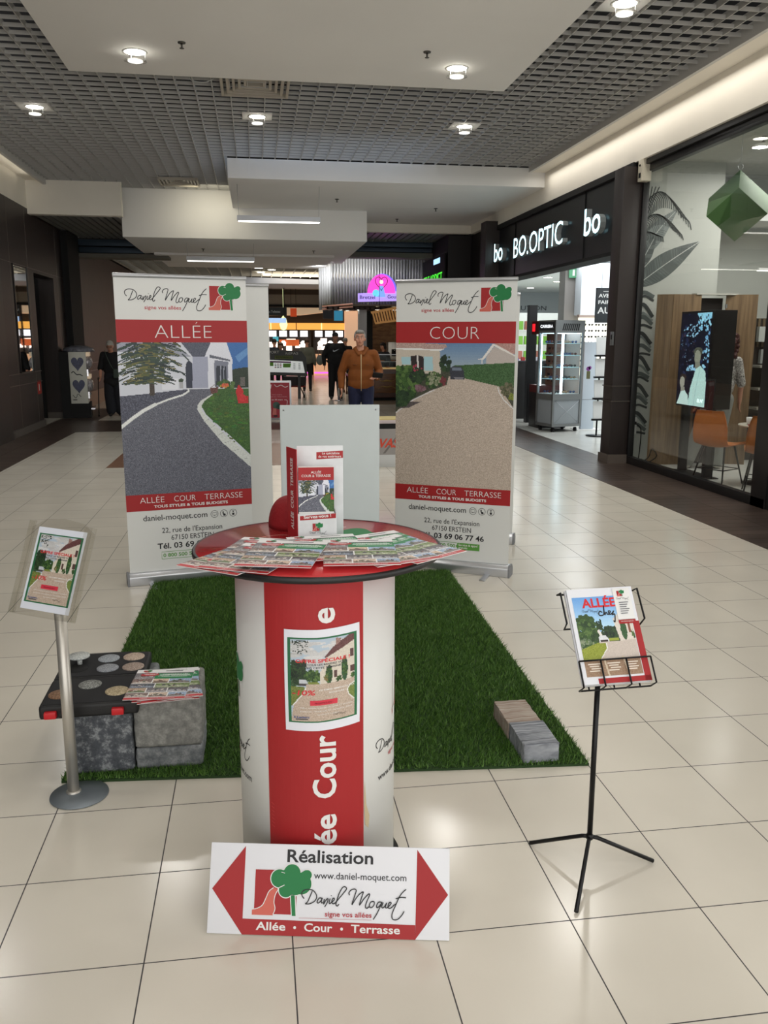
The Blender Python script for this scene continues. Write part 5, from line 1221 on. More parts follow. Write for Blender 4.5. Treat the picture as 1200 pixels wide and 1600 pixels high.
# dining chairs and table
M_tan = mat('tan_leather', (190, 112, 52), .5, noise=.05, nscale=12)
def shell_chair(label, x, y, rz, group):
    t_ = thing('chair', label, 'chair', (x, y, .004), rz, group)
    # profile in (depth, height): seat front to back top ; faces -Y local (front), back at +Y
    prof = [(-.22, .455), (-.20, .47), (-.05, .455), (.12, .45), (.19, .475), (.23, .55), (.25, .68), (.27, .86)]
    prof = smooth_path(prof, 4); n = len(prof); mb = MB(); vs = []; nx = 11
    for th in (0, .018):
        for i, (d_, h_) in enumerate(prof):
            w_ = .215 if h_ < .6 else .215-.05*((h_-.6)/.26)**2
            for j in range(nx):
                s_ = -1+2*j/(nx-1); c_ = .035*s_*s_
                back = min(1, max(0, (i/n-.45)*3)); vs.append((s_*w_, d_-c_*back*1.2+th*back, h_+c_*(1-back)*.9-th*(1-back)))
    f_ = []; off_ = n*nx
    for i in range(n-1):
        for j in range(nx-1):
            a_ = i*nx+j; f_.append((a_, a_+1, a_+nx+1, a_+nx)); f_.append((off_+a_, off_+a_+nx, off_+a_+nx+1, off_+a_+1))
    for i in range(n-1):
        for j in (0, nx-1): a_ = i*nx+j; f_.append((a_, a_+nx, off_+a_+nx, off_+a_))
    for j in range(nx-1):
        for i in (0, n-1): a_ = i*nx+j; f_.append((a_, off_+a_, off_+a_+1, a_+1))
    mb.add(vs, f_, True); mb.build('seat_shell', M_tan, parent=t_)
    for sx in (-1, 1):
        for sy_ in (-1, 1): MB().tube([(sx*.13, sy_*.10+.0, .445), (sx*.20, sy_*.21, 0)], [.012, .008], 8).build('leg', M_blackmetal, parent=t_)
    MB().tube([(-.172, -.166, .18), (.172, -.166, .18), (.172, .166, .18), (-.172, .166, .18)], .006, 6, closed=True).build('footrail', M_blackmetal, parent=t_)
    return t_
GC = 'tan shell chairs inside the shop window'
shell_chair('tan leather shell chair with its back to the window, left of the small table', 5.30, 9.12, math.radians(118), GC)
shell_chair('tan leather shell chair partly hidden by the window frame', 5.44, 8.42, math.radians(150), GC)
t = thing('side_table', 'small pale round table with a cup behind the tan chairs', 'table', (5.78, 9.02, .004))
MB().lathe([(0, .67), (.28, .67), (.285, .68), (.28, .69), (0, .69)], 36).build('tabletop', mat('table_pale', (196, 190, 176), .4), parent=t); MB().tube([(0, 0, .02), (0, 0, .67)], .02, 10).build('post', M_blackmetal, parent=t); MB().lathe([(0, 0), (.2, 0), (.2, .012), (0, .02)], 28).build('foot', M_blackmetal, parent=t)
t = thing('cup', 'white coffee cup on the small table behind the tan chair', 'cup', (5.60, 9.02, .695))
MB().lathe([(.0, 0), (.03, 0), (.042, .03), (.045, .085), (.042, .085), (.038, .03), (0, .008)], 24, caps=False).build('bowl', PWHITE, parent=t); MB().tube([(.042, 0, .07), (.065, 0, .06), (.062, 0, .035), (.04, 0, .028)], .005, 6).build('handle', PWHITE, parent=t)
o = MB().box(-.03, .03, -.012, .012, 0, .012).build('sugar_packet', flat((190, 40, 50))); o.location = (5.56, 8.94, .695); tag(o, 'small red and white packet beside the coffee cup', 'packet')
t = thing('wall_cabinet', 'dark slatted shelf unit at the right behind the window frame', 'shelf', (6.75, 10.6, .004), -.1)
MB().box(-.1, 1.1, .3, .34, 0, 1.93).build('back_panel', mat('unit_dark', (52, 46, 40), .6), parent=t)
mb = MB()
for i in range(18): mb.box(-.1+i*.066, -.07+i*.066, .28, .31, 1.55, 1.93)
mb.build('slats', wood_mat('slat_wood', (84, 70, 52), (110, 94, 72), (1, 1, 1)), parent=t)
for zz in (.72, .98, 1.28): MB().box(-.1, 1.1, -.02, .3, zz, zz+.03).build('shelf_board', mat('shelf_pale', (160, 156, 146), .5), parent=t)
MB().box(-.05, .30, .2, .28, 1.62, 1.82).build('mirror_panel', flat((190, 194, 190)), parent=t); MB().box(0, .28, .2, .27, 1.33, 1.52).build('mirror_panel', flat((150, 154, 152)), parent=t)
t = thing('bottle', 'small white pump bottle on the shelf unit behind the window', 'bottle', (6.82, 10.66, 1.012)); MB().lathe([(0, 0), (.035, 0), (.035, .10), (.012, .12), (.012, .14), (0, .14)], 16).build('body', PWHITE, parent=t); MB().tube([(0, 0, .14), (0, 0, .165), (-.03, 0, .165)], .005, 6).build('pump', PWHITE, parent=t)
t = thing('power_socket', 'white power socket with a plugged black cable low on the mural wall', 'socket', (5.05, 10.905, .52)); MB().box(-.05, .05, -.012, 0, -.13, .10).build('plate', PWHITE, parent=t, bevel=.003); MB().box(-.02, .03, -.05, -.012, .0, .04).build('plug', M_dim, parent=t)
o = MB().tube(smooth_path([(5.08, 10.86, .53), (5.14, 10.84, .45), (5.13, 10.82, .2), (5.10, 10.78, .05), (5.02+.05, 10.70, .02), (5.16, 10.62, .10), (5.20, 10.6, .22), (5.26, 10.58, .12), (5.12, 10.6, .03), (5.08, 10.66, .08), (5.18, 10.56, .02), (5.28, 10.3, .012)], 8), .008, 6).build('power_cable', M_dim); tag(o, 'tangled black cable on the floor at the foot of the mural', 'cable')
downlight('downlight', 6.15, 9.8, 3.895, 'round downlight in the ceiling of the window room, above the green cube', 'downlights of the window room', .09)
downlight('downlight', 7.6, 8.4, 3.895, 'round downlight in the window room ceiling, out at the right', 'downlights of the window room', .09)
sprinkler(5.75, 9.5, 3.90, 'sprinkler head in the ceiling of the window room')
t = thing('linear_pendant_lamp', 'slim lit strip lamp at the right inside the shop window', 'ceiling light', (6.9, 10.2, 2.50)); MB().box(-.65, .8, -.02, .02, 0, .03).build('housing', PWHITE, parent=t); MB().box(-.65, .8, -.02, .02, -.008, 0).build('tube_lamp', mat('strip_soft', (255, 255, 250), .5, emit=2), parent=t)
for sx in (-.5, .6): MB().tube([(sx, 0, .03), (sx, 0, 1.39)], .002, 5).build('wire', M_alu, parent=t)

# =================================================================== LEFT SIDE: capsule machine
t = thing('vending_machine', 'white capsule toy vending machine with heart windows in the dark left corner', 'vending machine', (-3.56, 18.55, 0), math.radians(8))
M_vend = mat('vend_white', (196, 196, 186), .4); M_heart = mat('heart_blue', (44, 50, 84), .4, noise=.5, nscale=30)
MB().box(-.24, .10, 0, .75, .30, 1.36).build('cabinet', M_vend, parent=t, bevel=.01); MB().box(-.24, .14, .02, .73, 0, .30).build('base', M_dim, parent=t)
MB().box(-.42, -.24, .0, .75, 0, 1.36).build('side_cabinet', M_dim, parent=t)
for z in (1.40,): MB().lathe([(0, 0), (.26, 0), (.24, .07), (.12, .12), (0, .13)], 24, M=Matrix.Translation((-.05, .38, 1.36)) @ Matrix.Diagonal((1.25, 1.5, 1, 1))).build('topper', mat('topper', (110, 112, 122), .3, noise=.4, nscale=20), parent=t)
for zc in (1.13, .67):
    hp = [(.13*16*math.sin(q)**3/17, .17*(13*math.cos(q)-5*math.cos(2*q)-2*math.cos(3*q)-math.cos(4*q))/17) for q in np.linspace(0, 2*PI, 28)[:-1]]
    MB().prism([(-.07+a_, zc+b_) for a_, b_ in hp], -.006, 0, axis='y').build('heart_window', M_heart, parent=t)
    for k_ in range(3): MB().ball((.12, .14+.23*k_, zc), (.09, .105, .13)).build('globe', mat('globe', (150, 146, 150), .15, .2, noise=.5, nscale=18) if 'globe' not in _mc else _mc['globe'], parent=t)
    for k_ in range(3): MB().box(.08, .17, .07+.23*k_, .21+.23*k_, zc+.14, zc+.22).build('coin_head', mat('coin_head', (214, 190, 160), .3, emit=.25), parent=t)
    for k_ in range(3): MB().lathe([(.03, 0), (.03, .04), (0, .045)], 12, M=Matrix.Translation((.10, .14+.23*k_, zc-.2)) @ Matrix.Rotation(PI/2, 4, 'Y')).box(.09, .13, .06+.23*k_, .22+.23*k_, zc-.27, zc-.13).build('dispenser_knob', M_chrome, parent=t)
for k_ in range(3): MB().box(.10, .22, .05+.23*k_, .22+.23*k_, .17, .20, Matrix.Rotation(0, 4, 'Y')).build('chute', M_chrome, parent=t)
P = Print(lambda u, v, d: (u, -.001-d, v)); P.stroke([(-.20, .93), (-.16, .96), (-.10, .90), (-.04, .90), (.02, .87)], .02, flat((40, 44, 40))); P.stroke([(-.2, .48), (-.14, .42), (-.1, .50), (-.04, .44)], .012, flat((60, 64, 60))); P.stroke([(-.2, .38), (-.12, .38)], .02, flat((60, 64, 60))); P.build('printed_squiggle', t)

# =================================================================== FOOD COURT
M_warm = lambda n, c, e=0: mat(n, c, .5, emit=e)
o = thing('kiosk_wall', 'curved white and grey ribbed metal wall above the bretzel kiosk', 'kiosk', (1.82, 23.3, 0)); M_rib = mat('ribbed_metal', (158, 160, 162), .4, .3)
mb = MB()
nr = 34
for i in range(nr):
    x0 = .26+i*.078; mb.tube([(x0, .0, 2.55), (x0, .0, 3.95)], .036, 8)
mb.build('ribbed_panel', M_rib, parent=o)
mb = MB()
for i in range(5): mb.tube([(-.02+i*.06, .42-.085*i, 2.40), (-.02+i*.06, .42-.085*i, 3.9)], .045, 10)
mb.build('ribbed_corner', mat('ribbed_white', (214, 216, 218), .4), parent=o); MB().box(-.05, 3, -.06, .5, 3.92, 3.98).build('top_edge', M_dim, parent=o)
t = thing('kiosk_canopy', 'dark slatted canopy with a brass edge over the bretzel kiosk', 'canopy', (1.8, 22.6, 2.42))
M_brown2 = mat('canopy_brown', (58, 42, 34), .5); M_pinkedge = mat('canopy_edge', (206, 150, 128), .4, emit=.15)
MB().prism([(0, .5), (.75, 0), (3.3, -.15), (3.3, 1.6), (.2, 1.6)], .06, .10).build('top', mat('canopy_top', (92, 84, 58), .5), parent=t)
mb = MB()
for i in range(22): mb.box(.1+i*.14, .14+i*.14, .2, 1.5, -.02, .05)
for i in range(9): mb.box(.1, 3.2, .2+i*.15, .22+i*.15, -.02, .05)
mb.build('slats', M_brown2, parent=t)
for zz in (-.02, .05): MB().tube([(0, .5, zz), (.75, 0, zz+.06)], .022, 6).build('edge_trim', M_pinkedge, parent=t)
for i, (x, y) in enumerate([(2.80, 23.2), (2.95, 23.6), (2.55, 23.8), (3.25, 22.9), (3.7, 22.9), (2.3, 23.3), (4.1, 23.1)]):
    downlight('downlight', x, y, 2.395, 'small warm downlight under the dark kiosk canopy, '+ORD[i]+' of the cluster', 'downlights under the kiosk canopy', .07, False)
t = thing('kiosk_sign', 'pink and violet lit kiosk sign with a half-round top above the canopy', 'shop sign', (2.70, 22.45, 2.60), -.04)
mb = MB(); mb.prism([(-.02, -.02), (1.32, .02), (1.32, .27), (-.02, .19)], 0, .10, axis='y').build('banner_board', M_warm('sign_lilac', (176, 150, 236), 1.0), parent=t)
dome = [(.58+.36*math.cos(a_), .20+.47*math.sin(a_)) for a_ in np.linspace(0, PI, 24)]
dome2 = [(.61+.38*math.cos(a_), .20+.49*math.sin(a_)) for a_ in np.linspace(0, PI, 24)]
MB().prism(dome2, .02, .10, axis='y').build('dome_edge', M_warm('sign_violet', (110, 100, 240), 1.1), parent=t)
MB().prism(dome, -.01, .03, axis='y').build('dome', M_warm('sign_pink', (244, 70, 190), 1.2), parent=t)
P = Print(lambda u, v, d: (u, -.012-d*3, v)); P.stroke([(.58+.16*math.sin(q)**3, .46+.012*(13*math.cos(q)-5*math.cos(2*q)-2*math.cos(3*q)-math.cos(4*q))) for q in np.linspace(0, 2*PI, 30)], .016, flat((60, 20, 70)), False)
P.circle(.58, .48, .05, flat((255, 236, 200), emit=1.2)); P.poly([(.47, .10), (.69, .10), (.63, .38), (.53, .38)], flat((130, 170, 240), emit=.9)); P.circle(.44, .2, .09, flat((110, 214, 236), emit=.9)); P.up()
P.text('Bretzel', .02, .05, .13, flat((70, 40, 140)), bold=.01, width=.40); P.text('Gourmand', .74, .07, .13, flat((70, 40, 140)), bold=.01, width=.54); P.build('sign_lettering', t)
# slanted lath basket
t = thing('lath_canopy', 'slanting wooden lath screen glowing gold at the right of the kiosk', 'canopy', (3.10, 22.2, 2.01))
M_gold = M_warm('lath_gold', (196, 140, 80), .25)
MB().prism([(0, .0), (.9, .12), (.9, .17), (-.02, .05)], 0, .06, axis='y').build('rail', M_gold, parent=t); MB().prism([(-.10, .26), (.9, .46), (.9, .52), (-.12, .32)], 0, .06, axis='y').build('rail', M_gold, parent=t)
mb = MB()
for i in range(13): mb.prism([(-.02+i*.07, .04+i*.009), (.015+i*.07, .045+i*.009), (-.055+i*.07, .30+i*.015), (-.09+i*.07, .29+i*.015)], .01, .05, axis='y')
mb.build('laths', M_gold, parent=t)
for x_ in (.1, .8): MB().tube([(x_, .03, .34+.2*x_), (x_, .03, 1.86)], .006, 5).build('rod', M_dim, parent=t)
struct(MB().box(2.78, 2.98, 23.05, 23.4, 0, 2.42).build('trim_16', mat('white_post', (176, 178, 182), .5)))
# bretzel counter
t = thing('kiosk_counter', 'carved dark wood kiosk counter with a glass display on top', 'counter', (3.14, 22.95, 0)); M_mah = wood_mat('mahogany', (58, 28, 18), (88, 46, 28), (1, 1, 8), .35)
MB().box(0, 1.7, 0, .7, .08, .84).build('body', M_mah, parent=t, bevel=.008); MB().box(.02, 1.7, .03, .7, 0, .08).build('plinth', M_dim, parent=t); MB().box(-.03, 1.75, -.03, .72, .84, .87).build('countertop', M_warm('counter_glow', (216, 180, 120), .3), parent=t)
for x in (.04, .86): MB().box(x, x+.66, -.02, 0, .20, .72).build('carved_panel', wood_mat('panel_wood', (96, 58, 26), (124, 80, 40), (1, 1, 8), .4), parent=t, bevel=.012)
mb = MB()
for x in (.37, 1.19):
    for zz, sg_ in ((.54, 1), (.36, -1)):
        mb.tube(smooth_path([(x-.24, -.03, zz+.03*sg_), (x-.12, -.035, zz-.02*sg_), (x, -.04, zz), (x+.12, -.035, zz-.02*sg_), (x+.24, -.03, zz+.03*sg_)], 5), [.006+.02*math.sin(PI*q/20)**2 for q in range(21)], 8)
mb.build('carving', mat('carving_gold', (160, 128, 70), .4, .3), parent=t)
MB().box(.05, 1.6, .04, .045, .87, 1.22).box(.05, 1.6, .04, .5, 1.22, 1.225).build('glass_screen', M_glass, parent=t); MB().box(.04, 1.62, .03, .06, 1.215, 1.24).build('glass_rail', M_alu, parent=t); MB().box(.05, 1.6, .10, .5, 1.03, 1.04).build('glass_shelf', M_alu, parent=t)
for i in range(9):
    o = MB().tube([(.05*math.cos(a_), .035*math.sin(a_), .015) for a_ in np.linspace(0, 2*PI, 14)[:-1]], .014, 7, closed=True).build('pretzel', mat('pretzel', (176, 104, 48), .5) if 'ptz' not in _mc else _mc['ptz']); o.location = (3.27+.15*i, 23.2, 1.041 if i % 2 else .871); tag(o, ORD[i]+' golden pretzel from the left behind the glass of the kiosk counter', 'pretzel', 'pretzels in the kiosk display')
struct(MB().box(3.2, 5.1, 25.2, 25.3, 0, 2.5).build('wall_back', wood_mat('kiosk_oak', (120, 78, 36), (160, 110, 60), (2, 2, 6), .5)))
struct(MB().box(3.05, 3.35, 24.6, 24.9, 0, 2.5).build('trim_17', M_dim))
t = thing('coffee_machine', 'steel coffee machine at the back of the bretzel kiosk', 'coffee machine', (4.1, 24.6, 0)); MB().box(-.35, .3, 0, .5, 0, 1.05).build('cabinet', M_dim, parent=t); MB().box(-.3, .25, .0, .4, 1.05, 1.55).build('body', M_steel, parent=t, bevel=.02); MB().box(-.2, .15, -.01, 0, 1.15, 1.35).build('front_recess', M_dim, parent=t)
for x in (-.12, .06): MB().tube([(x, -.06, 1.30), (x, 0, 1.32)], .018, 8).build('spout', M_chrome, parent=t)
# railing of turned posts beside the kiosk
for i in range(5):
    o = MB().lathe([(.03, 0), (.03, .06), (.015, .10), (.02, .2), (.03, .3), (.018, .42), (.03, .5), (.03, .56)], 12).build('baluster', wood_mat('bal', (70, 46, 34), (92, 62, 46)) if 'bal' not in _mc else _mc['bal']); _mc['bal'] = o.data.materials[0]
    o.location = (2.72-.0*i, 24.3-.9*0+.75*i, 0); tag(o, ORD[i]+' dark turned post from the near end of the low wooden railing by the kiosk', 'railing post', 'turned railing posts by the kiosk')
o = MB().box(-.03, .03, 0, 3.1, 0, .05).build('handrail', M_mah); o.location = (2.72, 24.25, .56); tag(o, 'dark wooden handrail on the turned posts beside the kiosk', 'railing')
o = MB().tube([(0, 0, 0), (0, 0, .62)], .03, 12).lathe([(.12, 0), (.12, .015), (.03, .02)], 16).build('bollard', M_chrome); o.location = (2.22, 23.1, 0); tag(o, 'chrome bollard post in front of the man in black', 'bollard')

# map sign lectern
t = thing('map_sign', 'black information lectern with a lit white plan board, left of the walking people', 'information sign', (.16, 23.9, 0)); M_ph = mat('lectern_black', (24, 26, 24), .4)
MB().prism([(0, 1.36), (1.12, 1.30), (1.24, 1.12), (1.27, .62), (0, .66)], 0, .08, axis='y').build('board', M_ph, parent=t)
MB().prism([(.03, .74), (1.20, .71), (1.14, 1.02), (.03, 1.08)], -.012, 0, axis='y').build('plan_panel', mat('plan_white', (226, 230, 228), .5, emit=.35), parent=t)
P = Print(lambda u, v, d: (u, -.0125-d*3, v)); P.poly([(.12, .90), (.34, .90), (.34, 1.0), (.12, 1.0)], flat((110, 170, 60))); P.poly([(.60, .86), (.80, .86), (.82, .97), (.60, .97)], flat((110, 170, 60))); P.poly([(.12, 1.0), (.82, .98), (.82, 1.02), (.12, 1.04)], flat((110, 50, 110)))
for i in range(3):
    for j in range(3): P.rect(.37+.07*i, .85+.045*j, .42+.07*i, .875+.045*j, flat([(170, 60, 60), (60, 60, 66), (150, 150, 150)][(i+j) % 3]))
for i in range(8): P.rect(.88+.14*(i % 2), .95-.045*(i//2), .94+.14*(i % 2), .965-.045*(i//2), flat((120, 124, 124)))
P.build('printed_plan', t)
P = Print(lambda u, v, d: (u, -.001-d*3, v)); P.text('PORT', .22, 1.24, .10, flat((200, 200, 196)), width=.28); P.text('REPAS', .68, 1.21, .09, flat((190, 190, 186)), width=.34); P.rect(.38, 1.09, .88, 1.18, flat((86, 96, 30))); P.up(); P.text('BIENVENUE', .41, 1.11, .07, flat((30, 34, 16)), width=.44); P.build('printed_text', t)
for x in (.15, 1.0): MB().box(x, x+.08, .02, .1, 0, .68).build('leg', M_ph, parent=t)
t = thing('trolley', 'red framed trolley standing beside the black information lectern', 'trolley', (1.08, 24.1, 0)); M_rf = mat('trolley_red', (150, 40, 30), .5)
MB().box(-.3, .3, 0, .4, .35, .60).build('basket', mat('trolley_dark', (40, 34, 36), .6), parent=t, bevel=.01); MB().tube([(-.3, 0, .32), (.3, 0, .32), (.3, .4, .32), (-.3, .4, .32)], .015, 6, closed=True).build('frame', M_rf, parent=t)
for x, y in ((-.25, .05), (.27, .05), (-.25, .35), (.27, .35)):
    MB().tube([(x*.6, y, .32), (x, y, .06)], .012, 6).build('leg', M_dim, parent=t); MB().lathe([(0, -.015), (.05, -.015), (.05, .015), (0, .015)], 12, M=Matrix.Translation((x, y, .05)) @ Matrix.Rotation(PI/2, 4, 'Y')).build('wheel', M_dim, parent=t)
# A-board
t = thing('poster_board', 'red poster in an aluminium snap frame standing on the tiles between the banners', 'poster board', (.42, 17.3, 0), -.02)
MB().box(-.285, .285, -.02, .02, .04, .82).build('frame', M_alu, parent=t, bevel=.006); MB().box(-.25, .25, -.024, -.02, .08, .78).build('poster', flat((168, 50, 62)), parent=t)
for sx in (-1, 1): MB().box(sx*.24-.015, sx*.24+.015, -.2, .2, 0, .04).build('foot', M_alu, parent=t)
P = Print(lambda u, v, d: (u, -.0245-d*3, v)); P.poly([(-.24, .68), (-.12, .66), (-.10, .74), (-.24, .77)], flat((226, 200, 204))); P.stroke([(-.05, .74), (0, .70), (.08, .73), (.16, .69), (.22, .71)], .014, flat((230, 214, 214)))
P.text('PORTES OUVERTES', -.10, .53, .03, flat((216, 160, 166)), width=.2); P.text('OFFRES DU PRINTEMPS', -.2, .49, .025, flat((216, 160, 166)), width=.4); P.text('au 30 mars', -.11, .43, .035, flat((236, 220, 220)), bold=.02, width=.22)
P.circle(-.02, .33, .07, flat((70, 96, 84))); P.circle(.03, .30, .05, flat((56, 80, 74))); P.poly([(-.10, .14), (-.02, .14), (-.02, .27), (-.08, .27)], flat((210, 120, 110))); P.poly([(-.07, .10), (.0, .10), (0, .13), (-.07, .13)], flat((40, 40, 44))); P.stroke([(-.2, .55), (-.15, .40), (-.13, .2), (-.17, .12)], .010, flat((226, 196, 200))); P.stroke([(.12, .22), (.18, .30), (.2, .42), (.14, .44)], .012, flat((226, 196, 200)))
P.build('printed_artwork', t)
# small pedestal with red lettering seen between panel and COUR banner
t = thing('promo_counter', 'low grey promotional counter with red VAS lettering behind the display panel', 'counter', (1.60, 10.9, 0))
MB().box(-.5, .45, 0, .5, 0, .16).build('plinth', mat('promo_white', (198, 200, 200), .5), parent=t, bevel=.004); MB().box(-.5, .45, 0.002, .5, .16, .50).build('front', mat('promo_grey', (150, 146, 144), .5), parent=t)
MB().box(-.5, .45, .004, .5, .50, .57).build('dark_band', M_dim, parent=t); MB().box(-.52, .47, -.01, .52, .57, .61).build('top', mat('promo_top', (190, 176, 178), .4), parent=t, bevel=.004); MB().box(-.45, .4, .05, .45, .61, .625).build('top_inlay', mat('promo_yellow', (206, 190, 130), .5), parent=t)
P = Print(lambda u, v, d: (u, .001-d*2, v)); P.poly([(.02, .18), (.05, .18), (.30, .50), (.27, .50)], flat((110, 104, 102))); P.up(); P.text('VAS', -.02, .26, .16, flat((206, 66, 38)), bold=.03, shear=.3, width=.26); P.build('printed_text', t)

# far shop fronts
SH = [('food_stall', .2, 2.55), ('food_stall', 2.65, 4.3), ('food_stall', 4.4, 6.8)]
t = thing('light_band', 'glowing amber fascia band running above the far food stalls', 'lighting', (0, 38, 0)); MB().box(-1, 7.5, 0, .2, 2.02, 2.30).build('band', M_warm('amber_band', (240, 176, 84), .8), parent=t)
for i in range(7): MB().box(-.4+i*1.1, -.36+i*1.1, -.01, 0, 2.02, 2.30).build('seam', M_warm('amber_hot', (255, 226, 160), 1.2) if i % 2 else flat((200, 140, 80)), parent=t)
struct(MB().box(-3, 8, 38.2, 38.6, 2.3, 2.95).build('wall_back', mat('court_dark', (46, 38, 34), .6)))
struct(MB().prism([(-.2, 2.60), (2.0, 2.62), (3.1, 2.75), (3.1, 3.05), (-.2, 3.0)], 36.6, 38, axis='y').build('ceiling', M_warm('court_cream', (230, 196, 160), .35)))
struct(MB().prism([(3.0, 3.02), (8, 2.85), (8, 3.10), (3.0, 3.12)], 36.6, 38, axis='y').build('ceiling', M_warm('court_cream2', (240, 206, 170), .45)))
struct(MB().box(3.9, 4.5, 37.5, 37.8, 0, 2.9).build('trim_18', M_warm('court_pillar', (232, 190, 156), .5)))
def stall(x0, x1, label, colr, n, seed):
    r_ = random.Random(seed); t_ = thing('food_stall', label, 'food stall', (x0, 39, 0)); w_ = x1-x0
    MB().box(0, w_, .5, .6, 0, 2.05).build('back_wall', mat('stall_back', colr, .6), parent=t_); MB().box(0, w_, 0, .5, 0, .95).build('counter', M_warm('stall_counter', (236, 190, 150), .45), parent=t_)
    MB().box(0, w_, -.02, .0, .10, .14).build('led_strip', M_warm('led_magenta', (230, 60, 240), 2.2), parent=t_)
    for i in range(n):
        xx = .08+i*(w_-.1)/n; ww = (w_-.1)/n*.72; MB().box(xx, xx+ww, .46, .5, 1.72, 1.98).build('menu_screen', M_warm('screen_lit', (236, 238, 246), 1.4), parent=t_)
    for i in range(n):
        xx = .1+r_.random()*(w_-.5); zz = 1.05+r_.random()*.35; MB().box(xx, xx+.25+.3*r_.random(), .42, .46, zz, zz+.12+.2*r_.random()).build('lit_panel', M_warm('panel_lit', (255, 236, 224), 1.5), parent=t_)
    for i in range(3): MB().lathe([(0, 0), (.10, .02), (.12, .16), (.05, .24), (0, .24)], 14, (.3+i*(w_-.5)/2.2, .2, 1.30)).build('pendant_shade', M_warm('shade_glow', (255, 250, 244), 1.6), parent=t_)
    return t_
stall(.1, 2.55, 'far food stall with dark back wall, orange board and white screens', (44, 46, 48), 5, 3)
stall(2.65, 4.15, 'far food stall with black back wall and round white lamps, behind the man in black', (26, 26, 28), 3, 8)
stall(4.3, 6.9, 'far food stall with bright screens behind the man in the brown jacket', (70, 60, 66), 5, 12)
for i, (x, z, w_, h_, c_, e_) in enumerate([(1.55, 1.45, .9, .28, (196, 96, 50), .5), (.95, 1.62, .25, .2, (70, 170, 190), .6), (4.9, 1.45, .7, .45, (196, 200, 240), 1.1)]):
    o = MB().box(-w_/2, w_/2, -.02, 0, -h_/2, h_/2).build('advert_panel', M_warm('adv', c_, e_)); o.location = (x, 39.40, z); tag(o, ['orange lit board on the far left food stall', 'small turquoise lit board on the far left food stall', 'pale violet lit screen right of the man in black'][i], 'sign')
def hanging_board(x0, x1, z0, z1, y, c_, label, txt=None, e_=0):
    t_ = thing('hanging_sign', label, 'sign', (x0, y, z0)); MB().box(0, x1-x0, 0, .06, 0, z1-z0).build('board', mat('hang', c_, .5, emit=e_), parent=t_)
    for q in (.1, .9): MB().tube([((x1-x0)*q, .03, z1-z0), ((x1-x0)*q, .03, 3.6-z0)], .008, 5).build('rod', M_dim, parent=t_)
    if txt: P = Print(lambda u, v, d: (u, -.001-d*5, v)); P.text(txt, (x1-x0)*.1, (z1-z0)*.35, (z1-z0)*.4, flat((220, 224, 226)), width=(x1-x0)*.6); P.build('printed_text', t_)
hanging_board(.42, 1.25, 2.50, 2.80, 33.5, (26, 32, 34), 'dark direction board over the far food court, at the left', 'Les Toilettes')
hanging_board(.50, 1.22, 2.22, 2.40, 33.4, (170, 200, 240), 'pale blue lit direction board under the dark one', None, .8)
hanging_board(1.45, 1.70, 2.5, 2.82, 35.0, (196, 70, 30), 'small orange hanging board over the far food court', None, .4)
hanging_board(2.75, 3.15, 2.42, 2.80, 35.0, (60, 66, 80), 'blue grey hanging board over the food court, above the man in black')
hanging_board(3.2, 3.55, 2.35, 2.8, 35.0, (60, 150, 190), 'turquoise and black hanging board over the far food court', None, .4)
o = MB().box(-.03, .03, -.03, .03, 0, 2.9).build('sign_post', M_dim); o.location = (.42, 33.5, 0); tag(o, 'tall black post carrying the far direction board', 'post')
for i, (x, y, z) in enumerate([(1.15, 34.5, 1.95), (4.45, 34.0, 1.75)]):
    o = MB().lathe([(0, 0), (.10, .04), (.16, .22), (.12, .42), (.03, .55), (0, .56)], 16).tube([(0, 0, .56), (0, 0, 3.6-z)], .006, 5).build('pendant_lamp', M_warm('lamp_greenish', (224, 236, 170), 1.3)); o.location = (x, y, z); tag(o, ['pointed pale green pendant lamp at the left of the food court', 'pointed pale green pendant lamp beside the grey column'][i], 'ceiling light')
o = thing('neon_sign', 'green neon lettering glimpsed above the COUR banner', 'shop sign', (4.36, 22.2, 3.02)); P = Print(lambda u, v, d: (-.01-d*4, -u, v)); P.text('SELF ADDICT', -.0, .0, .22, M_warm('neon_green', (60, 210, 40), 1.6), bold=.02, width=2.2, rot=0); P.build('letters', o)
MB().box(0, .03, -2.4, .2, -.1, .55).build('back_board', M_dim, parent=o); MB().box(-.01, 0, -1.9, -1.2, .38, .5).build('lit_corner', M_warm('cornerblue', (170, 214, 250), 1.2), parent=o)

# =================================================================== PEOPLE
def blob(name, prims, voxel, material, parent, smooth=2, dec=1.0):
    mb = MB()
    for p in prims:
        if p[0] == 'cap':
            a_, ra, b_, rb = Vector(p[1]), p[2], Vector(p[3]), p[4]; n = 5
            path = [a_.lerp(b_, i/n) for i in range(n+1)]; mb.tube(path, [ra+(rb-ra)*i/n for i in range(n+1)], 12); mb.ball(a_, ra, nu=12, nv=8); mb.ball(b_, rb, nu=12, nv=8)
        elif p[0] == 'ell': mb.ball(p[1], p[2], M=p[3] if len(p) > 3 else None, nu=20, nv=14)
    o = mb.build(name, material, parent=parent)
    md = o.modifiers.new('r', 'REMESH'); md.mode = 'VOXEL'; md.voxel_size = voxel; md.use_smooth_shade = True
    ms = o.modifiers.new('s', 'SMOOTH'); ms.iterations = smooth; ms.factor = .5
    dg = bpy.context.evaluated_depsgraph_get(); me2 = bpy.data.meshes.new_from_object(o.evaluated_get(dg))
    o.modifiers.clear(); old = o.data; o.data = me2; bpy.data.meshes.remove(old); me2.name = name
    for pl in me2.polygons: pl.use_smooth = True
    return o
M_eye = flat((236, 232, 226), .3); M_iris = flat((50, 40, 34), .2); M_lip = flat((160, 88, 80)); M_brow = flat((120, 112, 104))
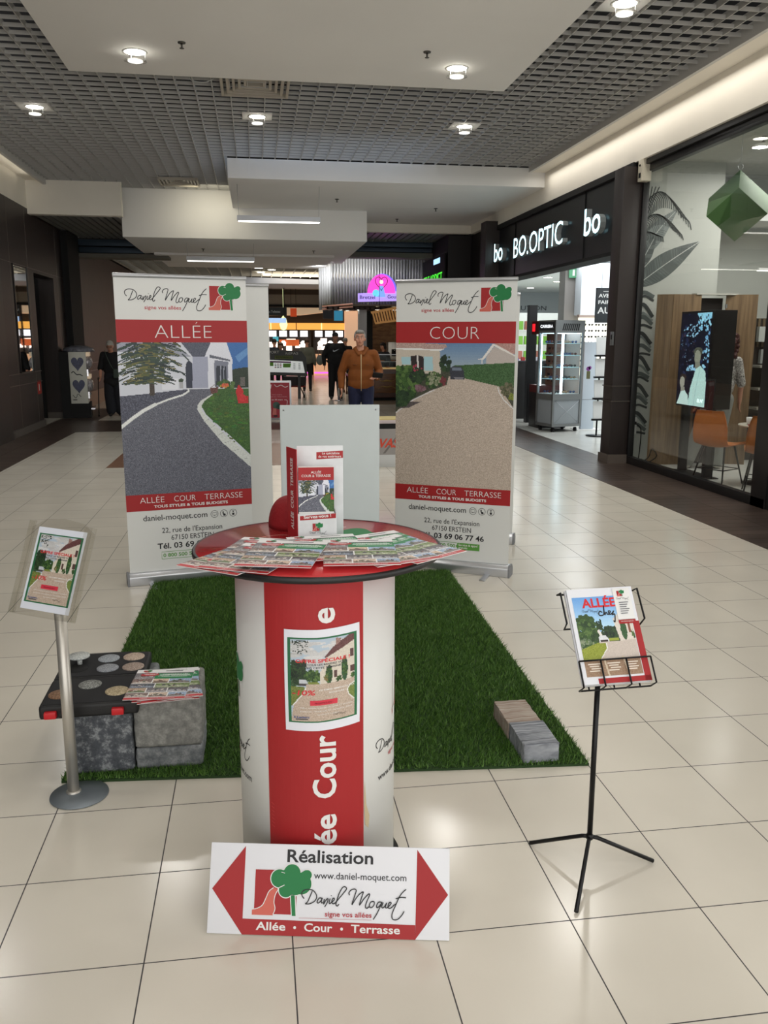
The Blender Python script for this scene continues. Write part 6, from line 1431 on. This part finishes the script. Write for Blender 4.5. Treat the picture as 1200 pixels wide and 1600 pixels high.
def person(label, loc, rz, H, top, bottom, hair, shoe, J=None, skin=None, vox=.010, head_tilt=0, hair_style='short', sleeve=1.0, jacket_hem=.86, bulk=1.0, top_cloth=None, legs_wide=1.0, face=True, skirt=False, group=None):
    s_ = H/1.75; skin = skin or M_skin
    j = dict(pel=(0, 0, .95), chest=(0, .0, 1.26), neck=(0, .01, 1.46), head=(0, -.02, 1.635), shL=(.185, .01, 1.41), shR=(-.185, .01, 1.41), elL=(.25, .03, 1.13), elR=(-.25, .03, 1.13), wrL=(.27, -.05, .88), wrR=(-.27, -.05, .88),
             hipL=(.09, 0, .92), hipR=(-.09, 0, .92), knL=(.10, -.02, .50), knR=(-.10, -.02, .50), anL=(.105, .02, .09), anR=(-.105, .02, .09), hdL=None, hdR=None)
    if J: j.update(J)
    j = {k_: (Vector(v)*s_ if v is not None else None) for k_, v in j.items()}
    t_ = thing('person', label, 'person', loc, rz, group)
    hc = j['head']; hR = Matrix.Rotation(head_tilt, 3, 'X')
    def hp(x, y, z): return hc + hR @ Vector((x, y, z))*s_
    H4 = hR.to_4x4()
    pr_ = [('ell', hp(0, .012, .022), (.076*s_, .094*s_, .092*s_), H4.to_3x3()), ('ell', hp(0, -.022, -.045), (.056*s_, .066*s_, .062*s_), H4.to_3x3()), ('ell', hp(0, -.050, -.085), (.030*s_, .028*s_, .022*s_), H4.to_3x3()),
           ('cap', hp(0, -.082, .018), .009*s_, hp(0, -.104, -.022), .013*s_), ('ell', hp(0, -.070, .038), (.050*s_, .020*s_, .014*s_), H4.to_3x3()), ('ell', hp(0, -.078, -.056), (.024*s_, .012*s_, .011*s_), H4.to_3x3()),
           ('ell', hp(.078, .005, -.005), (.010*s_, .020*s_, .030*s_), H4.to_3x3()), ('ell', hp(-.078, .005, -.005), (.010*s_, .020*s_, .030*s_), H4.to_3x3()),
           ('ell', hp(.040, -.062, -.022), (.022*s_, .018*s_, .02*s_), H4.to_3x3()), ('ell', hp(-.040, -.062, -.022), (.022*s_, .018*s_, .02*s_), H4.to_3x3()),
           ('cap', j['neck']-Vector((0, 0, .06*s_)), .062*s_, hc+hR @ Vector((0, .015, -.07))*s_, .052*s_),
           ('ell', j['chest'], (.155*s_, .095*s_, .19*s_)), ('ell', j['pel'], (.145*s_, .095*s_, .13*s_)), ('cap', j['pel'], .11*s_, j['chest'], .11*s_)]
    for q in 'LR':
        pr_ += [('cap', j['sh'+q], .048*s_, j['el'+q], .038*s_), ('cap', j['el'+q], .038*s_, j['wr'+q], .026*s_), ('cap', j['hip'+q], .075*s_, j['kn'+q], .052*s_), ('cap', j['kn'+q], .050*s_, j['an'+q], .034*s_), ('cap', j['chest']+Vector((0, 0, .12*s_)), .06*s_, j['sh'+q], .05*s_)]
        d_ = (j['wr'+q]-j['el'+q]).normalized() if j['hd'+q] is None else (j['hd'+q]-j['wr'+q]).normalized()
        sg_ = 1 if q == 'L' else -1; side = Vector((sg_, 0, 0)); fw = Vector((0, -1, 0)); across = (fw-d_*fw.dot(d_)); 
        if across.length < .3: across = side-d_*side.dot(d_)
        across.normalize(); nrm = d_.cross(across).normalized()
        pc = j['wr'+q]+d_*.045*s_
        for k_ in range(4): pr_.append(('cap', j['wr'+q]+across*(k_-1.5)*.010*s_, .015*s_, pc+d_*.03*s_+across*(k_-1.5)*.019*s_, .0125*s_))
        curl = nrm*(-sg_)*.014*s_
        for k_, ln in enumerate((.066, .076, .070, .054)):
            b_ = pc+d_*.03*s_+across*(1.5-k_)*.020*s_; m1 = b_+d_*ln*.5*s_+curl*.5; m2 = b_+d_*ln*.92*s_+curl*1.7
            pr_ += [('cap', b_, .0098*s_, m1, .009*s_), ('cap', m1, .009*s_, m2, .0078*s_)]
        tb = j['wr'+q]+d_*.02*s_+across*.024*s_; tm = tb+d_*.034*s_+across*.022*s_; pr_ += [('cap', tb, .013*s_, tm, .0105*s_), ('cap', tm, .0105*s_, tm+d_*.028*s_+across*.004*s_, .009*s_)]
    blob('body', pr_, vox, skin, t_, 1)
    # trousers
    if bottom:
        pt = [('ell', j['pel'], (.158*s_*bulk, .112*s_*bulk, .13*s_))]
        if skirt:
            for q in 'LR': pt += [('cap', j['hip'+q], .11*s_, j['kn'+q], .115*s_*legs_wide), ('cap', j['kn'+q], .115*s_*legs_wide, j['an'+q]+Vector((0, 0, .03*s_)), .105*s_*legs_wide)]
        else:
            for q in 'LR': pt += [('cap', j['hip'+q], .096*s_*bulk, j['kn'+q], .070*s_*legs_wide), ('cap', j['kn'+q], .070*s_*legs_wide, j['an'+q]+Vector((0, 0, .0)), .056*s_*legs_wide)]
        blob('trousers', pt, vox*1.2, bottom, t_, 2)
    # top
    hem = Vector((0, 0, jacket_hem*s_))
    tt = [('ell', j['chest']+Vector((0, 0, .02*s_)), (.180*s_*bulk, .125*s_*bulk, .19*s_)), ('ell', Vector((j['pel'].x, j['pel'].y, (jacket_hem+.14)*s_)), (.176*s_*bulk, .128*s_*bulk, .15*s_)), ('ell', (j['chest']+j['pel'])/2, (.176*s_*bulk, .128*s_*bulk, .2*s_)),
          ('cap', j['shL'], .072*s_, j['shR'], .072*s_), ('cap', j['neck']-Vector((0, 0, .05*s_)), .085*s_, j['neck']-Vector((0, 0, .02*s_)), .070*s_)]
    for q in 'LR':
        tt.append(('cap', j['sh'+q], .070*s_*bulk**.5, j['el'+q], .058*s_*bulk**.5))
        if sleeve > .5: tt.append(('cap', j['el'+q], .058*s_*bulk**.5, j['el'+q].lerp(j['wr'+q], .93), .043*s_*bulk**.5))
    blob('jacket' if jacket_hem < .95 or bulk > 1.05 else 'shirt', tt, vox*1.2, top, t_, 3)
    for q in 'LR':
        a_ = j['an'+q]; toe = Vector((a_.x+(.01 if q == 'L' else -.01), a_.y-.15*s_, .035*s_))
        blob('shoe', [('ell', Vector((a_.x, a_.y+.01, .05*s_)), (.045*s_, .06*s_, .05*s_)), ('cap', Vector((a_.x, a_.y-.02, .045*s_)), .042*s_, toe, .034*s_), ('ell', toe+Vector((0, 0, -.005)), (.044*s_, .06*s_, .028*s_))], .008, shoe, t_, 1)
    # hair
    hh = []
    if hair_style in ('short', 'grey'):
        hh = [('ell', hp(0, .030, .050), (.083*s_, .092*s_, .080*s_), hR), ('ell', hp(0, -.035, .095), (.066*s_, .050*s_, .032*s_), hR), ('ell', hp(.066, .02, .03), (.020*s_, .05*s_, .05*s_), hR), ('ell', hp(-.066, .02, .03), (.020*s_, .05*s_, .05*s_), hR)]
    elif hair_style == 'bob':
        hh = [('ell', hp(0, .030, .045), (.092*s_, .100*s_, .088*s_), hR), ('ell', hp(0, -.03, .09), (.076*s_, .056*s_, .036*s_), hR), ('ell', hp(.075, .02, -.02), (.030*s_, .055*s_, .075*s_), hR), ('ell', hp(-.075, .02, -.02), (.030*s_, .055*s_, .075*s_), hR), ('ell', hp(0, .07, -.03), (.08*s_, .04*s_, .08*s_), hR)]
    elif hair_style == 'curly':
        r_ = random.Random(4); hh = [('ell', hp(0, .03, -.01), (.15*s_, .13*s_, .17*s_), hR)]
        for _ in range(130):
            a_ = r_.random()*2*PI; zz = r_.uniform(-.20, .13); rr = .14+.03*(1-abs(zz)/.2); y_ = math.sin(a_)*rr*.85+.04
            if y_ < -.06: continue
            hh.append(('ell', hp(math.cos(a_)*rr, y_, zz), (.030*s_,)*3, hR))
    elif hair_style == 'cap':
        hh = [('ell', hp(0, .008, .055), (.086*s_, .100*s_, .075*s_), hR), ('ell', hp(0, -.10, .048), (.066*s_, .055*s_, .010*s_), hR)]
    elif hair_style == 'beanie':
        hh = [('ell', hp(0, .015, .055), (.088*s_, .102*s_, .085*s_), hR)]
    hn = blob({'cap': 'cap', 'beanie': 'hat'}.get(hair_style, 'hair'), hh, vox*.9, hair, t_, 1)
    if face:
        for sx in (-1, 1):
            MB().ball(hp(sx*.030, -.0740, .016), .0085*s_, nu=10, nv=8).build('eye', M_eye, parent=t_); MB().ball(hp(sx*.030, -.0795, .015), .0045*s_, nu=8, nv=6).build('iris', M_iris, parent=t_)
            MB().tube([hp(sx*.014, -.092, .040), hp(sx*.032, -.092, .046), hp(sx*.050, -.080, .040)], .0045*s_, 6).build('eyebrow', M_brow, parent=t_)
        MB().tube([hp(-.022, -.086, -.054), hp(0, -.094, -.052), hp(.022, -.086, -.054)], [.002*s_, .0055*s_, .002*s_], 8).build('lips', M_lip, parent=t_)
    return t_, j, s_
M_jacket = mat('brown_canvas_jacket', (122, 66, 14), .85, noise=.08, nscale=14, bump=.5, bscale=14)
M_denim = mat('navy_denim', (22, 28, 60), .85, noise=.15, nscale=10, bump=.2)
M_blackcl = mat('black_cloth', (20, 20, 24), .85, bump=.3, bscale=12); M_greyhair = mat('grey_hair', (140, 138, 132), .7, noise=.25, nscale=40, bump=.6, bscale=80); M_whitehair = mat('white_hair', (186, 184, 178), .7, noise=.15, nscale=40, bump=.6, bscale=80)
M_brownhair = mat('brown_hair', (66, 42, 30), .7, noise=.3, nscale=40, bump=.6, bscale=80); M_redhair = mat('curly_red_hair', (66, 24, 18), .6, noise=.4, nscale=50, bump=.8, bscale=60); M_shoe = flat((40, 38, 38)); M_sneak = flat((176, 172, 164))
t, j, s_ = person('grey-haired man in a brown zipped hooded jacket and dark blue jeans walking towards the stand', (1.53, 12.5, .003), math.radians(-6), 1.76, M_jacket, M_denim, M_greyhair, M_shoe, vox=.008, bulk=1.10,
    J=dict(elR=(-.285, .03, 1.15), wrR=(-.285, -.07, .93), hdR=(-.275, -.13, .78), elL=(.27, .06, 1.16), wrL=(.225, -.17, 1.08), hdL=(.16, -.26, 1.09), anR=(-.10, .06, .09), anL=(.11, -.10, .09), knL=(.10, -.08, .50), head=(-.015, -.02, 1.635)))
MB().tube([(.0, -.130, 1.42), (.0, -.141, 1.3), (.0, -.145, 1.1), (.0, -.140, .90)], .005, 6).build('zip', flat((206, 190, 150)), parent=t)
blob('hood', [('ell', (0, .08, 1.49), (.12, .06, .06)), ('cap', (.085, .0, 1.50), .030, (.035, -.115, 1.42), .022), ('cap', (-.085, .0, 1.50), .030, (-.035, -.115, 1.42), .022), ('cap', (.085, .0, 1.50), .03, (0, .08, 1.52), .035), ('cap', (-.085, .0, 1.50), .03, (0, .08, 1.52), .035)], .010, M_jacket, t, 3)
for sx in (-1, 1): MB().tube([(sx*.06, -.134, 1.27), (sx*.12, -.118, 1.275)], .004, 5).build('pocket_flap', flat((96, 54, 14)), parent=t)
o = MB().box(-.075, .075, -.012, .012, -.04, .04).build('phone_case', M_dim, bevel=.01); o.location = (1.735, 12.20, 1.135); o.rotation_euler = (.5, .1, .1); tag(o, 'black phone case held in the left hand of the man in the brown jacket', 'phone')
t, j, s_ = person('man in a black cap and black clothes with a white tick on the chest', (2.20, 23.8, .003), .05, 1.80, M_blackcl, M_blackcl, M_blackcl, M_shoe, vox=.013, bulk=1.28, legs_wide=1.35, hair_style='cap', J=dict(anR=(-.12, -.02, .09), anL=(.13, .06, .09), elR=(-.31, .03, 1.15), elL=(.31, .03, 1.15), wrR=(-.30, -.03, .90), wrL=(.30, -.03, .90)))
P = Print(lambda u, v, d: (u, -.178-d*4+.6*u*u, v)); P.poly([(-.09, 1.34), (-.085, 1.29), (-.05, 1.285), (.02, 1.32), (.10, 1.375), (.0, 1.335), (-.055, 1.315)], flat((190, 196, 204))); P.build('printed_tick', t)
person('person with dark coat and grey hair walking away behind the man in black', (3.02, 29.0, .003), PI, 1.66, M_blackcl, M_blackcl, M_greyhair, M_shoe, vox=.018, face=False)
t, j, s_ = person('woman seen from behind in a grey green coat with a bag, black trousers', (1.62, 27.2, .003), PI-.1, 1.62, mat('olive_coat', (92, 94, 82), .85, bump=.3), M_blackcl, M_brownhair, M_shoe, vox=.016, bulk=1.15, face=False)
o = MB().ball((0, 0, 0), (.12, .08, .16)).tube([(-.06, 0, .12), (-.02, 0, .42), (.02, 0, .42), (.06, 0, .12)], .012, 6).build('bag', mat('bag_grey', (96, 102, 100), .7)); o.location = (2.02, 27.10, .98); tag(o, 'soft grey shoulder bag on the right side of the woman seen from behind', 'bag')
person('brown-haired woman looking over the left edge of the black information lectern', (.22, 25.4, .003), .1, 1.60, M_blackcl, M_blackcl, M_brownhair, M_shoe, vox=.016, hair_style='bob')
person('woman with brown bob bending her head behind the black information lectern', (.74, 25.1, .003), -.1, 1.52, M_blackcl, M_blackcl, mat('auburn_hair', (96, 64, 42), .7, noise=.3, nscale=40), M_shoe, vox=.016, hair_style='bob', head_tilt=.3)
person('dark-haired person in a dark blue top standing further behind the black information lectern', (.62, 27.6, .003), PI, 1.62, mat('navy_top', (34, 44, 60), .8), M_blackcl, flat((30, 26, 26)), M_shoe, vox=.018, face=False)
person('dark-haired woman in black serving behind the bretzel kiosk counter', (3.60, 24.2, .003), -.9, 1.52, M_blackcl, M_blackcl, flat((30, 22, 20)), M_shoe, vox=.015, hair_style='bob', head_tilt=.25)
# old woman with cane
M_skirt = mat('dark_wide_trousers', (26, 28, 36), .85, bump=.3, bscale=10)
t, j, s_ = person('white-haired old woman in black leaning on a cane by the dark left wall', (-3.02, 19.05, .003), .12, 1.60, M_blackcl, M_skirt, M_whitehair, M_shoe, vox=.010, head_tilt=.55, hair_style='grey', sleeve=.3, jacket_hem=.66, bulk=1.22, skirt=True, legs_wide=1.0,
    J=dict(head=(-.02, -.075, 1.60), neck=(0, -.02, 1.45), elR=(-.26, .0, 1.13), wrR=(-.27, -.11, .90), hdR=(-.275, -.16, .86), anL=(.12, .04, .09), anR=(-.08, -.03, .09)))
blob('sleeve', [('cap', Vector((-.185, .01, 1.41))*s_, .078*s_, Vector((-.262, .0, 1.10))*s_, .070*s_)], .012, M_blackcl, t)
for sx in (-1, 1):
    MB().tube([(-.03+sx*.028+.022*math.cos(a_), -.170, 1.452+.018*math.sin(a_)) for a_ in np.linspace(0, 2*PI, 14)[:-1]], .003, 5, closed=True).build('glasses', M_dim, parent=t)
t2 = thing('shoulder_bag', 'dark green shoulder bag hanging across the old woman in black', 'bag', (-3.02, 19.05, .003), .12)
MB().box(.02, .24, -.205, -.15, .80, 1.00).build('pouch', mat('bag_green', (44, 58, 50), .6), parent=t2, bevel=.02, bseg=3); MB().tube(smooth_path([(.03, -.19, .98), (-.04, -.19, 1.12), (-.10, -.16, 1.28), (-.13, -.08, 1.38)], 5), .007, 6).build('strap', mat('strap_green', (70, 84, 74), .7), parent=t2)
t3 = thing('cane', 'black walking cane held by the white-haired old woman', 'cane', (-3.31, 18.86, .003)); MB().tube([(-.01, 0, .02), (.02, 0, .78)], .011, 10).build('shaft', M_black, parent=t3); MB().tube(smooth_path([(.02, 0, .77), (.02, -.01, .80), (.02, .04, .815), (.02, .09, .80)], 4), .013, 8).build('handle', M_black, parent=t3); MB().lathe([(0, 0), (.018, 0), (.016, .03), (0, .03)], 12, (-.01, 0, 0)).build('rubber_tip', M_dim, parent=t3)
# woman in the shop window
M_pat = speckle('patterned_blouse', (150, 146, 142), (30, 28, 30), (230, 226, 220), 60, .8, .1); M_greytr = mat('grey_trousers', (136, 138, 134), .85, bump=.5, bscale=9)
t, j, s_ = person('woman with dark red curls, patterned blouse and wide grey trousers behind the tall screen', (5.90, 10.24, .004), math.radians(165), 1.70, M_pat, M_greytr, M_redhair, M_sneak, vox=.010, hair_style='curly', face=True, jacket_hem=.97, legs_wide=1.5,
    J=dict(knL=(.02, .0, .50), anL=(.12, .05, .09), knR=(-.10, .02, .5), knL2=None) if False else dict(hipL=(.10, .0, .92), knL=(.22, .02, .52), anL=(.36, .03, .09), knR=(-.02, .0, .5), anR=(-.02, .02, .09)), sleeve=.3)

# =================================================================== small pieces sit under the part they belong to
SUB = {'end_cap': ['base'], 'iris': ['eye'], 'button': ['crown'], 'seam': ['crown', 'band'], 'screw': ['board'], 'zip': ['jacket'], 'pocket_flap': ['jacket'], 'hood': ['jacket'], 'printed_tick': ['jacket'],
       'printed_title': ['banner_sheet', 'pages'], 'printed_text': ['banner_sheet', 'board', 'back_panel', 'front', 'paper'], 'printed_photo': ['banner_sheet', 'paper', 'pages'], 'printed_offer': ['paper'], 'printed_cover': ['pages', 'paper'],
       'printed_wrap': ['drum'], 'printed_band': ['drum'], 'printed_lettering': ['drum'], 'scuff_mark': ['drum'], 'printed_logo': ['tabletop'], 'rim': ['tabletop'], 'printed_spine': ['side_panel'], 'printed_label': ['front_pocket'], 'spine': ['pages'],
       'printed_artwork': ['poster'], 'printed_plan': ['plan_panel'], 'screen_picture': ['housing'], 'screen_text': ['housing'], 'printed_flower': ['column'], 'joint': ['column'], 'carving': ['carved_panel'], 'plug': ['plate'], 'key_switch': ['plate'],
       'lips': ['body'], 'eyebrow': ['body'], 'eye': ['body'], 'tube_lamp': ['housing'], 'drawer_gap': ['drawer_unit'], 'heart_window': ['cabinet'], 'printed_squiggle': ['cabinet'], 'glass_rim': ['lens'], 'handle': ['tray', 'shaft'], 'latch': ['tray'], 'rubber_tip': ['shaft'],
       'vent_slots': ['frame_band'], 'brace': ['lower_cabinet'], 'lamp': ['ring'], 'lit_badge': ['top_box'], 'printed_figure': ['box'], 'sign_lettering': ['banner_board'], 'empty_well': ['lid']}
bpy.context.view_layer.update()
for root in [o for o in COL.objects if o.parent is None and o.type == 'EMPTY']:
    kids = list(root.children); by = {}
    for k in kids: by.setdefault(k.name.split('.')[0], []).append(k)
    done = set()
    for cn, pns in SUB.items():
        if cn not in by or cn in done: continue
        for pn in pns:
            if pn in by:
                ps = by[pn]; cs = by[cn]
                if any(p_.parent is not root for p_ in ps): continue       # keep to thing > part > sub-part
                if any(g.parent is c_ for c_ in cs for g in kids): break
                for i, c_ in enumerate(cs): c_.parent = ps[i*len(ps)//len(cs)] if len(cs) >= len(ps) or len(ps) == 1 else ps[min(i, len(ps)-1)]
                break
